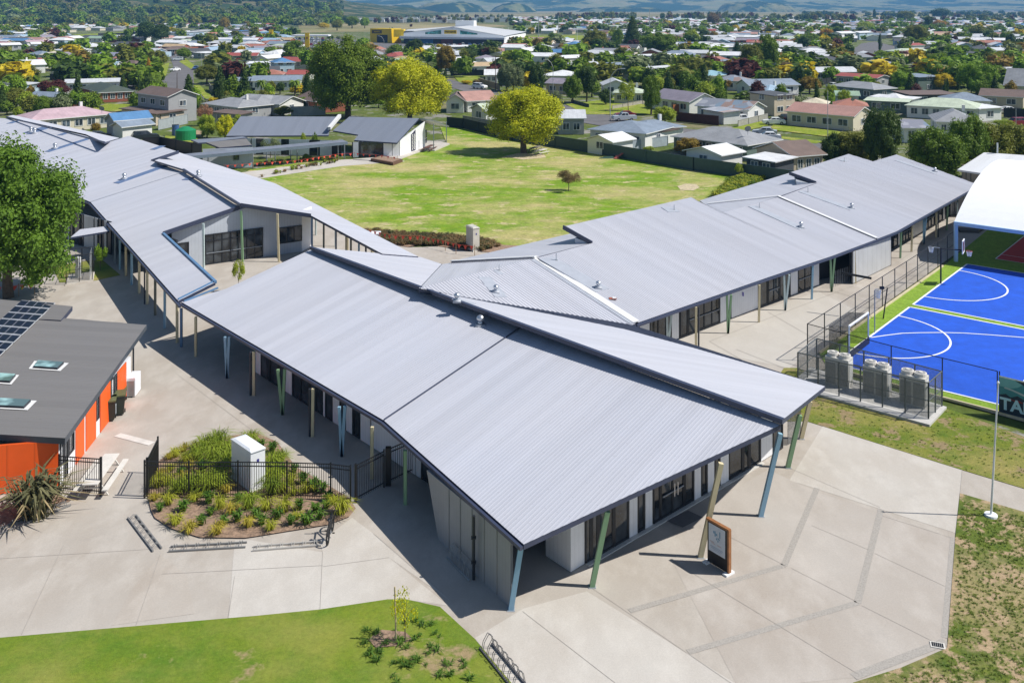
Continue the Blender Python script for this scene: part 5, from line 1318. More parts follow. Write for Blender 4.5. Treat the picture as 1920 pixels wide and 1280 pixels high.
def put_tree(label, b, w, h, kind, col, lod, group=None, name='tree', depth=1., cat='tree', seed=None):
    nl, ls = {0: (420, .085), 1: (1500, .05), 2: (4200, .030), 3: (11000, .0185), 4: (34000, .0125)}[lod]
    if kind == 's': nl = int(nl * .45)
    if kind == 's' and lod == 0: nl, ls = 420, .028
    sd = (NTREE * 7 + int(abs(b.x) * 3)) % (4 if lod < 3 else 97)
    if seed is not None: sd = seed
    t = thing(name, label, cat, (b.x, b.y, 0), (NTREE * 2.4) % 6.28, group)
    me = crown_mesh(kind, sd, nl, ls)
    c = bpy.data.objects.new('crown', me); C.objects.link(c); c.parent = t; c.scale = (w, w * depth, h)
    c.material_slots[0].link = 'OBJECT'; c.material_slots[0].material = LM(col)
    if kind != 'b' or lod > 1:
        k = bpy.data.objects.new('trunk', trunk_mesh(kind, sd % 3)); C.objects.link(k); k.parent = t; k.scale = (min(w, h) * (1 if kind not in 'cy' else .8), min(w, h) * (1 if kind not in 'cy' else .8), h)
    return t
# --- the big near ones
tree('large dense broadleaf tree overhanging the left school wing', 16, 240, 558, 268, 'b', 'deep', 4)
tree('tallest dark green tree behind the far classroom', 652, 58, 222, 156, 'b', 'crown', 4)
tree('broad yellow-green tree right of the tallest dark tree', 768, 101, 230, 150, 'b', 'yellowgreen', 4)
tree('yellowing round tree on the playing field with picnic tables beneath', 982, 160, 287, 156, 't', 'yellowgreen', 4)
tree('small lone brownish tree in the middle of the playing field', 1066, 317, 359, 50, 's', 'brown', 3)
tree('staked sapling in front of the teal field fence', 1387, 304, 335, 22, 's', 'lime', 2)
tree('tall dark grey-green tree behind the right school wing', 1655, 188, 330, 75, 't', 'dark', 3)
tree('bushy olive tree left of the tall dark one behind the right wing', 1600, 232, 318, 84, 'b', 'olive', 3)
tree('dark shrubby tree at the far roof peak of the right wing', 1566, 245, 318, 60, 'b', 'dark', 3)
tree('dense green tree behind the gable end of the right wing', 1757, 226, 345, 112, 'b', 'green', 3)
tree('leaning green tree beside the white canopy roof', 1812, 210, 338, 84, 't', 'green', 3)
tree('olive hedge tree above the white hall roof', 1862, 226, 335, 100, 'b', 'olive', 3)
tree('olive hedge tree at the right photo edge', 1912, 226, 335, 100, 'b', 'olive', 3)
tree('spindly sapling on the front lawn mulch patch', 760, 1095, 1205, 60, 's', 'yellowgreen', 0)
tree('young leafy tree beside the small black cage', 188, 452, 508, 27, 's', 'bright', 2)
tree('slender green shrub in the courtyard behind the front roof', 447, 484, 548, 24, 's', 'lime', 2)
# stake and tie of the lawn sapling, mulch
mb = MB(); p = P(760, 1205); mb.tube(p + Vector((-.35, .1, 0)), p + Vector((-.4, .1, 2.0)), .03, M('pale_stake', (.5, .4, .26), .8)); tag(mb.build('stake'), 'pale timber stake beside the front lawn sapling', 'stake')
mb = MB(); mb.face([q + Vector((0, 0, .05)) for q in px((690, 1200), (715, 1182), (760, 1186), (775, 1200), (745, 1212), (705, 1216))], m_mulch); tag(mb.build('mulch_patch'), kind='structure')

# --- ornamental grasses and flax
def tuft_mesh(n, h, spread, w, seed, mat, stiff=.0):
    r = random.Random(seed); V = []; Fc = []
    for i in range(n):
        a = r.random() * 6.283; L = h * (.6 + .5 * r.random()); out = spread * (.3 + .8 * r.random()); b = Vector((r.gauss(0, .07), r.gauss(0, .07), 0)) * spread * 1.6
        d = Vector((math.cos(a), math.sin(a), 0)); sd = Vector((-d.y, d.x, 0)) * w
        p0, p1, p2 = b, b + d * out * .45 + Vector((0, 0, L * (.75 + .2 * stiff))), b + d * out * (1.15 - .35 * stiff) + Vector((0, 0, L * (.55 + .55 * stiff) * (.8 + .4 * r.random())))
        k = len(V); V += [tuple(p0 - sd * .6), tuple(p0 + sd * .6), tuple(p1 + sd), tuple(p1 - sd), tuple(p2)]
        Fc += [(k, k + 1, k + 2, k + 3), (k + 3, k + 2, k + 4)]
    me = bpy.data.meshes.new('tuft'); me.from_pydata(V, [], Fc); me.materials.append(mat); me.update(); return me
m_t1, m_t2, m_t3, m_t4 = leaf('tuft_lime', (.28, .34, .025), (.52, .52, .05)), leaf('tuft_gold', (.40, .37, .04), (.60, .50, .07)), leaf('tuft_dark', (.07, .16, .02), (.14, .26, .03)), leaf('tuft_long', (.20, .30, .025), (.36, .44, .04))
TU = {'l': [tuft_mesh(110, .55, .55, .012, s, m_t1) for s in (1, 2)], 'g': [tuft_mesh(100, .5, .5, .012, s, m_t2) for s in (3, 4)], 'd': [tuft_mesh(46, .5, .45, .035, s, m_t3, .4) for s in (5, 6)], 'L': [tuft_mesh(170, .85, .9, .013, s, m_t4) for s in (7, 8)]}
TLAB = {'l': 'lime-green grass tuft planted in the mulch of the fenced garden bed', 'g': 'golden grass tuft planted in the mulch of the fenced garden bed', 'd': 'dark green strappy plant in the mulch of the fenced garden bed', 'L': 'long soft green grass clump behind the garden picket fence'}
TN = {'l': 'grass_tuft', 'g': 'grass_tuft', 'd': 'strappy_plant', 'L': 'grass_clump'}
def tuft(x, y, k, s=1.):
    o = bpy.data.objects.new(TN[k], R.choice(TU[k])); C.objects.link(o); p = P(x, y); o.location = (p.x, p.y, .06); s *= 1.02; o.scale = (s, s, s * (.85 + .3 * R.random())); o.rotation_euler = (0, 0, R.random() * 6)
    tag(o, TLAB[k], 'garden plant', {'l': 'lime grasses in the garden bed', 'g': 'golden grasses in the garden bed', 'd': 'strappy plants in the garden bed', 'L': 'long grasses in the garden bed'}[k])
for x, y, k, s in ((385, 845, 'L', 1.1), (410, 840, 'L', 1.2), (425, 858, 'L', 1.2), (400, 870, 'L', 1.1), (430, 880, 'L', 1.2), (372, 862, 'L', 1.), (350, 868, 'l', 1.1), (330, 858, 'l', 1.), (345, 848, 'g', .9), (318, 862, 'g', .8), (365, 840, 'g', .7),
                   (470, 836, 'L', 1.), (490, 845, 'd', 1.), (510, 852, 'd', 1.1), (525, 868, 'L', .9), (512, 880, 'L', 1.), (500, 900, 'l', 1.1), (530, 890, 'd', 1.), (550, 888, 'd', .9), (515, 905, 'L', 1.1), (545, 910, 'l', 1.1), (570, 908, 'd', 1.), (590, 922, 'd', 1.1), (575, 925, 'l', 1.), (605, 925, 'd', .9), (615, 940, 'd', .9),
                   (300, 895, 'g', .9), (295, 915, 'l', 1.1), (315, 910, 'l', 1.2), (335, 925, 'L', .9), (345, 905, 'g', 1.), (360, 920, 'L', 1.1), (375, 905, 'l', 1.1), (390, 922, 'L', 1.1), (410, 915, 'L', 1.), (425, 925, 'g', .9), (380, 885, 'd', 1.), (340, 890, 'd', .8), (320, 885, 'l', .8), (355, 880, 'g', .9), (410, 895, 'L', 1.1), (510, 928, 'L', 1.), (530, 925, 'l', 1.), (550, 930, 'l', .9),
                   (290, 940, 'g', .8), (316, 948, 'l', 1.), (345, 960, 'd', 1.05), (393, 945, 'd', 1.), (415, 955, 'l', 1.2), (435, 965, 'g', 1.1), (467, 955, 'L', .9), (500, 958, 'l', 1.2), (533, 962, 'l', 1.2), (562, 958, 'd', .9), (590, 962, 'd', .9), (612, 955, 'd', .8), (640, 965, 'l', 1.5), (330, 985, 'l', 1.1), (355, 1000, 'g', 1.1), (378, 985, 'd', .9), (408, 1003, 'g', 1.1), (420, 985, 'd', .8), (445, 980, 'd', .9), (465, 990, 'g', 1.), (492, 985, 'd', .9), (508, 995, 'l', .9), (520, 975, 'd', .9), (545, 985, 'd', .8), (575, 985, 'd', 1.1), (600, 975, 'd', .9), (300, 960, 'd', .7), (450, 940, 'd', .8), (480, 972, 'd', .9), (556, 975, 'l', .8), (395, 968, 'd', .7), (365, 942, 'l', .9), (625, 945, 'l', .9)):
    tuft(x, y, k, s)
fx = thing('flax_bush', 'large bronze-green flax bush against the orange wall by the gate', 'flax bush', P(68, 968))
m_fl = leaf('flax_leaf', (.085, .095, .04), (.30, .27, .13), .15)
o = bpy.data.objects.new('leaves', tuft_mesh(150, 2.1, 2.1, .055, 11, m_fl, .25)); C.objects.link(o); o.parent = fx
o = bpy.data.objects.new('dry_leaves', tuft_mesh(40, 1.5, 2.3, .05, 12, leaf('flax_dry', (.30, .22, .11), (.5, .4, .22), .1), .0)); C.objects.link(o); o.parent = fx
# planting strips that nobody could count
def scatter(name, polys, n, meshes_, zs=.03, smin=.5, smax=1., mat=None):
    """merge many small tufts inside image-surveyed ground polygons into one stuff mesh"""
    V = []; Fc = []; MI = []; mats = []
    tri = []
    for pp in polys:
        q = px(*pp); c = sum(q, Vector((0, 0, 0))) / len(q)
        for a, b in zip(q, q[1:] + q[:1]): tri.append((a, b, c, abs((b - a).cross(c - a).z)))
    tot = sum(t[3] for t in tri)
    for a, b, c, ar in tri:
        for i in range(int(n * ar / tot + R.random())):
            u, v = R.random(), R.random()
            if u + v > 1: u, v = 1 - u, 1 - v
            p = a + (b - a) * u + (c - a) * v; me = R.choice(meshes_); s = smin + (smax - smin) * R.random(); t = R.random() * 6.28; ca, sa = math.cos(t) * s, math.sin(t) * s
            k = len(V); V += [(p.x + x.co.x * ca - x.co.y * sa, p.y + x.co.x * sa + x.co.y * ca, zs + x.co.z * s) for x in me.vertices]
            Fc += [tuple(k + j for j in f.vertices) for f in me.polygons]
            mt = mat or me.materials[0]
            if mt not in mats: mats.append(mt)
            MI += [mats.index(mt)] * len(me.polygons)
    m_ = bpy.data.meshes.new(name); m_.from_pydata(V, [], Fc)
    for mt in mats: m_.materials.append(mt)
    m_.polygons.foreach_set('material_index', MI); m_.update()
    o = bpy.data.objects.new(name, m_); C.objects.link(o); o['kind'] = 'stuff'; return o
m_s1, m_s2 = leaf('sedge_brown', (.16, .11, .045), (.34, .23, .10)), leaf('sedge_dark', (.05, .065, .02), (.13, .14, .05))
sed = [tuft_mesh(26, .45, .5, .03, s, m) for s, m in ((21, m_s1), (22, m_s2), (23, m_s1))]
scatter('ground_cover', [[(645, 438), (700, 434), (800, 442), (900, 448), (940, 462), (900, 472), (870, 466), (822, 460), (765, 462), (720, 455)]], 620, sed, .04, .7, 1.3)
gsm = [tuft_mesh(24, .6, .55, .03, s, m) for s, m in ((24, m_t1), (25, m_t4), (26, m_t3))]
scatter('shrub_planting', [[(1335, 372), (1372, 340), (1400, 334), (1436, 339), (1415, 350), (1360, 374)]], 420, gsm, .05, .9, 1.7)
scatter('shrub_planting', [[(470, 338), (560, 318), (640, 304), (640, 300), (560, 312)], [(480, 312), (560, 306), (640, 298), (636, 294), (500, 305)]], 110, sed + gsm[1:2], .04, .7, 1.2)
# lawn blades and rough tufts
m_g1, m_g2, m_g3 = leaf('blade_green', (.13, .20, .018), (.25, .30, .03), .25), leaf('blade_dark', (.10, .18, .02), (.20, .27, .035), .3), leaf('blade_straw', (.26, .22, .07), (.4, .33, .12), .2)
bl = [tuft_mesh(9, .06, .10, .009, s, m) for s, m in ((31, m_g1), (32, m_g1), (34, m_g3))]
rough = [tuft_mesh(14, .16, .26, .016, s, m) for s, m in ((35, m_g2), (36, m_g2), (37, m_g1))]
scatter('rough_grass', [[(1806, 938), (1925, 970), (1990, 1000), (1990, 1220), (1784, 1215), (1799, 1000)], [(1784, 1226), (1990, 1220), (1990, 1300), (1650, 1300), (1650, 1284), (1705, 1262)]], 1900, rough, .03, .2, .5)
scatter('rough_grass', [[(1480, 700), (1500, 702), (1772, 768), (1990, 848), (1990, 930), (1920, 914), (1804, 879), (1514, 788), (1470, 780)]], 900, rough + bl[:1] + bl[2:], .02, .2, .5)
dk = [tuft_mesh(20, .3, .5, .03, s, m_t3) for s in (41, 42)]
scatter('weeds', [[(690, 1180), (800, 1160), (850, 1220), (900, 1280), (740, 1285), (670, 1215)]], 45, dk, .03, .3, .7)
# ================================================================ SUBURB
RC = {'white': (.72, .73, .75), 'pale': (.55, .57, .60), 'grey': (.30, .31, .33), 'dgrey': (.085, .088, .095), 'brown': (.17, .12, .10), 'red': (.34, .085, .07), 'terra': (.40, .17, .12), 'salmon': (.44, .25, .21), 'pink': (.50, .36, .40), 'blue': (.09, .22, .42),
      'lblue': (.32, .44, .56), 'bgrey': (.22, .27, .34), 'green': (.30, .42, .31), 'pgreen': (.50, .57, .44), 'dgreen': (.075, .095, .075), 'tan': (.50, .37, .22), 'violet': (.26, .26, .36), 'black': (.03, .03, .035), 'turq': (.24, .42, .50), 'lilac': (.27, .24, .29), 'cream': (.62, .56, .42)}
WC = {'white': (.72, .72, .70), 'cream': (.60, .55, .43), 'grey': (.34, .35, .36), 'brick': (.28, .09, .05), 'dark': (.06, .07, .085), 'beige': (.52, .44, .34), 'lblue': (.38, .50, .60), 'green': (.12, .17, .15), 'brown': (.20, .12, .08), 'teal': (.13, .18, .20)}
def RM(c, style='metal'): return house_roof_mat('roof_%s_%s' % (c, style), RC[c], style)
def WM(c): return M('wall_' + c, WC[c], .75, var=.06, scale=.7)
m_wfr = M('window_frame', (.72, .73, .73), .5, var=.03); m_hglass = glass('house_glass', (.03, .04, .05))
def roof_shape(mb, L, W, ze, rise, kind, mat, over=.45, th=.14):
    """pitched roof over an L x W plan centred on the origin, front at -y"""
    x, y = L / 2, W / 2
    def sl(ps):
        n = newell([Vector(p) for p in ps]); o = Vector(ps[0]); u = (Vector(ps[1]) - o).normalized(); d = n.cross(u)
        uv = [((Vector(p) - o).dot(u), (Vector(p) - o).dot(d)) for p in ps]
        mb.face(ps, mat, uv)
        lo = [(p[0], p[1], p[2] - th) for p in ps]; mb.face(list(reversed(lo)), m_soffit)
        for i in range(len(ps)):
            j = (i + 1) % len(ps)
            if ps[i][2] < ze + .05 or ps[j][2] < ze + .05 or kind in ('gable', 'end'): mb.face([lo[i], lo[j], ps[j], ps[i]], m_wfr if kind != 'flat' else mat)
    if kind == 'gable':
        sl([(-x, -y, ze), (x, -y, ze), (x, 0, ze + rise), (-x, 0, ze + rise)]); sl([(x, y, ze), (-x, y, ze), (-x, 0, ze + rise), (x, 0, ze + rise)])
    elif kind == 'end':
        sl([(-x, y, ze), (-x, -y, ze), (0, -y, ze + rise), (0, y, ze + rise)]); sl([(x, -y, ze), (x, y, ze), (0, y, ze + rise), (0, -y, ze + rise)])
    elif kind == 'hip':
        k = min(x, y) * .98; rx = max(0.05, x - k); ry = max(0.05, y - k)
        if x >= y: a, b = (-rx, 0, ze + rise), (rx, 0, ze + rise)
        else: a, b = (0, -ry, ze + rise), (0, ry, ze + rise)
        if x >= y:
            sl([(-x, -y, ze), (x, -y, ze), b, a]); sl([(x, y, ze), (-x, y, ze), a, b]); sl([(-x, y, ze), (-x, -y, ze), a]); sl([(x, -y, ze), (x, y, ze), b])
        else:
            sl([(-x, -y, ze), (x, -y, ze), a]); sl([(x, y, ze), (-x, y, ze), b]); sl([(-x, y, ze), (-x, -y, ze), a, b]); sl([(x, -y, ze), (x, y, ze), b, a])
    else:
        sl([(-x, -y, ze), (x, -y, ze), (x, y, ze + .25), (-x, y, ze + .25)])
def walls_shape(mb, L, W, ze, rise, kind, mat):
    x, y = L / 2, W / 2; t = ze - .1
    def q(ps): mb.face(ps, mat, [(p[0] + p[1], p[2]) for p in ps])
    g = rise * .93
    if kind == 'end':
        q([(-x, -y, 0), (x, -y, 0), (x, -y, t), (0, -y, t + g), (-x, -y, t)]); q([(x, y, 0), (-x, y, 0), (-x, y, t), (0, y, t + g), (x, y, t)])
    else: q([(-x, -y, 0), (x, -y, 0), (x, -y, t), (-x, -y, t)]); q([(x, y, 0), (-x, y, 0), (-x, y, t), (x, y, t)])
    if kind == 'gable':
        q([(x, -y, 0), (x, y, 0), (x, y, t), (x, 0, t + g), (x, -y, t)]); q([(-x, y, 0), (-x, -y, 0), (-x, -y, t), (-x, 0, t + g), (-x, y, t)])
    else: q([(x, -y, 0), (x, y, 0), (x, y, t), (x, -y, t)]); q([(-x, y, 0), (-x, -y, 0), (-x, -y, t), (-x, y, t)])
def win_mesh(w, h, split=2):
    mb = MB(); f = .09
    mb.face([(-w / 2, -.02, -h / 2), (w / 2, -.02, -h / 2), (w / 2, -.02, h / 2), (-w / 2, -.02, h / 2)], m_hglass)
    for z in (-h / 2, h / 2): mb.box((0, -.03, z), (w + f, .08, f), m_wfr)
    for i in range(split + 1): mb.box((-w / 2 + w * i / split, -.034, 0), (f * (1 if i in (0, split) else .8), .08, h - f), m_wfr)
    return mb.mesh('window')
WINM = {}
def house(label, xl, yl, xr, yr, depth, kind, rc, wc, ze=2.5, rise=1.3, wins=3, cat='house', name='house', style='metal', group=None, door=False, chim=False, split=2, over=.45):
    A_, B2 = P(xl, yl, ze), P(xr, yr, ze); e = B2 - A_; e.z = 0; L = e.length; ux = e / L; uy = Vector((-ux.y, ux.x, 0))
    if uy.dot(A_) < 0: uy = -uy
    c = (A_ + B2) / 2 + uy * depth / 2; c.z = 0
    far = wins < 0
    t = thing(name, label, cat, c, math.atan2(ux.y, ux.x), group)
    mb = MB(); walls_shape(mb, L - 2 * over, depth - 2 * over, ze, rise, kind, WM(wc)); mb.build('wall', t)
    mb = MB(); roof_shape(mb, L, depth, ze, rise, kind, RM(rc, style)); rf = mb.build('roof', t)
    if chim:
        mb = MB(); mb.box((L * .22, .3, ze + rise + .25), (.5, .5, 1.1), WM('white')); mb.build('chimney', rf)
    if far: return t
    yw = -(depth / 2 - over) - .01; Lw = L - 2 * over - .8
    for i in range(wins):
        w = min(1.9, Lw / max(1, wins) * .62); xx = -Lw / 2 + Lw * (i + .5) / wins; hgt = 1.25 if ze < 4 else 1.1
        key = (round(w, 1), hgt, split)
        if key not in WINM: WINM[key] = win_mesh(w, hgt, split)
        for z in ([1.45] if ze < 4 else [1.45, 3.9]):
            if door and i == wins // 2 and z < 2:
                mb = MB(); mb.box((xx, yw - .02, 1.03), (1.0, .06, 2.06), m_dark); mb.build('door', t); continue
            o = bpy.data.objects.new('window', WINM[key]); C.objects.link(o); o.parent = t; o.location = (xx, yw, z)
    # one window in each end wall the camera can see
    if depth > 5:
        key = (1.4, 1.1, 2)
        if key not in WINM: WINM[key] = win_mesh(1.4, 1.1, 2)
        for sx in (-1, 1):
            o = bpy.data.objects.new('window', WINM[key]); C.objects.link(o); o.parent = t; o.location = (sx * (L / 2 - over + .01), 0, 1.5 if ze < 4 else 3.8); o.rotation_euler = (0, 0, sx * math.pi / 2)
    return t
H = house
HL = [
 ('cream house under a long pink hipped roof behind the left school roof', 54, 227, 216, 213, 9, 'hip', 'pink', 'cream', 2.6, 1.5, 6, True),
 ('garage with a bright blue gable roof near the left school roof', 213, 227, 288, 221, 5, 'gable', 'blue', 'grey', 3.0, 1.2, 1, False),
 ('lean-to garage with pale grey roof in front of the blue roof', 228, 239, 292, 232, 4, 'gable', 'bgrey', 'white', 2.4, .8, 0, False),
 ('two-storey grey house under a brown gabled roof by the street corner', 253, 174, 314, 182, 7, 'gable', 'brown', 'grey', 5.3, 1.3, 3, False),
 ('brown low-roofed wing below the two-storey grey house', 222, 203, 300, 213, 6, 'flat', 'brown', 'beige', 2.4, .3, 2, False),
 ('open carport with brown fascia right of the two-storey house', 293, 214, 355, 204, 5, 'flat', 'brown', 'beige', 2.4, .3, 3, False),
 ('red brick house under a dark green tiled hip roof', 184, 174, 253, 171, 9, 'hip', 'dgreen', 'brick', 2.5, 1.5, 4, False),
 ('dark green hipped side wing of the red brick house', 150, 164, 186, 173, 8, 'hip', 'dgreen', 'brick', 2.5, 1.5, 1, False),
 ('white house with a long pale roof behind the maroon tree', 120, 156, 228, 153, 7, 'gable', 'pale', 'white', 2.7, .8, 5, False),
 ('house with red-brown tile roof at the left edge', -20, 184, 44, 176, 9, 'hip', 'salmon', 'white', 2.5, 1.5, 2, False),
 ('small shed with white-edged gable among hedges on the left', 50, 180, 104, 182, 5, 'gable', 'bgrey', 'white', 2.4, .9, 0, False),
 ('house with dark grey hip roof at far left above the tile roof', -30, 164, 38, 159, 9, 'hip', 'dgrey', 'white', 2.5, 1.2, 2, False),
 ('pale low roof left of the maroon tree', 42, 160, 80, 155, 6, 'flat', 'pale', 'lblue', 2.4, .3, 0, False),
 ('double garage with white gable front and two dark doors', 91, 137, 131, 137, 7, 'end', 'lilac', 'white', 2.4, 1.1, 0, False),
 ('long teal-grey house under a dark grey gable roof', 149, 135, 248, 131, 8, 'gable', 'dgrey', 'teal', 2.5, 1.5, 7, False),
 ('large shed with long white roof at the left edge', -30, 125, 88, 121, 10, 'gable', 'white', 'white', 3.0, 1.6, 0, False),
 ('house with bright red roof behind the long white shed', 86, 116, 110, 114, 8, 'gable', 'red', 'white', 2.5, 1.3, 1, False),
 ('house with cream gable and blue-grey roof on the left', 72, 103, 113, 103, 9, 'hip', 'cream', 'white', 2.5, 1.4, 2, False),
 ('house with blue-grey roof joined to the cream gable', 44, 102, 76, 103, 9, 'hip', 'bgrey', 'white', 2.5, 1.4, 2, False),
 ('two-storey white house at the far left', 2, 85, 42, 84, 8, 'gable', 'white', 'grey', 5.0, 1.0, 2, False),
 ('house with steel-blue roof below the olive trees on the left', 78, 90, 106, 88, 9, 'gable', 'bgrey', 'cream', 2.5, 1.3, 2, False),
 ('long house with violet-blue roof left of the palm', 178, 105, 256, 106, 8, 'gable', 'violet', 'white', 2.5, 1.4, 4, False),
 ('long white roof below the violet-blue one', 178, 114, 245, 113, 6, 'flat', 'pale', 'grey', 2.6, .3, 0, False),
 ('pale blue gabled roof above the teal-grey house', 172, 124, 216, 124, 8, 'gable', 'lblue', 'white', 2.6, 1.4, 0, False),
 ('brownish tiled roof beside the pale blue gable', 214, 121, 254, 122, 8, 'hip', 'brown', 'white', 2.5, 1.4, 0, False),
 ('house with sage green roof left of the reserve', 130, 92, 160, 91, 8, 'gable', 'green', 'green', 2.5, 1.2, 1, False),
 ('white-roofed house below the reserve with palm beside', 163, 88, 192, 88, 8, 'gable', 'white', 'white', 2.5, 1.2, 1, False),
 ('white-roofed garage beside the dark roller door', 191, 90, 216, 90, 7, 'gable', 'white', 'white', 2.5, 1.2, 1, False),
 ('long pale pink roof on the far left', 50, 79, 94, 78, 8, 'gable', 'pink', 'white', 2.5, 1.0, 2, False),
 ('white long roof under the pale pink one', 58, 83, 110, 82, 7, 'gable', 'white', 'white', 2.5, 1.0, 2, False),
 ('house with pale hip roof and red brick end left of the street', 249, 87, 298, 87, 9, 'hip', 'pale', 'brick', 2.5, 1.4, 3, False),
 ('house with orange-red roof left of the far reserve', 109, 74, 140, 72, 8, 'gable', 'terra', 'white', 2.5, 1.3, 0, False),
 ('long brown roof beyond the parked street cars', 308, 93, 362, 92, 9, 'hip', 'brown', 'brown', 2.5, 1.4, 2, False),
 ('dark slate roof right of the long brown roof', 357, 97, 396, 96, 9, 'gable', 'dgrey', 'dark', 2.5, 1.3, 2, False),
 ('house with light blue gabled roof right of the street', 396, 95, 434, 92, 9, 'hip', 'lblue', 'white', 2.5, 1.4, 2, False),
 ('white flat carport near the light blue roof', 384, 100, 412, 98, 7, 'flat', 'white', 'grey', 2.5, .3, 0, False),
 ('house with long dull red roof right of the street', 412, 105, 482, 105, 8, 'gable', 'red', 'grey', 2.5, 1.2, 3, False),
 ('long white wall-like roof below the dull red roof', 430, 121, 484, 120, 6, 'flat', 'white', 'white', 2.6, .3, 1, False),
 ('dark gabled house under the white roof on the right of the street', 455, 128, 490, 127, 8, 'gable', 'bgrey', 'brown', 2.5, 1.3, 1, False),
 ('beige house with grey flat roof behind the dark fence at the corner', 432, 152, 486, 151, 7, 'gable', 'bgrey', 'beige', 2.6, .8, 2, False),
 ('house with weathered grey hip roof near the flax clumps', 377, 194, 446, 202, 9, 'hip', 'grey', 'grey', 2.5, 1.3, 4, False),
 ('second weathered grey roof joined beyond the flax clumps', 437, 191, 524, 196, 9, 'gable', 'grey', 'white', 2.5, 1.4, 2, False),
 ('low brown-roofed lean-to above the flax clumps', 393, 210, 450, 215, 4, 'flat', 'brown', 'grey', 2.3, .3, 2, False),
 ('white house under a grey tiled roof with two palms behind', 478, 196, 552, 190, 8, 'hip', 'grey', 'white', 2.6, 1.4, 5, False),
 ('long white motel with dark doors and blue-grey roof behind two palms', 470, 152, 566, 151, 8, 'gable', 'bgrey', 'white', 2.7, 1.2, 8, False),
 ('house with dark brown roof and brick gable beside the tallest tree', 551, 184, 592, 191, 8, 'gable', 'brown', 'brick', 2.6, 1.5, 1, False),
 ('house with bright terracotta roof above the motel', 478, 140, 530, 140, 8, 'hip', 'terra', 'white', 2.5, 1.3, 0, False),
 ('house with rose-red roof left of the tallest tree', 535, 140, 582, 140, 8, 'gable', 'red', 'white', 2.5, 1.2, 0, False),
 ('house with slate roof behind the terracotta roof', 476, 133, 526, 132, 8, 'gable', 'dgrey', 'white', 2.5, 1.2, 0, False),
 ('light blue two-storey house with blue pyramid roof', 514, 118, 555, 117, 9, 'hip', 'blue', 'lblue', 4.2, 1.5, 2, False),
 ('white roof just left of the blue pyramid roof', 500, 110, 536, 108, 8, 'gable', 'white', 'white', 2.5, 1.3, 0, False),
 ('long white strip roof left of the blue pyramid roof', 455, 118, 506, 118, 6, 'flat', 'white', 'white', 2.6, .3, 0, False),
 ('house with grey-pink roof below the yellow pylons', 478, 92, 532, 91, 9, 'gable', 'lilac', 'white', 2.5, 1.3, 2, False),
 ('light blue shed roof left of the yellow pylons', 493, 61, 527, 60, 10, 'flat', 'turq', 'lblue', 4.0, .3, 0, False),
 ('low white dairy building with dark verandah by the palms', 310, 62, 348, 62, 12, 'flat', 'bgrey', 'white', 4.5, .3, 3, False),
 ('white two-storey shop building in the far palm row', 346, 61, 384, 60, 12, 'flat', 'pale', 'lblue', 5.5, .3, 3, False),
 ('white shed roof with orange sign in the far palm row', 376, 58, 408, 57, 12, 'flat', 'white', 'grey', 4.5, .3, 2, False),
 ('house with patchy brown-pink roof and pale gable right of the yellow-green tree', 875, 190, 936, 187, 9, 'gable', 'salmon', 'white', 2.5, 1.8, 2, False),
 ('pale gabled cottage front behind the timber pergola', 833, 190, 873, 190, 9, 'end', 'brown', 'white', 2.6, 1.5, 1, False),
 ('small cream gable with grey roof by the yellow field tree', 879, 203, 910, 208, 8, 'end', 'pgreen', 'white', 2.5, 1.2, 1, False),
 ('house with long tan roof beyond the dark fence and white van', 872, 125, 962, 123, 8, 'gable', 'tan', 'white', 2.8, 1.2, 3, False),
 ('little white cottage with steep pale roof below the tan roof', 907, 141, 935, 141, 6, 'gable', 'white', 'white', 2.6, 1.6, 2, False),
 ('white-roofed house above the tan roof', 856, 121, 905, 119, 9, 'hip', 'white', 'white', 2.6, 1.4, 1, False),
 ('white angular roof left of the autumn tree gap', 850, 116, 880, 114, 9, 'gable', 'white', 'white', 2.6, 1.4, 1, False),
 ('long flat white roof in front of the yellow and white store', 845, 88, 906, 87, 12, 'flat', 'white', 'grey', 4., .3, 0, False),
 ('pinkish long roof right of the store', 908, 97, 946, 97, 9, 'gable', 'salmon', 'white', 2.6, 1.3, 1, False),
 ('grey hip roof left of the pinkish long roof', 890, 110, 930, 110, 9, 'hip', 'lilac', 'white', 2.6, 1.3, 1, False),
 ('pale roof between the tan roof and the store', 914, 116, 952, 115, 8, 'gable', 'pale', 'white', 2.6, 1.3, 1, False),
 ('grey weatherboard house with white windows behind the yellow field tree', 1043, 222, 1100, 222, 6, 'gable', 'pale', 'grey', 3.0, 1.3, 2, False),
 ('white house with a broad blue-grey hip roof behind the teal fence', 1100, 242, 1212, 251, 11, 'hip', 'bgrey', 'white', 2.7, 1.3, 3, False),
 ('wing with blue-grey roof right of the broad hip roof', 1205, 243, 1288, 237, 8, 'hip', 'bgrey', 'white', 2.6, 1.0, 2, False),
 ('long brown-fascia carport behind the teal fence', 1206, 253, 1276, 241, 4, 'flat', 'brown', 'white', 2.3, .2, 0, False),
 ('garden shed with white gable roof and dark end by the teal fence', 1149, 267, 1194, 260, 6, 'gable', 'white', 'white', 2.3, .9, 0, False),
 ('white garage with white gable roof close to the teal fence', 1353, 292, 1400, 284, 7, 'gable', 'white', 'white', 2.4, .9, 0, False),
 ('low house with dark grey tiled hip roof and satellite dish', 1256, 255, 1402, 273, 10, 'hip', 'grey', 'green', 2.5, 1.6, 7, False),
 ('black cabin with flat white roof beside the teal fence', 1391, 294, 1454, 304, 5, 'flat', 'white', 'dark', 2.5, .2, 2, False),
 ('beige house with brown tiled roof and timber gable by the right wing', 1487, 294, 1552, 289, 9, 'gable', 'brown', 'beige', 2.6, 1.5, 3, False),
 ('white house with purple-grey tiled gable roof across the street', 1216, 182, 1292, 192, 9, 'gable', 'lilac', 'white', 2.6, 1.8, 4, False),
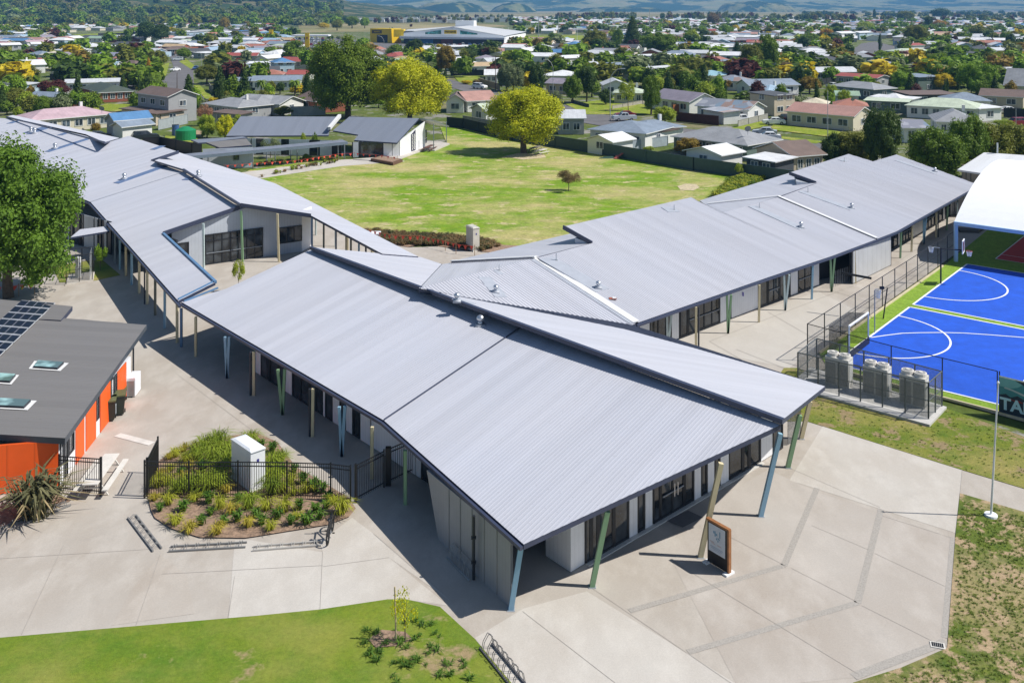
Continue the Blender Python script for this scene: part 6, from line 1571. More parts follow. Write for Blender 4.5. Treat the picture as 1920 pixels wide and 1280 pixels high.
 ('white house with patchwork blue and brown tiled roof', 1302, 198, 1404, 206, 8, 'gable', 'grey', 'white', 2.6, 1.4, 4, False),
 ('plain cream garage in front of the patchwork roof', 1313, 204, 1356, 211, 5, 'flat', 'white', 'white', 2.5, .15, 0, False),
 ('white house with wide grey roof above the patchwork roof', 1335, 151, 1402, 153, 9, 'hip', 'grey', 'white', 2.7, 1.4, 3, False),
 ('white house with steel-blue gable roof left of the grey cube house', 1404, 161, 1452, 160, 8, 'gable', 'bgrey', 'white', 2.6, 1.4, 3, False),
 ('house with turquoise hip roof behind round green trees', 1326, 143, 1374, 140, 9, 'hip', 'turq', 'white', 2.5, 1.3, 0, False),
 ('long pale grey double-gable house left of the round green tree', 1208, 137, 1274, 131, 9, 'gable', 'pale', 'white', 2.5, 1.4, 2, False),
 ('grey-roofed house joined left of the double-gable house', 1136, 126, 1222, 124, 9, 'gable', 'bgrey', 'white', 2.6, 1.3, 3, False),
 ('white low hip roof house above the curved street lamp', 1068, 125, 1150, 122, 10, 'hip', 'pale', 'grey', 2.6, 1.2, 3, False),
 ('long white roof house left of the dark tree by the lamp', 1050, 110, 1116, 107, 8, 'gable', 'white', 'white', 2.6, 1.0, 1, False),
 ('house with wide white and green hip roof behind the tall street lamp', 1016, 142, 1086, 143, 11, 'hip', 'white', 'white', 2.7, 1.4, 2, False),
 ('brown and grey tiled house left of the round green street tree', 1020, 156, 1068, 158, 8, 'gable', 'lilac', 'beige', 2.8, 1.2, 2, False),
 ('white gabled house behind the slim lime tree', 1130, 160, 1180, 160, 9, 'end', 'pale', 'white', 2.6, 1.4, 2, False),
 ('cream house with pale green roof right of the slim lime tree', 1148, 174, 1210, 175, 8, 'hip', 'pgreen', 'cream', 2.6, 1.3, 4, False),
 ('charcoal house with black gable roof among round trees', 1276, 112, 1334, 111, 9, 'gable', 'dgrey', 'teal', 2.6, 1.5, 3, False),
 ('white-roofed house with car port above the double-gable house', 1204, 105, 1242, 104, 8, 'flat', 'white', 'white', 2.6, .3, 1, False),
 ('white and green house right of the white car port', 1236, 106, 1278, 107, 8, 'gable', 'white', 'green', 2.6, 1.2, 2, False),
 ('dark house with pale verandah roof right of the charcoal house', 1340, 119, 1390, 119, 9, 'hip', 'bgrey', 'teal', 2.6, 1.3, 2, False),
 ('orange-brown roof peeping over the dark verandah house', 1330, 116, 1368, 112, 8, 'gable', 'terra', 'white', 2.6, 1.2, 0, False),
 ('big plain grey hall with white roof in the middle distance', 1330, 89, 1380, 88, 11, 'hip', 'white', 'grey', 4.2, 1.2, 0, False),
 ('cream house with long salmon roof and wide windows by the lamp post', 1470, 208, 1602, 219, 9, 'gable', 'salmon', 'cream', 2.8, 1.5, 4, False),
 ('brown hip roof just behind the long salmon roof', 1562, 198, 1630, 200, 8, 'hip', 'terra', 'white', 2.6, 1.3, 0, False),
 ('small cream hip roof behind the salmon roof on the left', 1500, 194, 1552, 196, 7, 'hip', 'cream', 'white', 2.6, 1.0, 0, False),
 ('grey cube-shaped house with flat roof and timber shutters', 1452, 180, 1496, 177, 8, 'flat', 'dgrey', 'beige', 4.4, .2, 2, False),
 ('slate-grey house with white window frames and grey hip roof', 1552, 160, 1638, 168, 9, 'hip', 'grey', 'teal', 2.7, 1.3, 4, False),
 ('grey house under a long rose-red roof', 1564, 142, 1645, 147, 8, 'gable', 'red', 'grey', 2.7, .8, 5, False),
 ('pale grey house with long silver roof behind the rose-red roof', 1506, 136, 1612, 135, 9, 'gable', 'pale', 'grey', 2.7, 1.4, 5, False),
 ('house with slate-blue roof at the foot of the brown-leaved tree', 1436, 161, 1502, 159, 9, 'gable', 'bgrey', 'white', 2.6, 1.4, 2, False),
 ('pale hipped garage in front of the slate-blue roof', 1440, 171, 1484, 169, 7, 'hip', 'lblue', 'green', 2.5, 1.2, 0, False),
 ('low shed with mint green roof right of the tree ferns', 1566, 179, 1614, 180, 6, 'gable', 'green', 'white', 2.4, .9, 0, False),
 ('long house under a pale green roof on the right', 1695, 197, 1838, 205, 10, 'hip', 'pgreen', 'white', 2.6, 1.5, 6, False),
 ('white-roofed garage left end of the pale green roof', 1618, 188, 1704, 192, 6, 'flat', 'pgreen', 'green', 2.5, .2, 2, False),
 ('long white shed roof behind the pale green roof', 1628, 181, 1710, 187, 5, 'flat', 'white', 'white', 2.6, .2, 0, False),
 ('house with big striped grey tile roof on the right', 1752, 228, 1840, 231, 11, 'hip', 'grey', 'white', 2.6, 1.8, 4, False),
 ('low wing with purple and red tiled roof behind the dense green tree', 1692, 240, 1748, 240, 8, 'gable', 'lilac', 'white', 2.6, 1.0, 2, False),
 ('house with dark blue-grey hip roof behind the pale green roof', 1772, 188, 1862, 190, 9, 'hip', 'bgrey', 'white', 2.6, 1.5, 3, False),
 ('dark brown roofed house in front of the steep grey roof', 1834, 179, 1922, 183, 9, 'gable', 'brown', 'beige', 2.6, 1.4, 2, False),
 ('steep-roofed grey chalet at the right photo edge', 1880, 160, 1945, 163, 11, 'gable', 'grey', 'cream', 3.0, 4.2, 2, False),
 ('flat dark brown roof with white fascia on the right', 1706, 178, 1802, 177, 9, 'flat', 'brown', 'dark', 2.6, .4, 2, False),
 ('white cottage with pyramid roof right of the salmon roof', 1690, 187, 1712, 184, 6, 'hip', 'white', 'white', 2.5, 1.1, 0, False),
 ('dark green house with flat roof left of the yellow tree', 1722, 145, 1768, 143, 9, 'flat', 'bgrey', 'green', 4.2, .3, 1, False),
 ('silver-grey long roof above the yellow tree', 1762, 138, 1818, 138, 9, 'gable', 'pale', 'grey', 2.6, 1.0, 2, False),
 ('white hip roof house right of the long silver roof', 1634, 133, 1684, 134, 9, 'hip', 'white', 'white', 2.7, 1.1, 2, False),
 ('mottled grey tile roof above the white hip roof', 1628, 121, 1686, 120, 9, 'hip', 'grey', 'white', 2.6, 1.4, 1, False),
 ('house with charcoal roof and white verandah by the far street', 1518, 113, 1586, 113, 9, 'hip', 'dgrey', 'white', 2.6, 1.3, 2, False),
 ('long pale green roof left of the charcoal verandah house', 1458, 110, 1532, 109, 9, 'gable', 'pgreen', 'white', 2.7, 1.0, 1, False),
 ('tan roofed house near the right purple tree', 1700, 108, 1754, 107, 9, 'gable', 'tan', 'grey', 2.6, 1.3, 1, False),
 ('green-white gable roof left above the tan roof', 1684, 97, 1752, 96, 10, 'hip', 'pgreen', 'white', 2.6, 1.2, 1, False),
 ('red strip roof on the right below the big olive tree', 1701, 86, 1736, 85, 9, 'gable', 'red', 'white', 2.6, 1.1, 0, False),
 ('white two-storey house with dark windows in the right distance', 1578, 63, 1606, 62, 9, 'gable', 'white', 'white', 5.0, 1.2, 2, False),
 ('pale two-tone house right of the white two-storey house', 1612, 62, 1638, 61, 9, 'gable', 'white', 'lblue', 5.0, 1.0, 1, False),
 ('white hip roofed house by the right photo edge', 1886, 105, 1925, 104, 10, 'hip', 'white', 'white', 2.7, 1.3, 2, False),
 ('long pale roof left of the right-edge hip roof', 1864, 95, 1898, 94, 10, 'gable', 'pale', 'white', 2.6, 1.2, 1, False),
 ('white carport roof at the lamp post on the right edge', 1836, 204, 1884, 201, 6, 'flat', 'white', 'white', 2.7, .2, 1, False),
 ('blue and white low house right of the big round tree', 1780, 108, 1836, 107, 9, 'gable', 'lblue', 'dark', 2.6, 1.1, 1, False),
 ('beige bungalow at the right edge below the pale roofs', 1870, 122, 1930, 121, 9, 'gable', 'cream', 'white', 2.6, 1.2, 2, False),
 ('grey and white verandah house at the right edge above the chalet', 1898, 134, 1950, 133, 9, 'gable', 'pale', 'teal', 2.6, 1.1, 1, False),
]
SUB = []
for l in HL:
    style = 'tile' if ('tile' in l[0] or l[7] in ('salmon', 'brown', 'terra')) else 'metal'
    if 'patchwork' in l[0] or 'purple and red' in l[0]: style = 'patch'
    o = house(l[0], *l[1:6], l[6], l[7], l[8], l[9], l[10], l[11], style=style, name='shed' if ('shed' in l[0] or 'garage' in l[0] or 'carport' in l[0]) else 'house', cat='shed' if ('shed' in l[0] or 'garage' in l[0] or 'carport' in l[0]) else 'house', chim=(len(SUB) % 5 == 0 and l[6] != 'flat'))
    SUB.append((o.location.x, o.location.y, 8.))
for o in [o for o in bpy.data.objects if o.get('label') in ('double garage with white gable front and two dark doors',)]:
    for sx in (-1.9, 1.9):
        mb = MB(); mb.box((sx, -3.06, 1.05), (2.6, .06, 2.1), m_dark); mb.build('garage_door', o)
# satellite dishes
def dish(x, y, z, s, label, h=None):
    p = P(x, y, z); mb = MB(); t = thing('satellite_dish', label, 'satellite dish', p)
    mb.tube((0, 0, -.5), (0, 0, .3), .03, m_galv); mb.build('bracket', t)
    mb = MB(); mb.tube((0, -.06, .45), (0, 0, .48), s, M('dish_grey', (.30, .32, .35), .5), s * .7, 16); mb.build('reflector', t)
dish(1402, 247, 4.1, .5, 'grey satellite dish on the dark tiled hip roof'); dish(191, 208, 3.6, .5, 'grey satellite dish on the pink roof'); dish(1599, 190, 3.7, .45, 'satellite dish on the brown hip roof')
# white hall behind the canopy
t = thing('hall', 'white-roofed hall with beige wall behind the canopy at the right edge', 'hall')
hp = [P(1795, 318, 3.2), P(1862, 327, 3.2), P(2100, 345, 3.2), P(2100, 292, 4.6), P(1920, 290, 4.6), P(1845, 286, 4.6)]
mb = MB(); plH = plane(hp[0], hp[1], hp[4]); hh = lambda a, b: onpl(a, b, plH)
roof_part(t, [hh(1795, 318), hh(1862, 328), hh(2120, 362), hh(2120, 310), hh(1920, 291), hh(1845, 286)], hh(1845, 286) - hh(1795, 318), roof_mat('hall_roof', (.68, .69, .71), .6), side=m_white_fl)
mb = MB(); wallpoly(mb, [P(1803, 352), P(2100, 392), P(2100, 392) + Vector((0, 0, 3.)), P(1803, 352) + Vector((0, 0, 3.))], .2, WM('beige')); mb.build('wall', t)
bay(t, P(1811, 353), P(1821, 354.4), .8, 2.4, 2.4, 'g')
mb = MB(); p = hh(1870, 287); mb.tube(p, p + Vector((0, 0, 1.3)), .14, m_alu); mb.build('flue', t)
# ---------------------------------------------------------------- fences of the suburb
def board_fence(label, pts, h, mat, step=2.4, name='fence', group=None, posts=True):
    t = thing(name, label, 'fence', group=group); mb = MB()
    for a, b in zip(pts, pts[1:]):
        d = (b - a); L = d.length; d = d / L; n = Vector((-d.y, d.x, 0)) * .03; k = max(1, int(L / .22))
        for i in range(k):
            p, q = a + d * (L * i / k), a + d * (L * (i + .9) / k); o = n * (.3 if i % 2 else 0)
            mb.face([p + o, q + o, q + o + Vector((0, 0, h)), p + o + Vector((0, 0, h))], mat)
        mb.bar(a + n * 1.5 + Vector((0, 0, h * .5)), b + n * 1.5 + Vector((0, 0, h * .5)), .05, h * .98, mat)
        mb.bar(a + Vector((0, 0, h + .02)), b + Vector((0, 0, h + .02)), .09, .05, mat)
    mb.build('boards', t)
    for a, b in zip(pts, pts[1:]):
        m_ = max(1, int((b - a).length / step / 2))
        for i in range(m_ + 1):
            p = a.lerp(b, i / m_); mb = MB(); mb.bar(p - Vector((0, .04, 0)), p + Vector((0, -.04, h + .08)), .09, .09, mat); mb.build('post', t)
    return t
m_fteal = M('fence_teal', (.045, .085, .095), .55, var=.12); m_fdark = M('fence_dark', (.025, .03, .03), .8, var=.2); m_fwood = M('fence_timber', (.34, .25, .15), .85, var=.25, scale=4.); m_fgrey = M('fence_weathered', (.36, .35, .32), .9, var=.2, scale=3.)
m_frust = M('fence_rust', (.07, .02, .012), .8, var=.2); m_forange = M('fence_orange', (.40, .14, .05), .8, var=.2)
board_fence('long dark teal metal fence along the far edge of the playing field', px((960, 263), (1130, 291), (1300, 320), (1500, 349)), 1.85, m_fteal, 4.)
board_fence('dark stained fence behind the yellow field tree', px((838, 238), (868, 241), (960, 263)), 1.9, m_fdark, 3.)
board_fence('weathered grey timber fence left of the field tree', px((868, 231), (935, 243), (960, 250)), 1.5, m_fgrey, 3.)
board_fence('dark brown timber fence beside the cream garage', px((1268, 228), (1347, 236)), 1.9, m_frust)
board_fence('orange stained fence beside the lime shrub across the street', px((1262, 212), (1306, 208)), 1.8, m_forange)
board_fence('low weathered post fence beside the white car', px((1384, 238), (1440, 224)), 1.2, m_fgrey)
board_fence('black boundary fence in front of the tan-roofed house', px((845, 142), (908, 142)), 1.9, m_fdark)
board_fence('tan timber fence beside the white car near the dark pole', px((897, 158), (937, 170)), 1.8, m_fwood)
board_fence('white panel fence beside the left street', px((286, 144), (300, 135)), 1.8, M('fence_white', (.72, .72, .72), .7))
board_fence('brown board fence left of the left street', px((268, 156), (287, 146)), 1.7, M('fence_brown', (.11, .08, .06), .8))
board_fence('dark navy board fence at the corner beige house', px((431, 181), (478, 181)), 2.2, M('fence_navy', (.02, .026, .04), .7))
board_fence('curved grey panel fence at the street corner', px((392, 168), (396, 174), (408, 179), (421, 182)), 1.8, m_fgrey)
board_fence('grey concrete wall behind the green tank', px((297, 244), (352, 232)), 1.9, M('wall_block', (.36, .40, .42), .8))
board_fence('pale corrugated fence left of the tallest tree', px((546, 218), (610, 216)), 2.0, M('fence_pale', (.46, .48, .46), .7))
board_fence('grey corrugated fence inside the teal fence line', px((1163, 286), (1252, 273)), 1.6, M('fence_steel', (.36, .42, .46), .6))
board_fence('low stone garden wall by the slim trees', px((1148, 205), (1205, 195)), .8, M('wall_stone', (.40, .37, .32), .9, var=.3, scale=5.))
board_fence('dark low garden wall under the round street tree', px((1071, 193), (1104, 202)), .8, M('wall_dark', (.10, .10, .10), .9))
board_fence('black low fence beside the reserve on the left', px((184, 67), (242, 66)), 1.8, m_fdark)
board_fence('bright orange fence near the far street', px((1518, 103), (1546, 102)), 2.0, M('fence_red', (.45, .10, .04), .8))
board_fence('maroon fence behind the pink-roofed house', px((132, 200), (170, 196)), 1.7, M('fence_maroon', (.13, .02, .025), .8))
board_fence('dark wire and post fence behind the left school roof', px((268, 282), (300, 280), (360, 292), (378, 288)), 2.0, m_black)
board_fence('black fence in front of the rose-red roofed house', px((1540, 160), (1578, 152)), 1.8, m_fdark)
board_fence('black hedge-like fence near the maroon car', px((1882, 220), (1935, 224)), 2., m_fdark)
# ---------------------------------------------------------------- cars
m_cglass = glass('car_glass', (.012, .014, .016))
def paint(k, c): return M('car_' + k, c, .3, var=.03, spec=.6)
CP = {'white': paint('white', (.78, .79, .80)), 'silver': paint('silver', (.42, .46, .50)), 'blue': paint('blue', (.05, .12, .30)), 'red': paint('red', (.22, .012, .025)), 'dark': paint('dark', (.02, .025, .03)), 'teal': paint('teal', (.02, .10, .13))}
CARM = {}
def car_parts(kind):
    if kind in CARM: return CARM[kind]
    z = {'car': (.62, .98, 1.45, -.05), 'suv': (.68, 1.1, 1.72, .1), 'van': (.7, 1.15, 1.95, .25), 'ute': (.68, 1.1, 1.7, -.3)}[kind]
    prof = {'car': [(-2.15, .3), (2.15, .3), (2.2, .62), (2.05, .88), (1.1, 1.0), (-1.35, 1.02), (-2.1, .95), (-2.2, .6)], 'suv': [(-2.2, .35), (2.2, .35), (2.28, .75), (2.1, 1.02), (1.15, 1.12), (-2.05, 1.15), (-2.25, .9), (-2.25, .5)],
            'van': [(-2.3, .35), (2.3, .35), (2.35, .8), (2.1, 1.05), (1.5, 1.15), (-2.25, 1.18), (-2.3, .7)], 'ute': [(-2.5, .4), (2.4, .4), (2.45, .8), (2.25, 1.05), (1.2, 1.12), (-2.5, 1.1), (-2.5, .7)]}[kind]
    cab = {'car': [(1.05, 1.0), (.35, 1.43), (-.95, 1.45), (-1.6, 1.02)], 'suv': [(1.1, 1.12), (.45, 1.68), (-1.75, 1.7), (-2.1, 1.14)], 'van': [(1.45, 1.15), (.8, 1.95), (-2.2, 1.95), (-2.27, 1.18)], 'ute': [(1.1, 1.12), (.45, 1.68), (-.7, 1.7), (-.95, 1.11)]}[kind]
    def ext(pr, w0, w1):
        mb = MB(); n = len(pr); zmin = min(q[1] for q in pr); zmax = max(q[1] for q in pr)
        wd = [w0 + (w1 - w0) * (q[1] - zmin) / (zmax - zmin) for q in pr]
        mb.hexa([(q[0], -w, q[1]) for q, w in zip(pr, wd)], [(q[0], w, q[1]) for q, w in zip(pr, wd)], CP['white']); return mb
    body = ext(prof, .88, .84); me_b = body.mesh('body')
    cb = ext(cab, .80, .62); me_c = cb.mesh('cabin')
    gl = MB(); (x0, z0), (x1, z1), (x2, z2), (x3, z3) = cab
    for s in (-1, 1):
        a = lambda x, zz: (x, s * (.80 + (.62 - .80) * (zz - z0) / (z1 - z0) + .012), zz)
        zl, zh = z0 + .08, z1 - .08; xm = (x1 + x2) / 2
        gl.face([a(x0 - .28, zl), a(xm + .05, zl), a(xm + .05, zh), a(x1 - .02, zh)], m_cglass); gl.face([a(xm - .05, zl), a(x3 + .25, zl), a(x2 + .08, zh), a(xm - .05, zh)], m_cglass)
    for (xa, za), (xb, zb) in (((x0, z0), (x1, z1)), ((x3, z3), (x2, z2))):
        sg = 1 if xa > 0 else -1
        lx = lambda t: xa + (xb - xa) * t + sg * .012
        lz = lambda t: za + (zb - za) * t + .012
        gl.face([(lx(.12), -.70, lz(.12)), (lx(.12), .70, lz(.12)), (lx(.88), .60, lz(.88)), (lx(.88), -.60, lz(.88))], m_cglass)
    me_g = gl.mesh('windows')
    wh = MB(); wh.tube((0, -.1, 0), (0, .1, 0), .33, m_tyre, n=14); wh.tube((0, -.11, 0), (0, .11, 0), .19, m_galv, n=10); me_w = wh.mesh('wheel')
    li = MB()
    for s in (-.62, .62): li.box((2.17, s, .74), (.12, .34, .14), M('head_lamp', (.7, .72, .75), .2))
    for s in (-.64, .64): li.box((-2.2 if kind != 'ute' else -2.48, s, .82), (.08, .28, .16), M('tail_lamp', (.30, .01, .01), .3))
    CARM[kind] = (me_b, me_c, me_g, me_w, li.mesh('lamps')); return CARM[kind]
def car(label, x, y, kind, col, deg, group=None, p=None, z=.03):
    p = p or P(x, y); t = thing('car', label, 'car', (p.x, p.y, z), math.radians(deg), group)
    b, c, g, w, l = car_parts(kind)
    for nm, me in (('body', b), ('cabin', c), ('windows', g), ('lamps', l)):
        o = bpy.data.objects.new(nm, me); C.objects.link(o); o.parent = t
        if nm in ('body', 'cabin'): o.material_slots[0].link = 'OBJECT'; o.material_slots[0].material = CP[col]
    for sx in (-1.35, 1.35):
        for sy in (-.78, .78):
            o = bpy.data.objects.new('wheel', w); C.objects.link(o); o.parent = t; o.location = (sx, sy, .33)
    return t
for a in (('white hatchback driving down the left street', 328, 134, 'car', 'white', -105), ('blue hatchback parked on the right of the left street', 367, 131, 'car', 'blue', -80), ('pale car heading away at the bend of the left street', 333, 114, 'suv', 'silver', -150), ('dark car beyond the pale one at the street bend', 318, 106, 'suv', 'dark', -120),
          ('white car in the driveway right of the left street', 353, 109, 'van', 'white', 5), ('white four-wheel drive on the drive beside the tan fence', 899, 167, 'suv', 'white', -35), ('silver pickup parked behind the blue-grey roofed house', 1170, 227, 'ute', 'silver', 190), ('red car half hidden behind the silver pickup', 1172, 221, 'car', 'red', 185),
          ('white car in the drive beside the cream garage', 1382, 231, 'suv', 'white', 195), ('white sedan on the drive right of the dark tiled roof', 1434, 254, 'car', 'silver', 165), ('white car in front of the long salmon-roofed house', 1451, 234, 'car', 'white', 175), ('dark car beside the salmon-roofed house', 1472, 227, 'car', 'dark', 90), ('white car at the left end of the lawn street', 1440, 263, 'car', 'white', 170),
          ('maroon car parked at the right edge', 1905, 237, 'suv', 'red', 190), ('teal car in the far right street', 1623, 103, 'car', 'teal', 80), ('pale blue car behind the far street corner', 1624, 112, 'car', 'silver', 10), ('white car beside the low stump on the right', 1560, 166, 'suv', 'white', 100), ('white van beside the round tree at the tan roof', 866, 133, 'van', 'white', 0),
          ('cream car under the carport of the white house', 1226, 118, 'car', 'white', -85), ('white boat-like car cover behind the small garages', 245, 257, 'van', 'white', 10), ('white car behind the striped tiled roof', 1890, 212, 'car', 'white', 20), ('white ute tray by the teal fence', 1065, 241, 'car', 'white', 5), ('white car near the flat brown roof', 1685, 163, 'suv', 'white', -60),
          ('dark parked cars left one behind school fence', 185, 262, 'car', 'dark', 20), ('dark car beside the white covered car', 272, 264, 'suv', 'dark', 30)): car(*a)
# green water tank and blue bins
t = thing('water_tank', 'green domed water tank behind the left school roof', 'water tank', P(348, 262)); mb = MB(); m_tank = M('tank_green', (.012, .22, .085), .45)
mb.tube((0, 0, 0), (0, 0, 1.7), 1.75, m_tank, n=24); mb.build('drum', t); mb = MB(); mb.tube((0, 0, 1.7), (0, 0, 2.3), 1.75, m_tank, .5, 24); mb.build('dome', t)
t = thing('drum', 'dark blue drum beside the green water tank', 'drum', P(329, 254)); mb = MB(); mb.tube((0, 0, 0), (0, 0, 1.9), .62, CP['blue'], n=16); mb.build('barrel', t); mb = MB(); mb.tube((0, 0, 1.9), (0, 0, 1.95), .64, CP['dark'], n=16); mb.build('lid', t)
mb = MB(); mb.prism([(q.x, q.y) for q in px((354, 258), (366, 248), (383, 250), (380, 259))], 0, .35, m_fwood); tag(mb.build('deck'), 'low timber deck right of the green tank', 'deck')
# ---------------------------------------------------------------- street lamps, poles, masts
m_pole = M('pole_grey', (.42, .44, .46), .5, metal=.3); m_pwood = M('pole_timber', (.10, .075, .06), .9)
def lamp(label, x, yb, yt, dx, dy=0., r=.07, mat=None, wood=False):
    b = P(x, yb); h = (yb - yt) / (yb - YH) * HC; w = dx * b.y / F; t = thing('street_lamp', label, 'street lamp', b); mt = mat or m_pole
    mb = MB(); mb.tube((0, 0, 0), (0, 0, h * .82), r * 1.2, mt, r * .8, 8); mb.build('pole', t)
    mb = MB(); mb.path([Vector((0, 0, h * .82)), Vector((w * .3, 0, h * .93)), Vector((w * .65, 0, h * .99)), Vector((w, 0, h))], r * .75, mt, 6); mb.build('arm', t)
    mb = MB(); mb.box((w * 1.08, 0, h), (abs(w) * .3 + .3, .22, .13), M('lamp_head', (.6, .62, .64), .4)); mb.build('lantern', t)
def upole(label, x, yb, yt, arms=1, mat=None, r=.12, name='power_pole', cat='power pole', aw=1.1):
    b = P(x, yb); h = (yb - yt) / (yb - YH) * HC; t = thing(name, label, cat, b); mt = mat or m_pwood
    mb = MB(); mb.tube((0, 0, 0), (0, 0, h), r, mt, r * .7, 8); mb.build('pole', t)
    for i in range(arms):
        mb = MB(); mb.bar((-aw, 0, h - .4 - .7 * i), (aw, 0, h - .4 - .7 * i), .1, .12, mt); mb.build('crossarm', t)
lamp('curved-arm street lamp beside the slim lime tree', 1144, 227, 129, 22); lamp('tall angled street lamp left of the round green street tree', 1037, 190, 112, -14); lamp('angled street lamp above the yellow-green tree', 720, 122, 68, -9); lamp('second angled street lamp above the yellow-green tree', 803, 128, 93, 10)
lamp('thin street lamp left of the autumn tree', 825, 142, 94, -8); lamp('curved street lamp near the autumn tree canopy', 815, 128, 82, -6); lamp('grey street lamp at the left street corner', 378, 128, 97, -10)
upole('dark timber power pole standing in the left street', 332, 168, 137, 0); upole('pale lamp post in front of the salmon-roofed house', 1552, 268, 170, 0, m_pole, .07, 'lamp_post', 'lamp post'); upole('thin pale pole at the right edge by the maroon car', 1905, 240, 204, 0, m_pole, .07, 'lamp_post', 'lamp post')
upole('dark power pole with crossarms by the tan fence', 929, 172, 104, 2); upole('grey aerial mast behind the double garage', 36, 155, 112, 0, m_pole, .05, 'aerial', 'aerial'); upole('tall television aerial in front of the teal-grey house', 189, 147, 120, 1, m_pole, .05, 'aerial', 'aerial', 1.2); upole('short television aerial left of the tall one', 162, 149, 127, 2, m_pole, .05, 'aerial', 'aerial', .9)
upole('stadium mast left of the dark conifer', 1010, 75, 31, 0, m_pole, .3, 'floodlight_mast', 'mast'); upole('stadium mast near the small park tree', 1047, 68, 30, 0, m_pole, .3, 'floodlight_mast', 'mast'); upole('slender mast right of the dark conifer', 1218, 62, 17, 0, m_pole, .35, 'floodlight_mast', 'mast')
upole('lamp post of the far right street', 1652, 100, 62, 0, m_pole, .1, 'lamp_post', 'lamp post'); upole('white post at the far sports ground', 1082, 80, 54, 0, m_line, .15, 'goal_post', 'goal post')
for k, (x, yb, yt, lab) in enumerate(((486, 40, 21, 'left pole of the far left pair of white rugby posts'), (494, 41, 22, 'right pole of the far left pair of white rugby posts'), (525, 39, 22, 'thin white rugby pole near the dark wood'), (533, 40, 23, 'thin white rugby pole right of the dark wood'), (555, 38, 20, 'white rugby pole left of the floodlight'), (586, 40, 20, 'white rugby pole right of the floodlight'))):
    upole(lab, x, yb, yt, 0, m_line, .35, 'goal_post', 'goal post')
lamp('bright white angled floodlight in the far park', 578, 41, 20, -9, 0, .35, m_line)
t = thing('goal_posts', 'white rugby goal posts right of the store', 'goal posts'); 
for x in (942, 953):
    mb = MB(); b = P(x, 70); mb.tube(b, b + Vector((0, 0, 7.5)), .12, m_line); mb.build('upright', t)
mb = MB(); mb.tube(P(942, 70) + Vector((0, 0, 2.6)), P(953, 70) + Vector((0, 0, 2.6)), .1, m_line); mb.build('crossbar', t)
# ---------------------------------------------------------------- the store
S = thing('supermarket', 'big white store with yellow entrance block and black-lettered yellow sign', 'supermarket')
m_yel = M('store_yellow', (.78, .52, .0), .55, var=.05); m_sw = M('store_white', (.90, .91, .92), .6, var=.04)
g0, g1 = P(757, 82), P(945, 84); up = Vector((0, 0, 1)); ax = (g1 - g0).normalized(); nb = Vector((-ax.y, ax.x, 0)); nb = nb if nb.y > 0 else -nb; Ls = (g1 - g0).length
def sp_(s, z, o=0.): return g0 + ax * (Ls * s) + nb * o + up * z
mb = MB(); wallpoly(mb, [sp_(0, 0), sp_(1, 0), sp_(1, 5.2), sp_(.5, 10.6), sp_(0, 6.8)], 1., m_sw); mb.build('facade', S)
mb = MB(); mb.hexa([sp_(0, 0, .5), sp_(1, 0, .5), sp_(1, 0, 55), sp_(0, 0, 55)], [sp_(0, 6.5, .5), sp_(1, 5, .5), sp_(1, 5.5, 55), sp_(0, 6.5, 55)], m_sw); mb.build('wall', S)
mb = MB(); m_sr = roof_mat('store_roof', (.72, .73, .74), .55)
mb.face([sp_(-.02, 6.9, 0), sp_(.5, 10.8, 0), sp_(.42, 10.8, 58), sp_(-.3, 7.6, 58)], m_sr); mb.face([sp_(.5, 10.8, 0), sp_(1.01, 5.3, 0), sp_(1.0, 6.5, 58), sp_(.42, 10.8, 58)], m_sr); mb.build('roof', S)
mb = MB(); mb.hexa([sp_(.27, 8.5, 50), sp_(.47, 8.5, 50), sp_(.47, 8.5, 56), sp_(.27, 8.5, 56)], [sp_(.27, 14, 50), sp_(.47, 14, 50), sp_(.47, 14, 56), sp_(.27, 14, 56)], m_sw); mb.build('plant_room', S)
mb = MB(); m_awn = M('store_awning', (.62, .64, .67), .6)
mb.hexa([sp_(-.02, 3.2, -4), sp_(1.02, 3.2, -4), sp_(1.02, 3.2, .4), sp_(-.02, 3.2, .4)], [sp_(-.02, 4.8, -4), sp_(1.02, 4.4, -4), sp_(1.02, 4.4, .4), sp_(-.02, 4.8, .4)], m_awn); mb.build('awning', S)
mb = MB(); mb.face([sp_(0, .1, -.1), sp_(1, .1, -.1), sp_(1, 3.3, -.1), sp_(0, 3.3, -.1)], M('store_shopfront', (.02, .025, .06), .4)); mb.face([sp_(.06, .2, -.2), sp_(.3, .2, -.2), sp_(.3, 3, -.2), sp_(.06, 3, -.2)], M('store_blue', (.03, .18, .45), .5)); mb.face([sp_(.38, .2, -.2), sp_(.5, .2, -.2), sp_(.5, 3, -.2), sp_(.38, 3, -.2)], M('store_redwin', (.2, .04, .05), .5)); mb.build('shopfront', S)
m_sg = glass('store_glass', (.03, .12, .12))
mb = MB(); mb.face([sp_(.22, 6.0, -.15), sp_(.38, 6.2, -.15), sp_(.38, 8.8, -.15), sp_(.22, 7.3, -.15)], m_sg); mb.build('window', S)
mb = MB(); mb.face([sp_(.57, 6.2, -.15), sp_(.74, 6.0, -.15), sp_(.74, 6.8, -.15), sp_(.57, 8.6, -.15)], m_sg); mb.build('window', S)
mb = MB(); mb.box(sp_(.475, 7.6, -.3), (8.6 * 1.02, .25, 2.9), m_sw, math.atan2(ax.y, ax.x)); sg = mb.build('sign_board', S)
mb = MB(); mb.box(sp_(.475, 7.6, -.5), (8.2, .2, 2.3), m_yel, math.atan2(ax.y, ax.x)); mb.build('sign_face', sg)
tx = text_obj('lettering', "PAK'nSAVE", 1.55, M('sign_black', (.02, .02, .02), .5), sp_(.475, 7.6, -.66), ax, sg, bold=.06)
y0, y1 = P(694, 80), P(734, 81); y2, y3 = P(738, 82), P(757, 82)
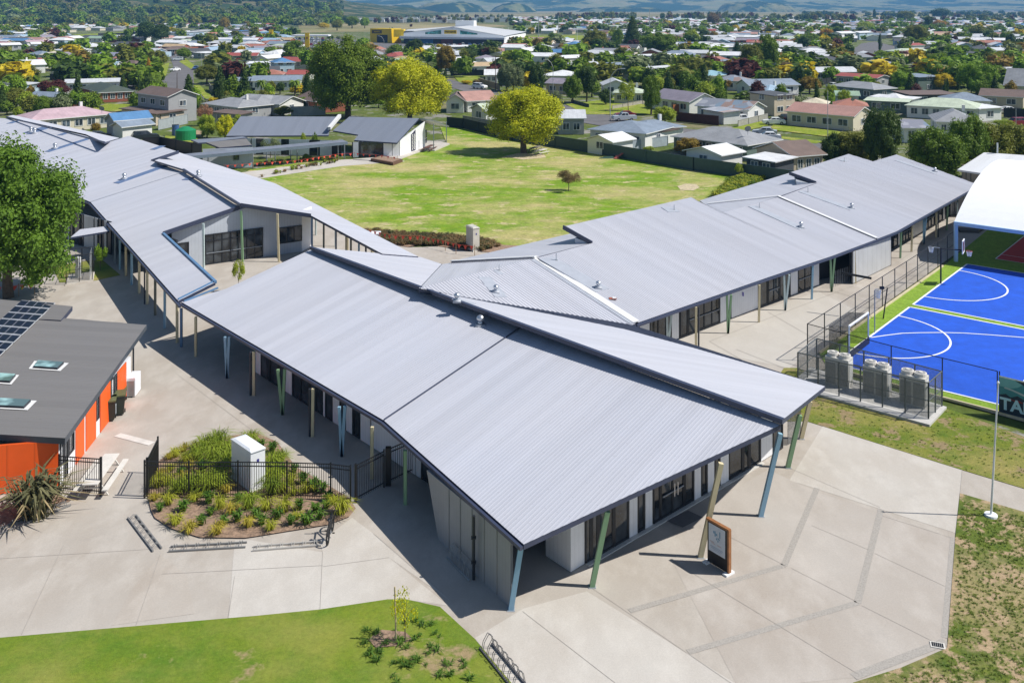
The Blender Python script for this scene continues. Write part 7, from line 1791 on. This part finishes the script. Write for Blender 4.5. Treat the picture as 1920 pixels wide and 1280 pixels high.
mb = MB(); wallpoly(mb, [y0, y1, y1 + up * 9.2, y0 + up * 9.2], 10, m_yel); mb.build('entrance_block', S)
mb = MB(); q = lambda s, z: y0.lerp(y1, s) + up * z + Vector((0, -.1, 0)); mb.face([q(.32, .2), q(.82, .2), q(.82, 5.2), q(.32, 5.2)], M('store_dark', (.02, .02, .02), .5)); mb.build('entrance', S)
mb = MB(); mb.face([q(.08, 6), q(.55, 6), q(.55, 8.2), q(.08, 8.2)], M('store_brown', (.10, .06, .01), .5)); mb.build('sign_panel', S)
text_obj('lettering', "PAK'nSAVE", .95, m_yel, q(.315, 7.1) + Vector((0, -.1, 0)), y1 - y0, S, bold=.04)
mb = MB(); wallpoly(mb, [y2 + up * 4.2, y3 + up * 4.2, y3 + up * 9.0, y2 + up * 9.0], 9, M('store_yellow_bright', (.88, .60, .01), .5)); mb.build('entrance_block', S)
mb = MB(); wallpoly(mb, [y3 + Vector((.2, .3, 0)), P(774, 82), P(774, 82) + up * 8, y3 + Vector((.2, .3, 8))], 5, M('store_grey', (.16, .18, .2), .6)); mb.build('stair_block', S)
for x, yb, yt, w, lab in ((508, 78, 56, 7.5, 'left tall yellow pylon sign by the fuel canopy'), (529, 72, 57, 5., 'slim yellow pylon sign behind the left pylon'), (576, 92, 62, 8, 'nearest tall yellow pylon sign by the parked cars')):
    b = P(x, yb); h = (yb - yt) / (yb - YH) * HC; wm = w * b.y / F; t = thing('pylon_sign', lab, 'pylon sign', b)
    mb = MB(); mb.box((0, 0, h / 2), (wm, .8, h), m_yel); mb.build('pylon', t); mb = MB(); mb.box((0, -.45, h * .68), (wm * .35, .06, wm * .5), M('pylon_emblem', (.30, .10, .0), .5)); mb.build('emblem', t)
t = thing('fuel_canopy', 'long white fuel station canopy among parked cars', 'canopy'); a, b = P(547, 84), P(616, 84)
mb = MB(); c_ = (a + b) / 2; mb.box((c_.x, c_.y + 4, 5.6), ((b - a).length, 9, .8), m_line); mb.build('canopy_roof', t)
for s in (.1, .37, .63, .9):
    p = a.lerp(b, s); mb = MB(); mb.bar(p + Vector((0, 4, 0)), p + Vector((0, 4, 5.3)), .4, .4, m_awn); mb.build('column', t)
gpoly('car_park', [(535, 100), (625, 100), (830, 92), (955, 86), (955, 82), (760, 83), (625, 72), (540, 72)], .05, m_asph)
k = 0
for (x0, y0_, x1, y1_, n) in ((560, 80, 612, 79, 8), (560, 86, 612, 85, 7), (585, 91, 618, 90, 4), (552, 75, 610, 74, 7), (800, 87, 935, 86, 14)):
    for i in range(n):
        xx = x0 + (x1 - x0) * (i + .5 * R.random()) / n; p = P(xx, y0_ + (y1_ - y0_) * i / n); k += 1
        car('parked car in the store car park among many others', 0, 0, R.choice(['car', 'car', 'suv', 'van']), R.choice(['white', 'silver', 'dark', 'white', 'blue', 'silver', 'red']), 80 + R.random() * 20, 'cars in the store car park', p)
SUB.append((-70, 600, 60)); SUB.append((-250, 560, 40))
# ================================================================ SUBURB TREES (surveyed)
TL = [
 ('dark maroon rounded tree left of the red brick house', 100, 146, 186, 64, 'b', 'maroon', 3), ('yellow-green tree at the far left below the tile roof', 30, 164, 206, 52, 'r', 'olive', 3), ('broad green hedge tree behind the pink roof', 78, 178, 216, 52, 'b', 'green', 3), ('second green hedge tree beside the broad hedge', 112, 180, 214, 44, 'b', 'green', 3),
 ('bright green shrub right of the broad hedge', 136, 170, 204, 20, 't', 'bright', 2), ('small palm in front of the red brick house', 164, 170, 198, 18, 'p', 'lime', 2), ('pinkish clipped bush by the red brick house', 181, 181, 199, 22, 'b', 'rust', 2), ('dark shrub left of the pink roof end', 15, 190, 210, 20, 'b', 'dark', 2), ('light shrub beside the pink roof ridge', 34, 200, 222, 20, 'b', 'lime', 2),
 ('red-flowered shrub before the cream pink-roofed house', 178, 229, 248, 24, 'b', 'autumn', 2), ('big dark olive tree left of the pale blue gable', 118, 79, 101, 30, 'r', 'dark', 2), ('pair-like round olive tree left of the violet roof', 142, 94, 128, 30, 'b', 'olive', 2), ('round olive tree right of its twin by the violet roof', 163, 95, 128, 34, 'b', 'olive', 2),
 ('olive bush behind the double garage', 116, 112, 132, 34, 'b', 'olive', 2), ('green tree above the two-storey white house', 65, 54, 74, 30, 'r', 'green', 2), ('dense hedge tree below the long white shed', 20, 126, 150, 44, 'b', 'green', 2), ('dense green tree right of the hedge by the white shed', 56, 122, 148, 40, 'b', 'olive', 2), ('low tree before the cream-gabled house', 33, 92, 110, 28, 'b', 'green', 2),
 ('tall palm left of the left street', 262, 92, 122, 32, 'p', 'green', 2), ('spreading olive tree over the left street verge', 293, 94, 130, 46, 'r', 'olive', 3), ('orange conifer beside the brown board fence', 278, 109, 142, 11, 'y', 'orange', 2), ('round olive bush at the left street corner', 250, 138, 164, 46, 'b', 'olive', 3),
 ('big dark tree above the palm on the left', 272, 40, 80, 44, 'r', 'dark', 2), ('second big dark tree joined right of the first', 302, 44, 82, 40, 'r', 'dark', 2), ('olive tree at the right corner of the left street', 388, 121, 158, 46, 'r', 'olive', 3), ('dense green tree behind the navy corner fence', 440, 118, 150, 52, 'b', 'green', 3), ('brown-leaved bush near the street corner lamp', 396, 104, 124, 30, 'b', 'brown', 2),
 ('dark green tree behind the street corner house', 345, 90, 113, 30, 'r', 'green', 2), ('small lime bush by the navy corner fence', 424, 140, 156, 26, 'b', 'lime', 2), ('orange-tinged tree near the white shop buildings', 420, 32, 60, 22, 'r', 'autumn', 2), ('bushy orange-brown tree beside the two-storey house', 382, 192, 236, 34, 's', 'rust', 3),
 ('dark green tree below the yellow pylons', 552, 74, 116, 44, 'r', 'green', 3), ('left palm before the long white motel', 490, 146, 180, 26, 'p', 'green', 3), ('right palm before the long white motel', 553, 146, 180, 32, 'p', 'green', 3), ('small palm between the two motel palms', 510, 171, 183, 16, 'p', 'lime', 2), ('round lime bush by the brick gable', 567, 181, 208, 30, 'b', 'bright', 3), ('dark clipped shrub by the white tiled-roof house', 532, 197, 218, 38, 'b', 'olive', 3),
 ('grey-green shrub right of the motel', 577, 140, 166, 28, 'b', 'grey', 2), ('grey-green bushy tree behind the far classroom walkway', 507, 258, 296, 40, 's', 'grey', 3), ('thin yellow-green sapling in front of the far classroom', 570, 246, 290, 16, 's', 'lime', 2), ('thin green sapling in front of the far classroom', 590, 248, 290, 14, 's', 'green', 2), ('small dark shrub by the covered walkway', 575, 288, 301, 20, 'b', 'green', 2),
 ('round green street tree right of the tall angled lamp', 1074, 139, 194, 40, 't', 'green', 3), ('dark open-crowned tree with bare trunk by the pale house', 1100, 120, 192, 38, 'r', 'dark', 3), ('grey-green willow left of the brown tiled house', 963, 124, 172, 44, 'w', 'grey', 3), ('dark palm-like tree left of the brown tiled house', 1006, 116, 178, 34, 'w', 'dark', 3), ('pale feathery tree beside the tall angled lamp', 1043, 168, 204, 26, 's', 'grey', 2),
 ('slim lime street tree left of the birch', 1178, 147, 208, 36, 's', 'lime', 3), ('tall weeping birch beside the purple-grey roof', 1221, 140, 215, 40, 'w', 'green', 3), ('bright lime-yellow shrub in front of the dark brown fence', 1247, 198, 230, 50, 'b', 'lime', 3), ('dark bush under the curved street lamp', 1136, 166, 196, 28, 'b', 'dark', 2), ('neat round green tree above the purple-grey roof', 1278, 121, 164, 38, 'b', 'bright', 3), ('dark spreading tree right of the neat round tree', 1308, 112, 160, 44, 'r', 'olive', 3), ('bushy grey-green tree over the garden wall', 1322, 140, 170, 50, 'b', 'grey', 3),
 ('sparse orange-tipped tree by the wide grey roof', 1360, 147, 172, 28, 's', 'autumn', 2), ('green tree behind the patchwork roof', 1397, 168, 196, 42, 'b', 'green', 3), ('green clump right of the patchwork roof tree', 1432, 172, 198, 36, 'b', 'dark', 2), ('pink and green flowering shrub by the dark tiled roof', 1292, 257, 292, 66, 'b', 'autumn', 3), ('small lime bush behind the teal fence', 1216, 273, 284, 22, 'b', 'lime', 2),
 ('tall bright green tree group above the grey cube house', 1436, 62, 140, 56, 'r', 'green', 3), ('broad olive tree left of the tall bright group', 1408, 82, 142, 46, 'r', 'olive', 3), ('tall slim dark tree left of the olive tree', 1382, 78, 110, 18, 'y', 'dark', 2), ('wide dark green tree above the white and green house', 1235, 60, 102, 72, 'r', 'green', 3), ('tall olive poplar-like round tree by the sports ground', 1116, 54, 98, 50, 'r', 'olive', 3), ('tall dark conifer in the middle distance', 1186, 31, 92, 42, 'c', 'dark', 3),
 ('olive bushy tree left of the grey-roofed house', 1168, 86, 118, 42, 'b', 'olive', 3), ('green willow left of the dark conifer', 1158, 54, 88, 24, 'w', 'green', 2), ('dark tree above the curved lamp house', 1045, 100, 130, 32, 'r', 'olive', 2), ('wine-red bush right of the dark tree', 1062, 110, 128, 26, 'b', 'maroon', 2), ('round olive tree above the grey hall', 1330, 80, 102, 30, 'b', 'olive', 2), ('round green tree in the centre sports ground', 1038, 60, 80, 24, 'b', 'green', 2), ('autumn-red small tree left of the sports ground', 1012, 72, 86, 16, 'r', 'rust', 2),
 ('orange-topped shrub row behind the white roofs', 1336, 58, 76, 24, 'b', 'autumn', 2), ('dark rounded tree left of the orange-topped shrub', 1320, 54, 74, 22, 'b', 'dark', 2), ('light green tree in front of the two white roofs', 1300, 56, 88, 26, 'r', 'lime', 2), ('green leaning tree in the centre right distance', 1358, 46, 68, 26, 'r', 'bright', 2), ('yellow tree in the centre right distance', 1378, 46, 60, 20, 'b', 'yellow', 2), ('big rust-brown tree under the far poplar row', 1336, 24, 50, 26, 'r', 'brown', 2),
 ('autumn tree with red and green leaves beyond the street', 836, 82, 142, 40, 't', 'autumn', 3), ('dark round tree in front of the store', 778, 72, 112, 38, 'r', 'dark', 3), ('dense green bush left of the autumn tree', 808, 98, 128, 36, 'b', 'olive', 2), ('dark tree left of the dark round store tree', 742, 84, 112, 40, 'r', 'green', 2), ('green tree lower right of the autumn tree', 850, 112, 142, 26, 'r', 'green', 2), ('palm below the store frontage', 806, 80, 98, 26, 'p', 'dark', 2), ('dark tree right of the white flat roof', 880, 92, 116, 30, 'r', 'dark', 2), ('reddish round tree below the store', 897, 84, 100, 26, 'b', 'brown', 2), ('wine-coloured tree left of the tan roof', 890, 104, 116, 18, 'b', 'maroon', 2),
 ('silver-green willow beside the dark crossarm pole', 950, 118, 170, 42, 'w', 'grey', 3), ('rusty bush by the white four-wheel drive', 893, 148, 160, 14, 'b', 'brown', 2), ('yellow groundcover shrub by the driveway', 876, 150, 158, 24, 'b', 'yellow', 2), ('dark mound shrub under the tan roof', 915, 142, 156, 16, 'b', 'dark', 2),
 ('brown-leaved bushy tree left of the salmon roof', 1518, 143, 176, 44, 'r', 'autumn', 3), ('dark fig-like shrub left of the brown-leaved tree', 1497, 152, 176, 24, 'b', 'dark', 2), ('lime tree ferns behind the salmon roof', 1560, 158, 192, 34, 'w', 'lime', 3), ('second lime tree fern clump by the mint roof', 1584, 168, 198, 30, 'w', 'lime', 3), ('olive-brown tree behind the pale garage', 1477, 116, 152, 40, 'r', 'brown', 3), ('grey-green tree right of the olive-brown one', 1508, 102, 132, 28, 'r', 'grey', 2), ('yellow-tinged bush at the cube house', 1442, 134, 152, 26, 'b', 'autumn', 2),
 ('dark stout palm above the silver roof', 1592, 102, 130, 18, 'p', 'dark', 2), ('green shrub left of the stout palm', 1532, 112, 128, 26, 'b', 'green', 2), ('rounded green shrub right of the stout palm', 1572, 116, 130, 22, 'b', 'green', 2), ('light umbrella-shaped tree by the white car', 1692, 132, 172, 48, 'r', 'bright', 3), ('golden-yellow tree on the right', 1770, 137, 172, 46, 'r', 'yellow', 3), ('low golden shrub left of the golden tree', 1714, 156, 170, 22, 'b', 'yellow', 2), ('big soft green willow left of the steep chalet', 1832, 112, 176, 76, 'w', 'bright', 3), ('dark maroon tree above the golden tree', 1731, 114, 148, 44, 'r', 'maroon', 3), ('glossy green round tree beside the silver roof', 1760, 98, 132, 54, 'r', 'green', 3), ('dark conifer near the right-edge verandah house', 1892, 104, 134, 24, 'c', 'brown', 2),
 ('slim pale pine trunk tree by the red car port', 1670, 142, 170, 10, 'y', 'brown', 2), ('column cypress in the right distance', 1650, 63, 96, 8, 'y', 'dark', 2), ('broad dark olive tree in the right distance', 1718, 46, 86, 48, 'r', 'olive', 3), ('green hedge mound right of the long pale roofs', 1786, 84, 108, 50, 'b', 'green', 2), ('rounded olive tree right of the hedge mound', 1858, 98, 126, 34, 'r', 'olive', 2), ('lime-yellow tree in the right distance', 1622, 40, 60, 34, 'r', 'lime', 2), ('orange tree left of the white two-storey house', 1550, 54, 74, 26, 'r', 'orange', 2), ('dense green tree right of the orange tree', 1570, 42, 64, 24, 'r', 'dark', 2), ('dark pair tree left of the far street', 1520, 62, 86, 44, 'r', 'green', 2), ('round light tree on the right horizon', 1884, 58, 82, 18, 'b', 'bright', 2), ('dark round tree by the right edge', 1904, 80, 98, 22, 'b', 'dark', 2), ('yellow-orange tree row end in the far right', 1760, 38, 54, 30, 'r', 'orange', 2), ('tall dark pine beside the orange row', 1742, 30, 56, 18, 't', 'dark', 2), ('brown-purple tree row clump in the far right', 1835, 48, 72, 40, 'r', 'olive', 2), ('wine-red bushes by the far street', 1690, 94, 118, 40, 'b', 'maroon', 2), ('green bushes left of the wine-red ones', 1652, 96, 116, 34, 'b', 'green', 2), ('mixed shrub by the charcoal house', 1332, 108, 130, 24, 'b', 'olive', 2), ('round shrub below the grey hall', 1306, 94, 106, 22, 'b', 'grey', 2), ('dark big-crowned tree on the far right skyline', 1762, 15, 36, 36, 'r', 'dark', 2), ('brown big-crowned tree left of the skyline tree', 1698, 20, 42, 32, 'r', 'olive', 2), ('thin dark cypress on the right skyline', 1640, 17, 36, 8, 'y', 'dark', 2), ('green tree at the red shed roof', 1560, 84, 104, 20, 'r', 'olive', 2), ('bushy dark trees right of the long red strip', 1810, 84, 104, 36, 'b', 'dark', 2), ('bright yellow flowering tree on the left hill edge', 84, 8, 28, 36, 'b', 'yellow', 2), ('second bright yellow tree near the left reserve', 240, 34, 48, 18, 'b', 'yellow', 2), ('yellow-green tree near the fuel canopy', 608, 42, 54, 26, 'b', 'yellow', 2), ('dark green tree right of the yellow-green one', 632, 36, 58, 24, 'r', 'olive', 2), ('green tree near the store roof left end', 660, 30, 54, 26, 'r', 'green', 2), ('rounded green tree left of the store roof', 684, 32, 54, 18, 'r', 'bright', 2),
 ('bamboo-like flax clump left of the far classroom', 388, 212, 258, 36, 'b', 'lime', 3), ('tall reedy clump beside the slate classroom roof', 422, 213, 260, 38, 'b', 'yellowgreen', 3), ('strappy bush right of the reedy clump', 446, 214, 248, 22, 'b', 'lime', 2), ('potted topiary tree by the striped tile roof', 1854, 230, 246, 10, 'b', 'dark', 2), ('dark green bush right of the red brick house chimney', 1916, 184, 200, 34, 'b', 'green', 2), ('lime shrub bed at the maroon car', 1882, 224, 238, 40, 'b', 'lime', 2),
]
OCC = []
for l in TL:
    o = tree(*l); OCC.append((l[1], l[3], l[4], o.location.copy()))
# ================================================================ FILL OF THE FAR SUBURB
LMK = [('the tall dark conifer', 1186, 75), ('the yellow and white store', 850, 66), ('the yellow pylon signs', 545, 74), ('the far sports ground', 1040, 70), ('the far right street', 1625, 92), ('the big rust-brown tree', 1336, 45), ('the column cypress', 1650, 78), ('the left reserve', 190, 64), ('the white shop buildings', 360, 58), ('the dark pine on the right', 1742, 48),
       ('the broad dark olive tree', 1718, 70), ('the round horizon tree', 1884, 72), ('the lime-yellow tree', 1622, 52), ('the orange tree', 1550, 66), ('the grey hall', 1355, 82), ('the dark green park tree', 632, 52), ('the slender mast', 1218, 55), ('the park mast', 1047, 60), ('the two yellow hill trees', 100, 40), ('the rugby posts', 540, 42), ('the white goal posts', 948, 62), ('the skyline cypress', 1640, 32), ('the dark street trees', 1520, 78), ('the centre yellow tree', 1378, 56), ('the left palm row', 270, 70), ('the long white shed', 40, 105)]
USED = {}
ORD = ['nearest', 'second', 'third', 'fourth', 'fifth', 'sixth', 'seventh', 'eighth', 'ninth', 'tenth', 'eleventh', 'twelfth']
def auto_label(head, x, y):
    nm, lx, ly = min(LMK, key=lambda q: abs(q[1] - x) + 5 * abs(q[2] - y))
    side = ('right of' if x > lx else 'left of') if abs(x - lx) > 5 * abs(y - ly) else ('beyond' if y < ly else 'in front of')
    return head, side, nm
PEND = []      # (object, head, side, landmark, distance): numbered outwards from each landmark
def zone_label(o, head, x, y):
    h, s, n = auto_label(head, x, y); q = next(l for l in LMK if l[0] == n)
    PEND.append((o, h, s, n, abs(q[1] - x) + 4 * abs(q[2] - y)))
proto = {}
def far_house_mesh(kind, L, W, rise):
    key = (kind, L, W)
    if key not in proto:
        mb = MB(); a, b = RM('white'), WM('white'); mb.m(a); mb.m(b); walls_shape(mb, L - .9, W - .9, 2.6, rise, kind, b); roof_shape(mb, L, W, 2.6, rise, kind, a)
        y = -(W / 2 - .45) - .02
        mb.box((L * .5 + 1.2, 1., 1.15), (3.4, 5., 2.3), b, 0, a)
        mb.bar((-L * .3, 0, 2.6 + rise + .02), (L * .3, 0, 2.6 + rise + .02), .3, .08, m_tray) if kind != 'end' else None
        for i in range(3):
            xx = -L * .3 + L * .3 * i; mb.face([(xx - .8, y, .9), (xx + .8, y, .9), (xx + .8, y, 2.1), (xx - .8, y, 2.1)], m_hglass)
        proto[key] = mb.mesh('far_house')
    return proto[key]
KN = [('gable', 17, 9, 1.5), ('gable', 13, 8, 1.4), ('hip', 15, 10, 1.6), ('hip', 12, 9, 1.5), ('end', 9, 12, 1.6), ('gable', 21, 9, 1.4)]
RCW = ['white'] * 7 + ['pale'] * 5 + ['grey'] * 3 + ['dgrey'] * 3 + ['bgrey'] * 3 + ['terra', 'brown', 'salmon', 'lblue', 'pgreen', 'red', 'tan', 'green', 'blue', 'lilac']
RNAME = {'white': 'white', 'pale': 'pale silver', 'grey': 'mid grey', 'dgrey': 'charcoal', 'bgrey': 'slate blue', 'terra': 'terracotta', 'brown': 'brown', 'salmon': 'salmon', 'lblue': 'light blue', 'pgreen': 'pale green', 'red': 'red', 'tan': 'tan', 'green': 'sage green', 'blue': 'blue', 'lilac': 'grey lilac'}
KNAME = {'gable': 'long gabled', 'hip': 'hip-roofed', 'end': 'gable-fronted'}
HP = []
PARKS = [((955, 1105), (64, 82)), ((535, 960), (40, 101)), ((130, 265), (58, 76)), ((310, 410), (54, 64)), ((1585, 1695), (78, 112)), ((540, 960), (35, 60)), ((470, 600), (34, 47))]
def free(x, y, rad, pts):
    for (a, b, r_) in pts:
        if (a - x) ** 2 + (b - y) ** 2 < (rad + r_) ** 2: return False
    return True
rr = random.Random(21)
near_pts = list(SUB); tree_pts = [(q[3].x, q[3].y, max(2., q[2] * q[3].y / F * .3)) for q in OCC]
cand = []
ang = math.radians(-18)
ca0, sa0 = math.cos(ang), math.sin(ang)
for iu in range(-95, 96):
    for iv in range(4, 130):
        u = iu * 19 + rr.uniform(-3.5, 3.5); v = iv * 24 + (iv % 2) * 8 + rr.uniform(-3, 3)
        x, y = u * ca0 - v * sa0 - 300, u * sa0 + v * ca0
        if y < 215 or y > 1950: continue
        px_, py_ = CX + F * x / y, YH + F * HC / y
        if px_ < -40 or px_ > 1960: continue
        if any(a[0] < px_ < a[1] and b[0] < py_ < b[1] for a, b in PARKS): continue
        if (px_ > 800 and py_ > 118) or py_ > 138 or (290 < px_ < 405 and py_ > 97): continue
        if px_ < 480 and y > 1050 + px_ * .5: continue                         # wooded hill
        if px_ < 620 and y > 1150: continue
        if 520 < px_ < 1010 and 900 < y < 1250: continue                   # open paddocks
        if rr.random() < .04: continue
        if not free(x, y, 8. if y < 500 else 6., near_pts): continue
        if not free(x, y, 4., tree_pts): continue
        cand.append((y, x, px_, py_))
cand.sort()
indiv, rest = cand[:175], cand[175:]
for (y, x, px_, py_) in indiv:
    kd, L, W_, rs = rr.choice(KN); rc = rr.choice(RCW); wc = rr.choice(['white', 'white', 'cream', 'grey', 'beige', 'brick', 'lblue'])
    o = bpy.data.objects.new('house', far_house_mesh(kd, L, W_, rs)); C.objects.link(o); o.location = (x, y, 0); o.rotation_euler = (0, 0, ang + rr.choice([0, 0, 0, math.pi / 2]) + rr.uniform(-.12, .12))
    o.material_slots[0].link = 'OBJECT'; o.material_slots[0].material = RM(rc); o.material_slots[1].link = 'OBJECT'; o.material_slots[1].material = WM(wc)
    o['category'] = 'house'; o['group'] = 'houses of the far suburb'; zone_label(o, RNAME[rc] + ' ' + KNAME[kd] + ' house', px_, py_)
    HP.append((x, y, 7.))
# everything beyond reads as one mass of roofs
mbs = MB()
for (y, x, px_, py_) in rest:
    kd, L, W_, rs = rr.choice(KN); rm, wm = RM(rr.choice(RCW)), WM(rr.choice(['white', 'cream', 'grey', 'beige'])); t_ = MB(); walls_shape(t_, L - .9, W_ - .9, 2.6, rs, kd, wm); roof_shape(t_, L, W_, 2.6, rs, kd, rm)
    a = ang + rr.choice([0, 0, math.pi / 2]); c_, s_2 = math.cos(a), math.sin(a); k = len(mbs.v)
    mbs.v += [(x + p[0] * c_ - p[1] * s_2, y + p[0] * s_2 + p[1] * c_, p[2]) for p in t_.v]; mbs.f += [tuple(k + i for i in f) for f in t_.f]; mbs.mi += [mbs.m(t_.mats[i]) for i in t_.mi]; mbs.uv += t_.uv
# the town by the river mouth and the farm roofs on the plain
for i in range(150):
    if i < 90: px_ = rr.uniform(1600, 1925); y = rr.uniform(4300, 6500)
    else: px_ = rr.uniform(620, 960); y = rr.uniform(1350, 1800)
    x = (px_ - CX) / F * y; w = rr.uniform(18, 70) if i < 90 else rr.uniform(12, 22)
    mbs.box((x, y, 3), (w, w * .6, rr.uniform(5, 9) if i < 90 else 4.5), WM(rr.choice(['white', 'white', 'grey'])), 0, RM(rr.choice(['white', 'pale', 'white', 'dgrey'])))
tag(mbs.build('distant_roofs'), kind='stuff')
# trees between the houses
cols = ['green'] * 9 + ['dark'] * 4 + ['olive'] * 6 + ['lime', 'lime', 'yellow', 'maroon', 'autumn', 'grey', 'grey'] + ['bright'] * 5
CN = {'green': 'mid green', 'dark': 'dark green', 'olive': 'olive green', 'lime': 'lime green', 'yellow': 'yellow', 'maroon': 'maroon', 'autumn': 'autumn-coloured', 'brown': 'brownish', 'grey': 'grey-green', 'bright': 'fresh green'}
KT = {'r': 'rounded tree', 'b': 'bushy shrub', 't': 'tall tree', 'c': 'conifer', 'y': 'slim cypress'}
def fill(n, kinds, hr, pmid):
    tc = []; tries = 0
    while len(tc) < n and tries < 40000:
        tries += 1
        px_ = rr.uniform(-30, 1950); py_ = 27 + 190 * rr.random() ** 2.0; y = F * HC / (py_ - YH); x = (px_ - CX) / F * y
        if any(a[0] < px_ < a[1] and b[0] < py_ < b[1] and rr.random() < .93 for a, b in PARKS): continue
        if (px_ < 480 and y > 1300) or y > 1950 or (285 < px_ < 400 and 95 < py_ < 200): continue
        if 68 < py_ and rr.random() < pmid: continue
        if (840 < px_ < 1480 and py_ > 150 + .13 * (px_ - 840)) or (400 < px_ < 840 and py_ > 205): continue
        if not free(x, y, 3., [q for q in near_pts if abs(q[1] - y) < 70]) or not free(x, y, 1.5, [q for q in HP if abs(q[1] - y) < 30]): continue
        tc.append((y, x, px_, py_))
    tc.sort(); return tc
def plant(y, x, px_, py_, kd, nm, grp, cat, lod=1):
    global NTREE
    cl_ = rr.choice(cols); h = {'r': rr.uniform(3.5, 7), 'b': rr.uniform(1.4, 3.), 't': rr.uniform(4.5, 9), 'c': rr.uniform(5, 9), 'y': rr.uniform(4, 7)}[kd]
    if py_ > 68 and kd in 'rt': h *= .75
    w = {'r': h * rr.uniform(.85, 1.2), 'b': h * rr.uniform(1.2, 2.4), 't': h * .65, 'c': h * .5, 'y': h * .22}[kd]
    NTREE += 1; cl_ = cl_ if kd not in 'cy' else 'dark'
    o = put_tree(None, Vector((x, y, 0)), w, h, kd, cl_, lod, grp, nm); o['category'] = cat
    zone_label(o, CN[cl_] + ' ' + KT[kd], px_, py_)
tc = fill(2100, 'rrrttcy', 1, .62)
NI = 300 - NTREE - 4
for q in tc[:NI]: plant(*q, rr.choice('rrrrrttcy'), 'tree', 'trees of the far suburb', 'tree')
sc_ = fill(285, 'b', 1, .3)
for q in sc_: plant(*q, 'b', 'shrub', 'garden shrubs of the far suburb', 'shrub', 0)
def leaf_mass(name, items, nl=150, ls=.14):
    """a wood too far off to tell its trees apart: leaf clumps, one object"""
    protos = [crown_mesh(k, s, nl, ls) for k, s in (('r', 50), ('r', 51), ('b', 52), ('t', 53))]
    V = []; Fc = []; MI = []; mats = []
    for (x, y, z, w, h, cl_) in items:
        me = rr.choice(protos); a = rr.random() * 6.28; ca, sa = math.cos(a) * w, math.sin(a) * w; k = len(V)
        V += [(x + q.co.x * ca - q.co.y * sa, y + q.co.x * sa + q.co.y * ca, z + q.co.z * h) for q in me.vertices]; Fc += [tuple(k + j for j in f.vertices) for f in me.polygons]
        m_ = LM(cl_)
        if m_ not in mats: mats.append(m_)
        MI += [mats.index(m_)] * len(me.polygons)
    me = bpy.data.meshes.new(name); me.from_pydata(V, [], Fc)
    for m_ in mats: me.materials.append(m_)
    me.polygons.foreach_set('material_index', MI); me.update()
    o = bpy.data.objects.new(name, me); C.objects.link(o); o['kind'] = 'stuff'; return o
it = []
for (y, x, px_, py_) in tc[NI:]:
    h = rr.uniform(3.5, 8); it.append((x, y, 0, h * rr.uniform(.9, 1.6), h, rr.choice(cols)))
for i in range(420):                                   # belts of poplars and shelter trees along the plain
    row = rr.choice([(1040, 1190, 1750, 12), (1100, 1185, 1800, 12), (1240, 1600, 1780, 13), (1440, 1600, 1500, 11), (1240, 1420, 1680, 11), (640, 960, 1380, 8), (700, 960, 1850, 8), (1600, 1900, 1450, 10), (1780, 1925, 1900, 9)])
    px_ = rr.uniform(row[0], row[1]); y = row[2] * rr.uniform(.96, 1.05); h = row[3] * rr.uniform(.7, 1.3)
    it.append(((px_ - CX) / F * y, y, 0, h * .7, h, rr.choice(['olive', 'brown', 'grey', 'olive', 'dark', 'maroon'])))
for i in range(110):
    px_ = rr.uniform(1500, 1925); y = rr.uniform(2000, 3300); h = rr.uniform(7, 14); it.append(((px_ - CX) / F * y, y, 0, h * 1.6, h, rr.choice(['dark', 'olive', 'dark'])))
leaf_mass('distant_trees', it, 110, .15)
it = []
while len(it) < 1500:                                   # the wooded hill on the left
    px_ = rr.uniform(-60, 640); y = rr.uniform(1130, 2500); x = (px_ - CX) / F * y; z = near_hill(x, y)
    if z < -.5 and rr.random() < .55: continue
    if fbm(x, y, 130, 3) > .42 and rr.random() < .8: continue
    h = rr.uniform(8, 15); it.append((x, y, max(z, 0) - .8, h * rr.uniform(.9, 1.5), h, rr.choice(['dark', 'dark', 'olive', 'green', 'olive', 'grey', 'dark', 'olive', 'green', 'bright'])))
leaf_mass('woodland', it, 110, .15)
# number the look-alikes outwards from their landmark
from collections import defaultdict
D_ = defaultdict(list)
for q in PEND: D_[(q[1], q[2], q[3])].append(q)
for (h, s, n), L_ in D_.items():
    L_.sort(key=lambda q: q[4])
    for i, q in enumerate(L_):
        q[0]['label'] = (h + ' ' + s + ' ' + n) if len(L_) == 1 else (ORD[min(i, 11)] + ' ' + h + ' ' + s + ' ' + n)
# ================================================================ every thing's Empty stands at its base
bpy.context.view_layer.update()
for o in [o for o in bpy.data.objects if o.type == 'EMPTY' and o.parent is None and o.location.length < 1e-6]:
    lo = Vector((1e9,) * 3); hi = -lo
    for c in o.children:
        if c.type != 'MESH': continue
        for v in c.bound_box:
            w = c.matrix_world @ Vector(v); lo = Vector(map(min, lo, w)); hi = Vector(map(max, hi, w))
    if lo.x > 1e8: continue
    b = Vector(((lo.x + hi.x) / 2, (lo.y + hi.y) / 2, lo.z))
    for c in o.children: c.matrix_parent_inverse = Matrix.Translation(-b) @ c.matrix_parent_inverse
    o.location = b
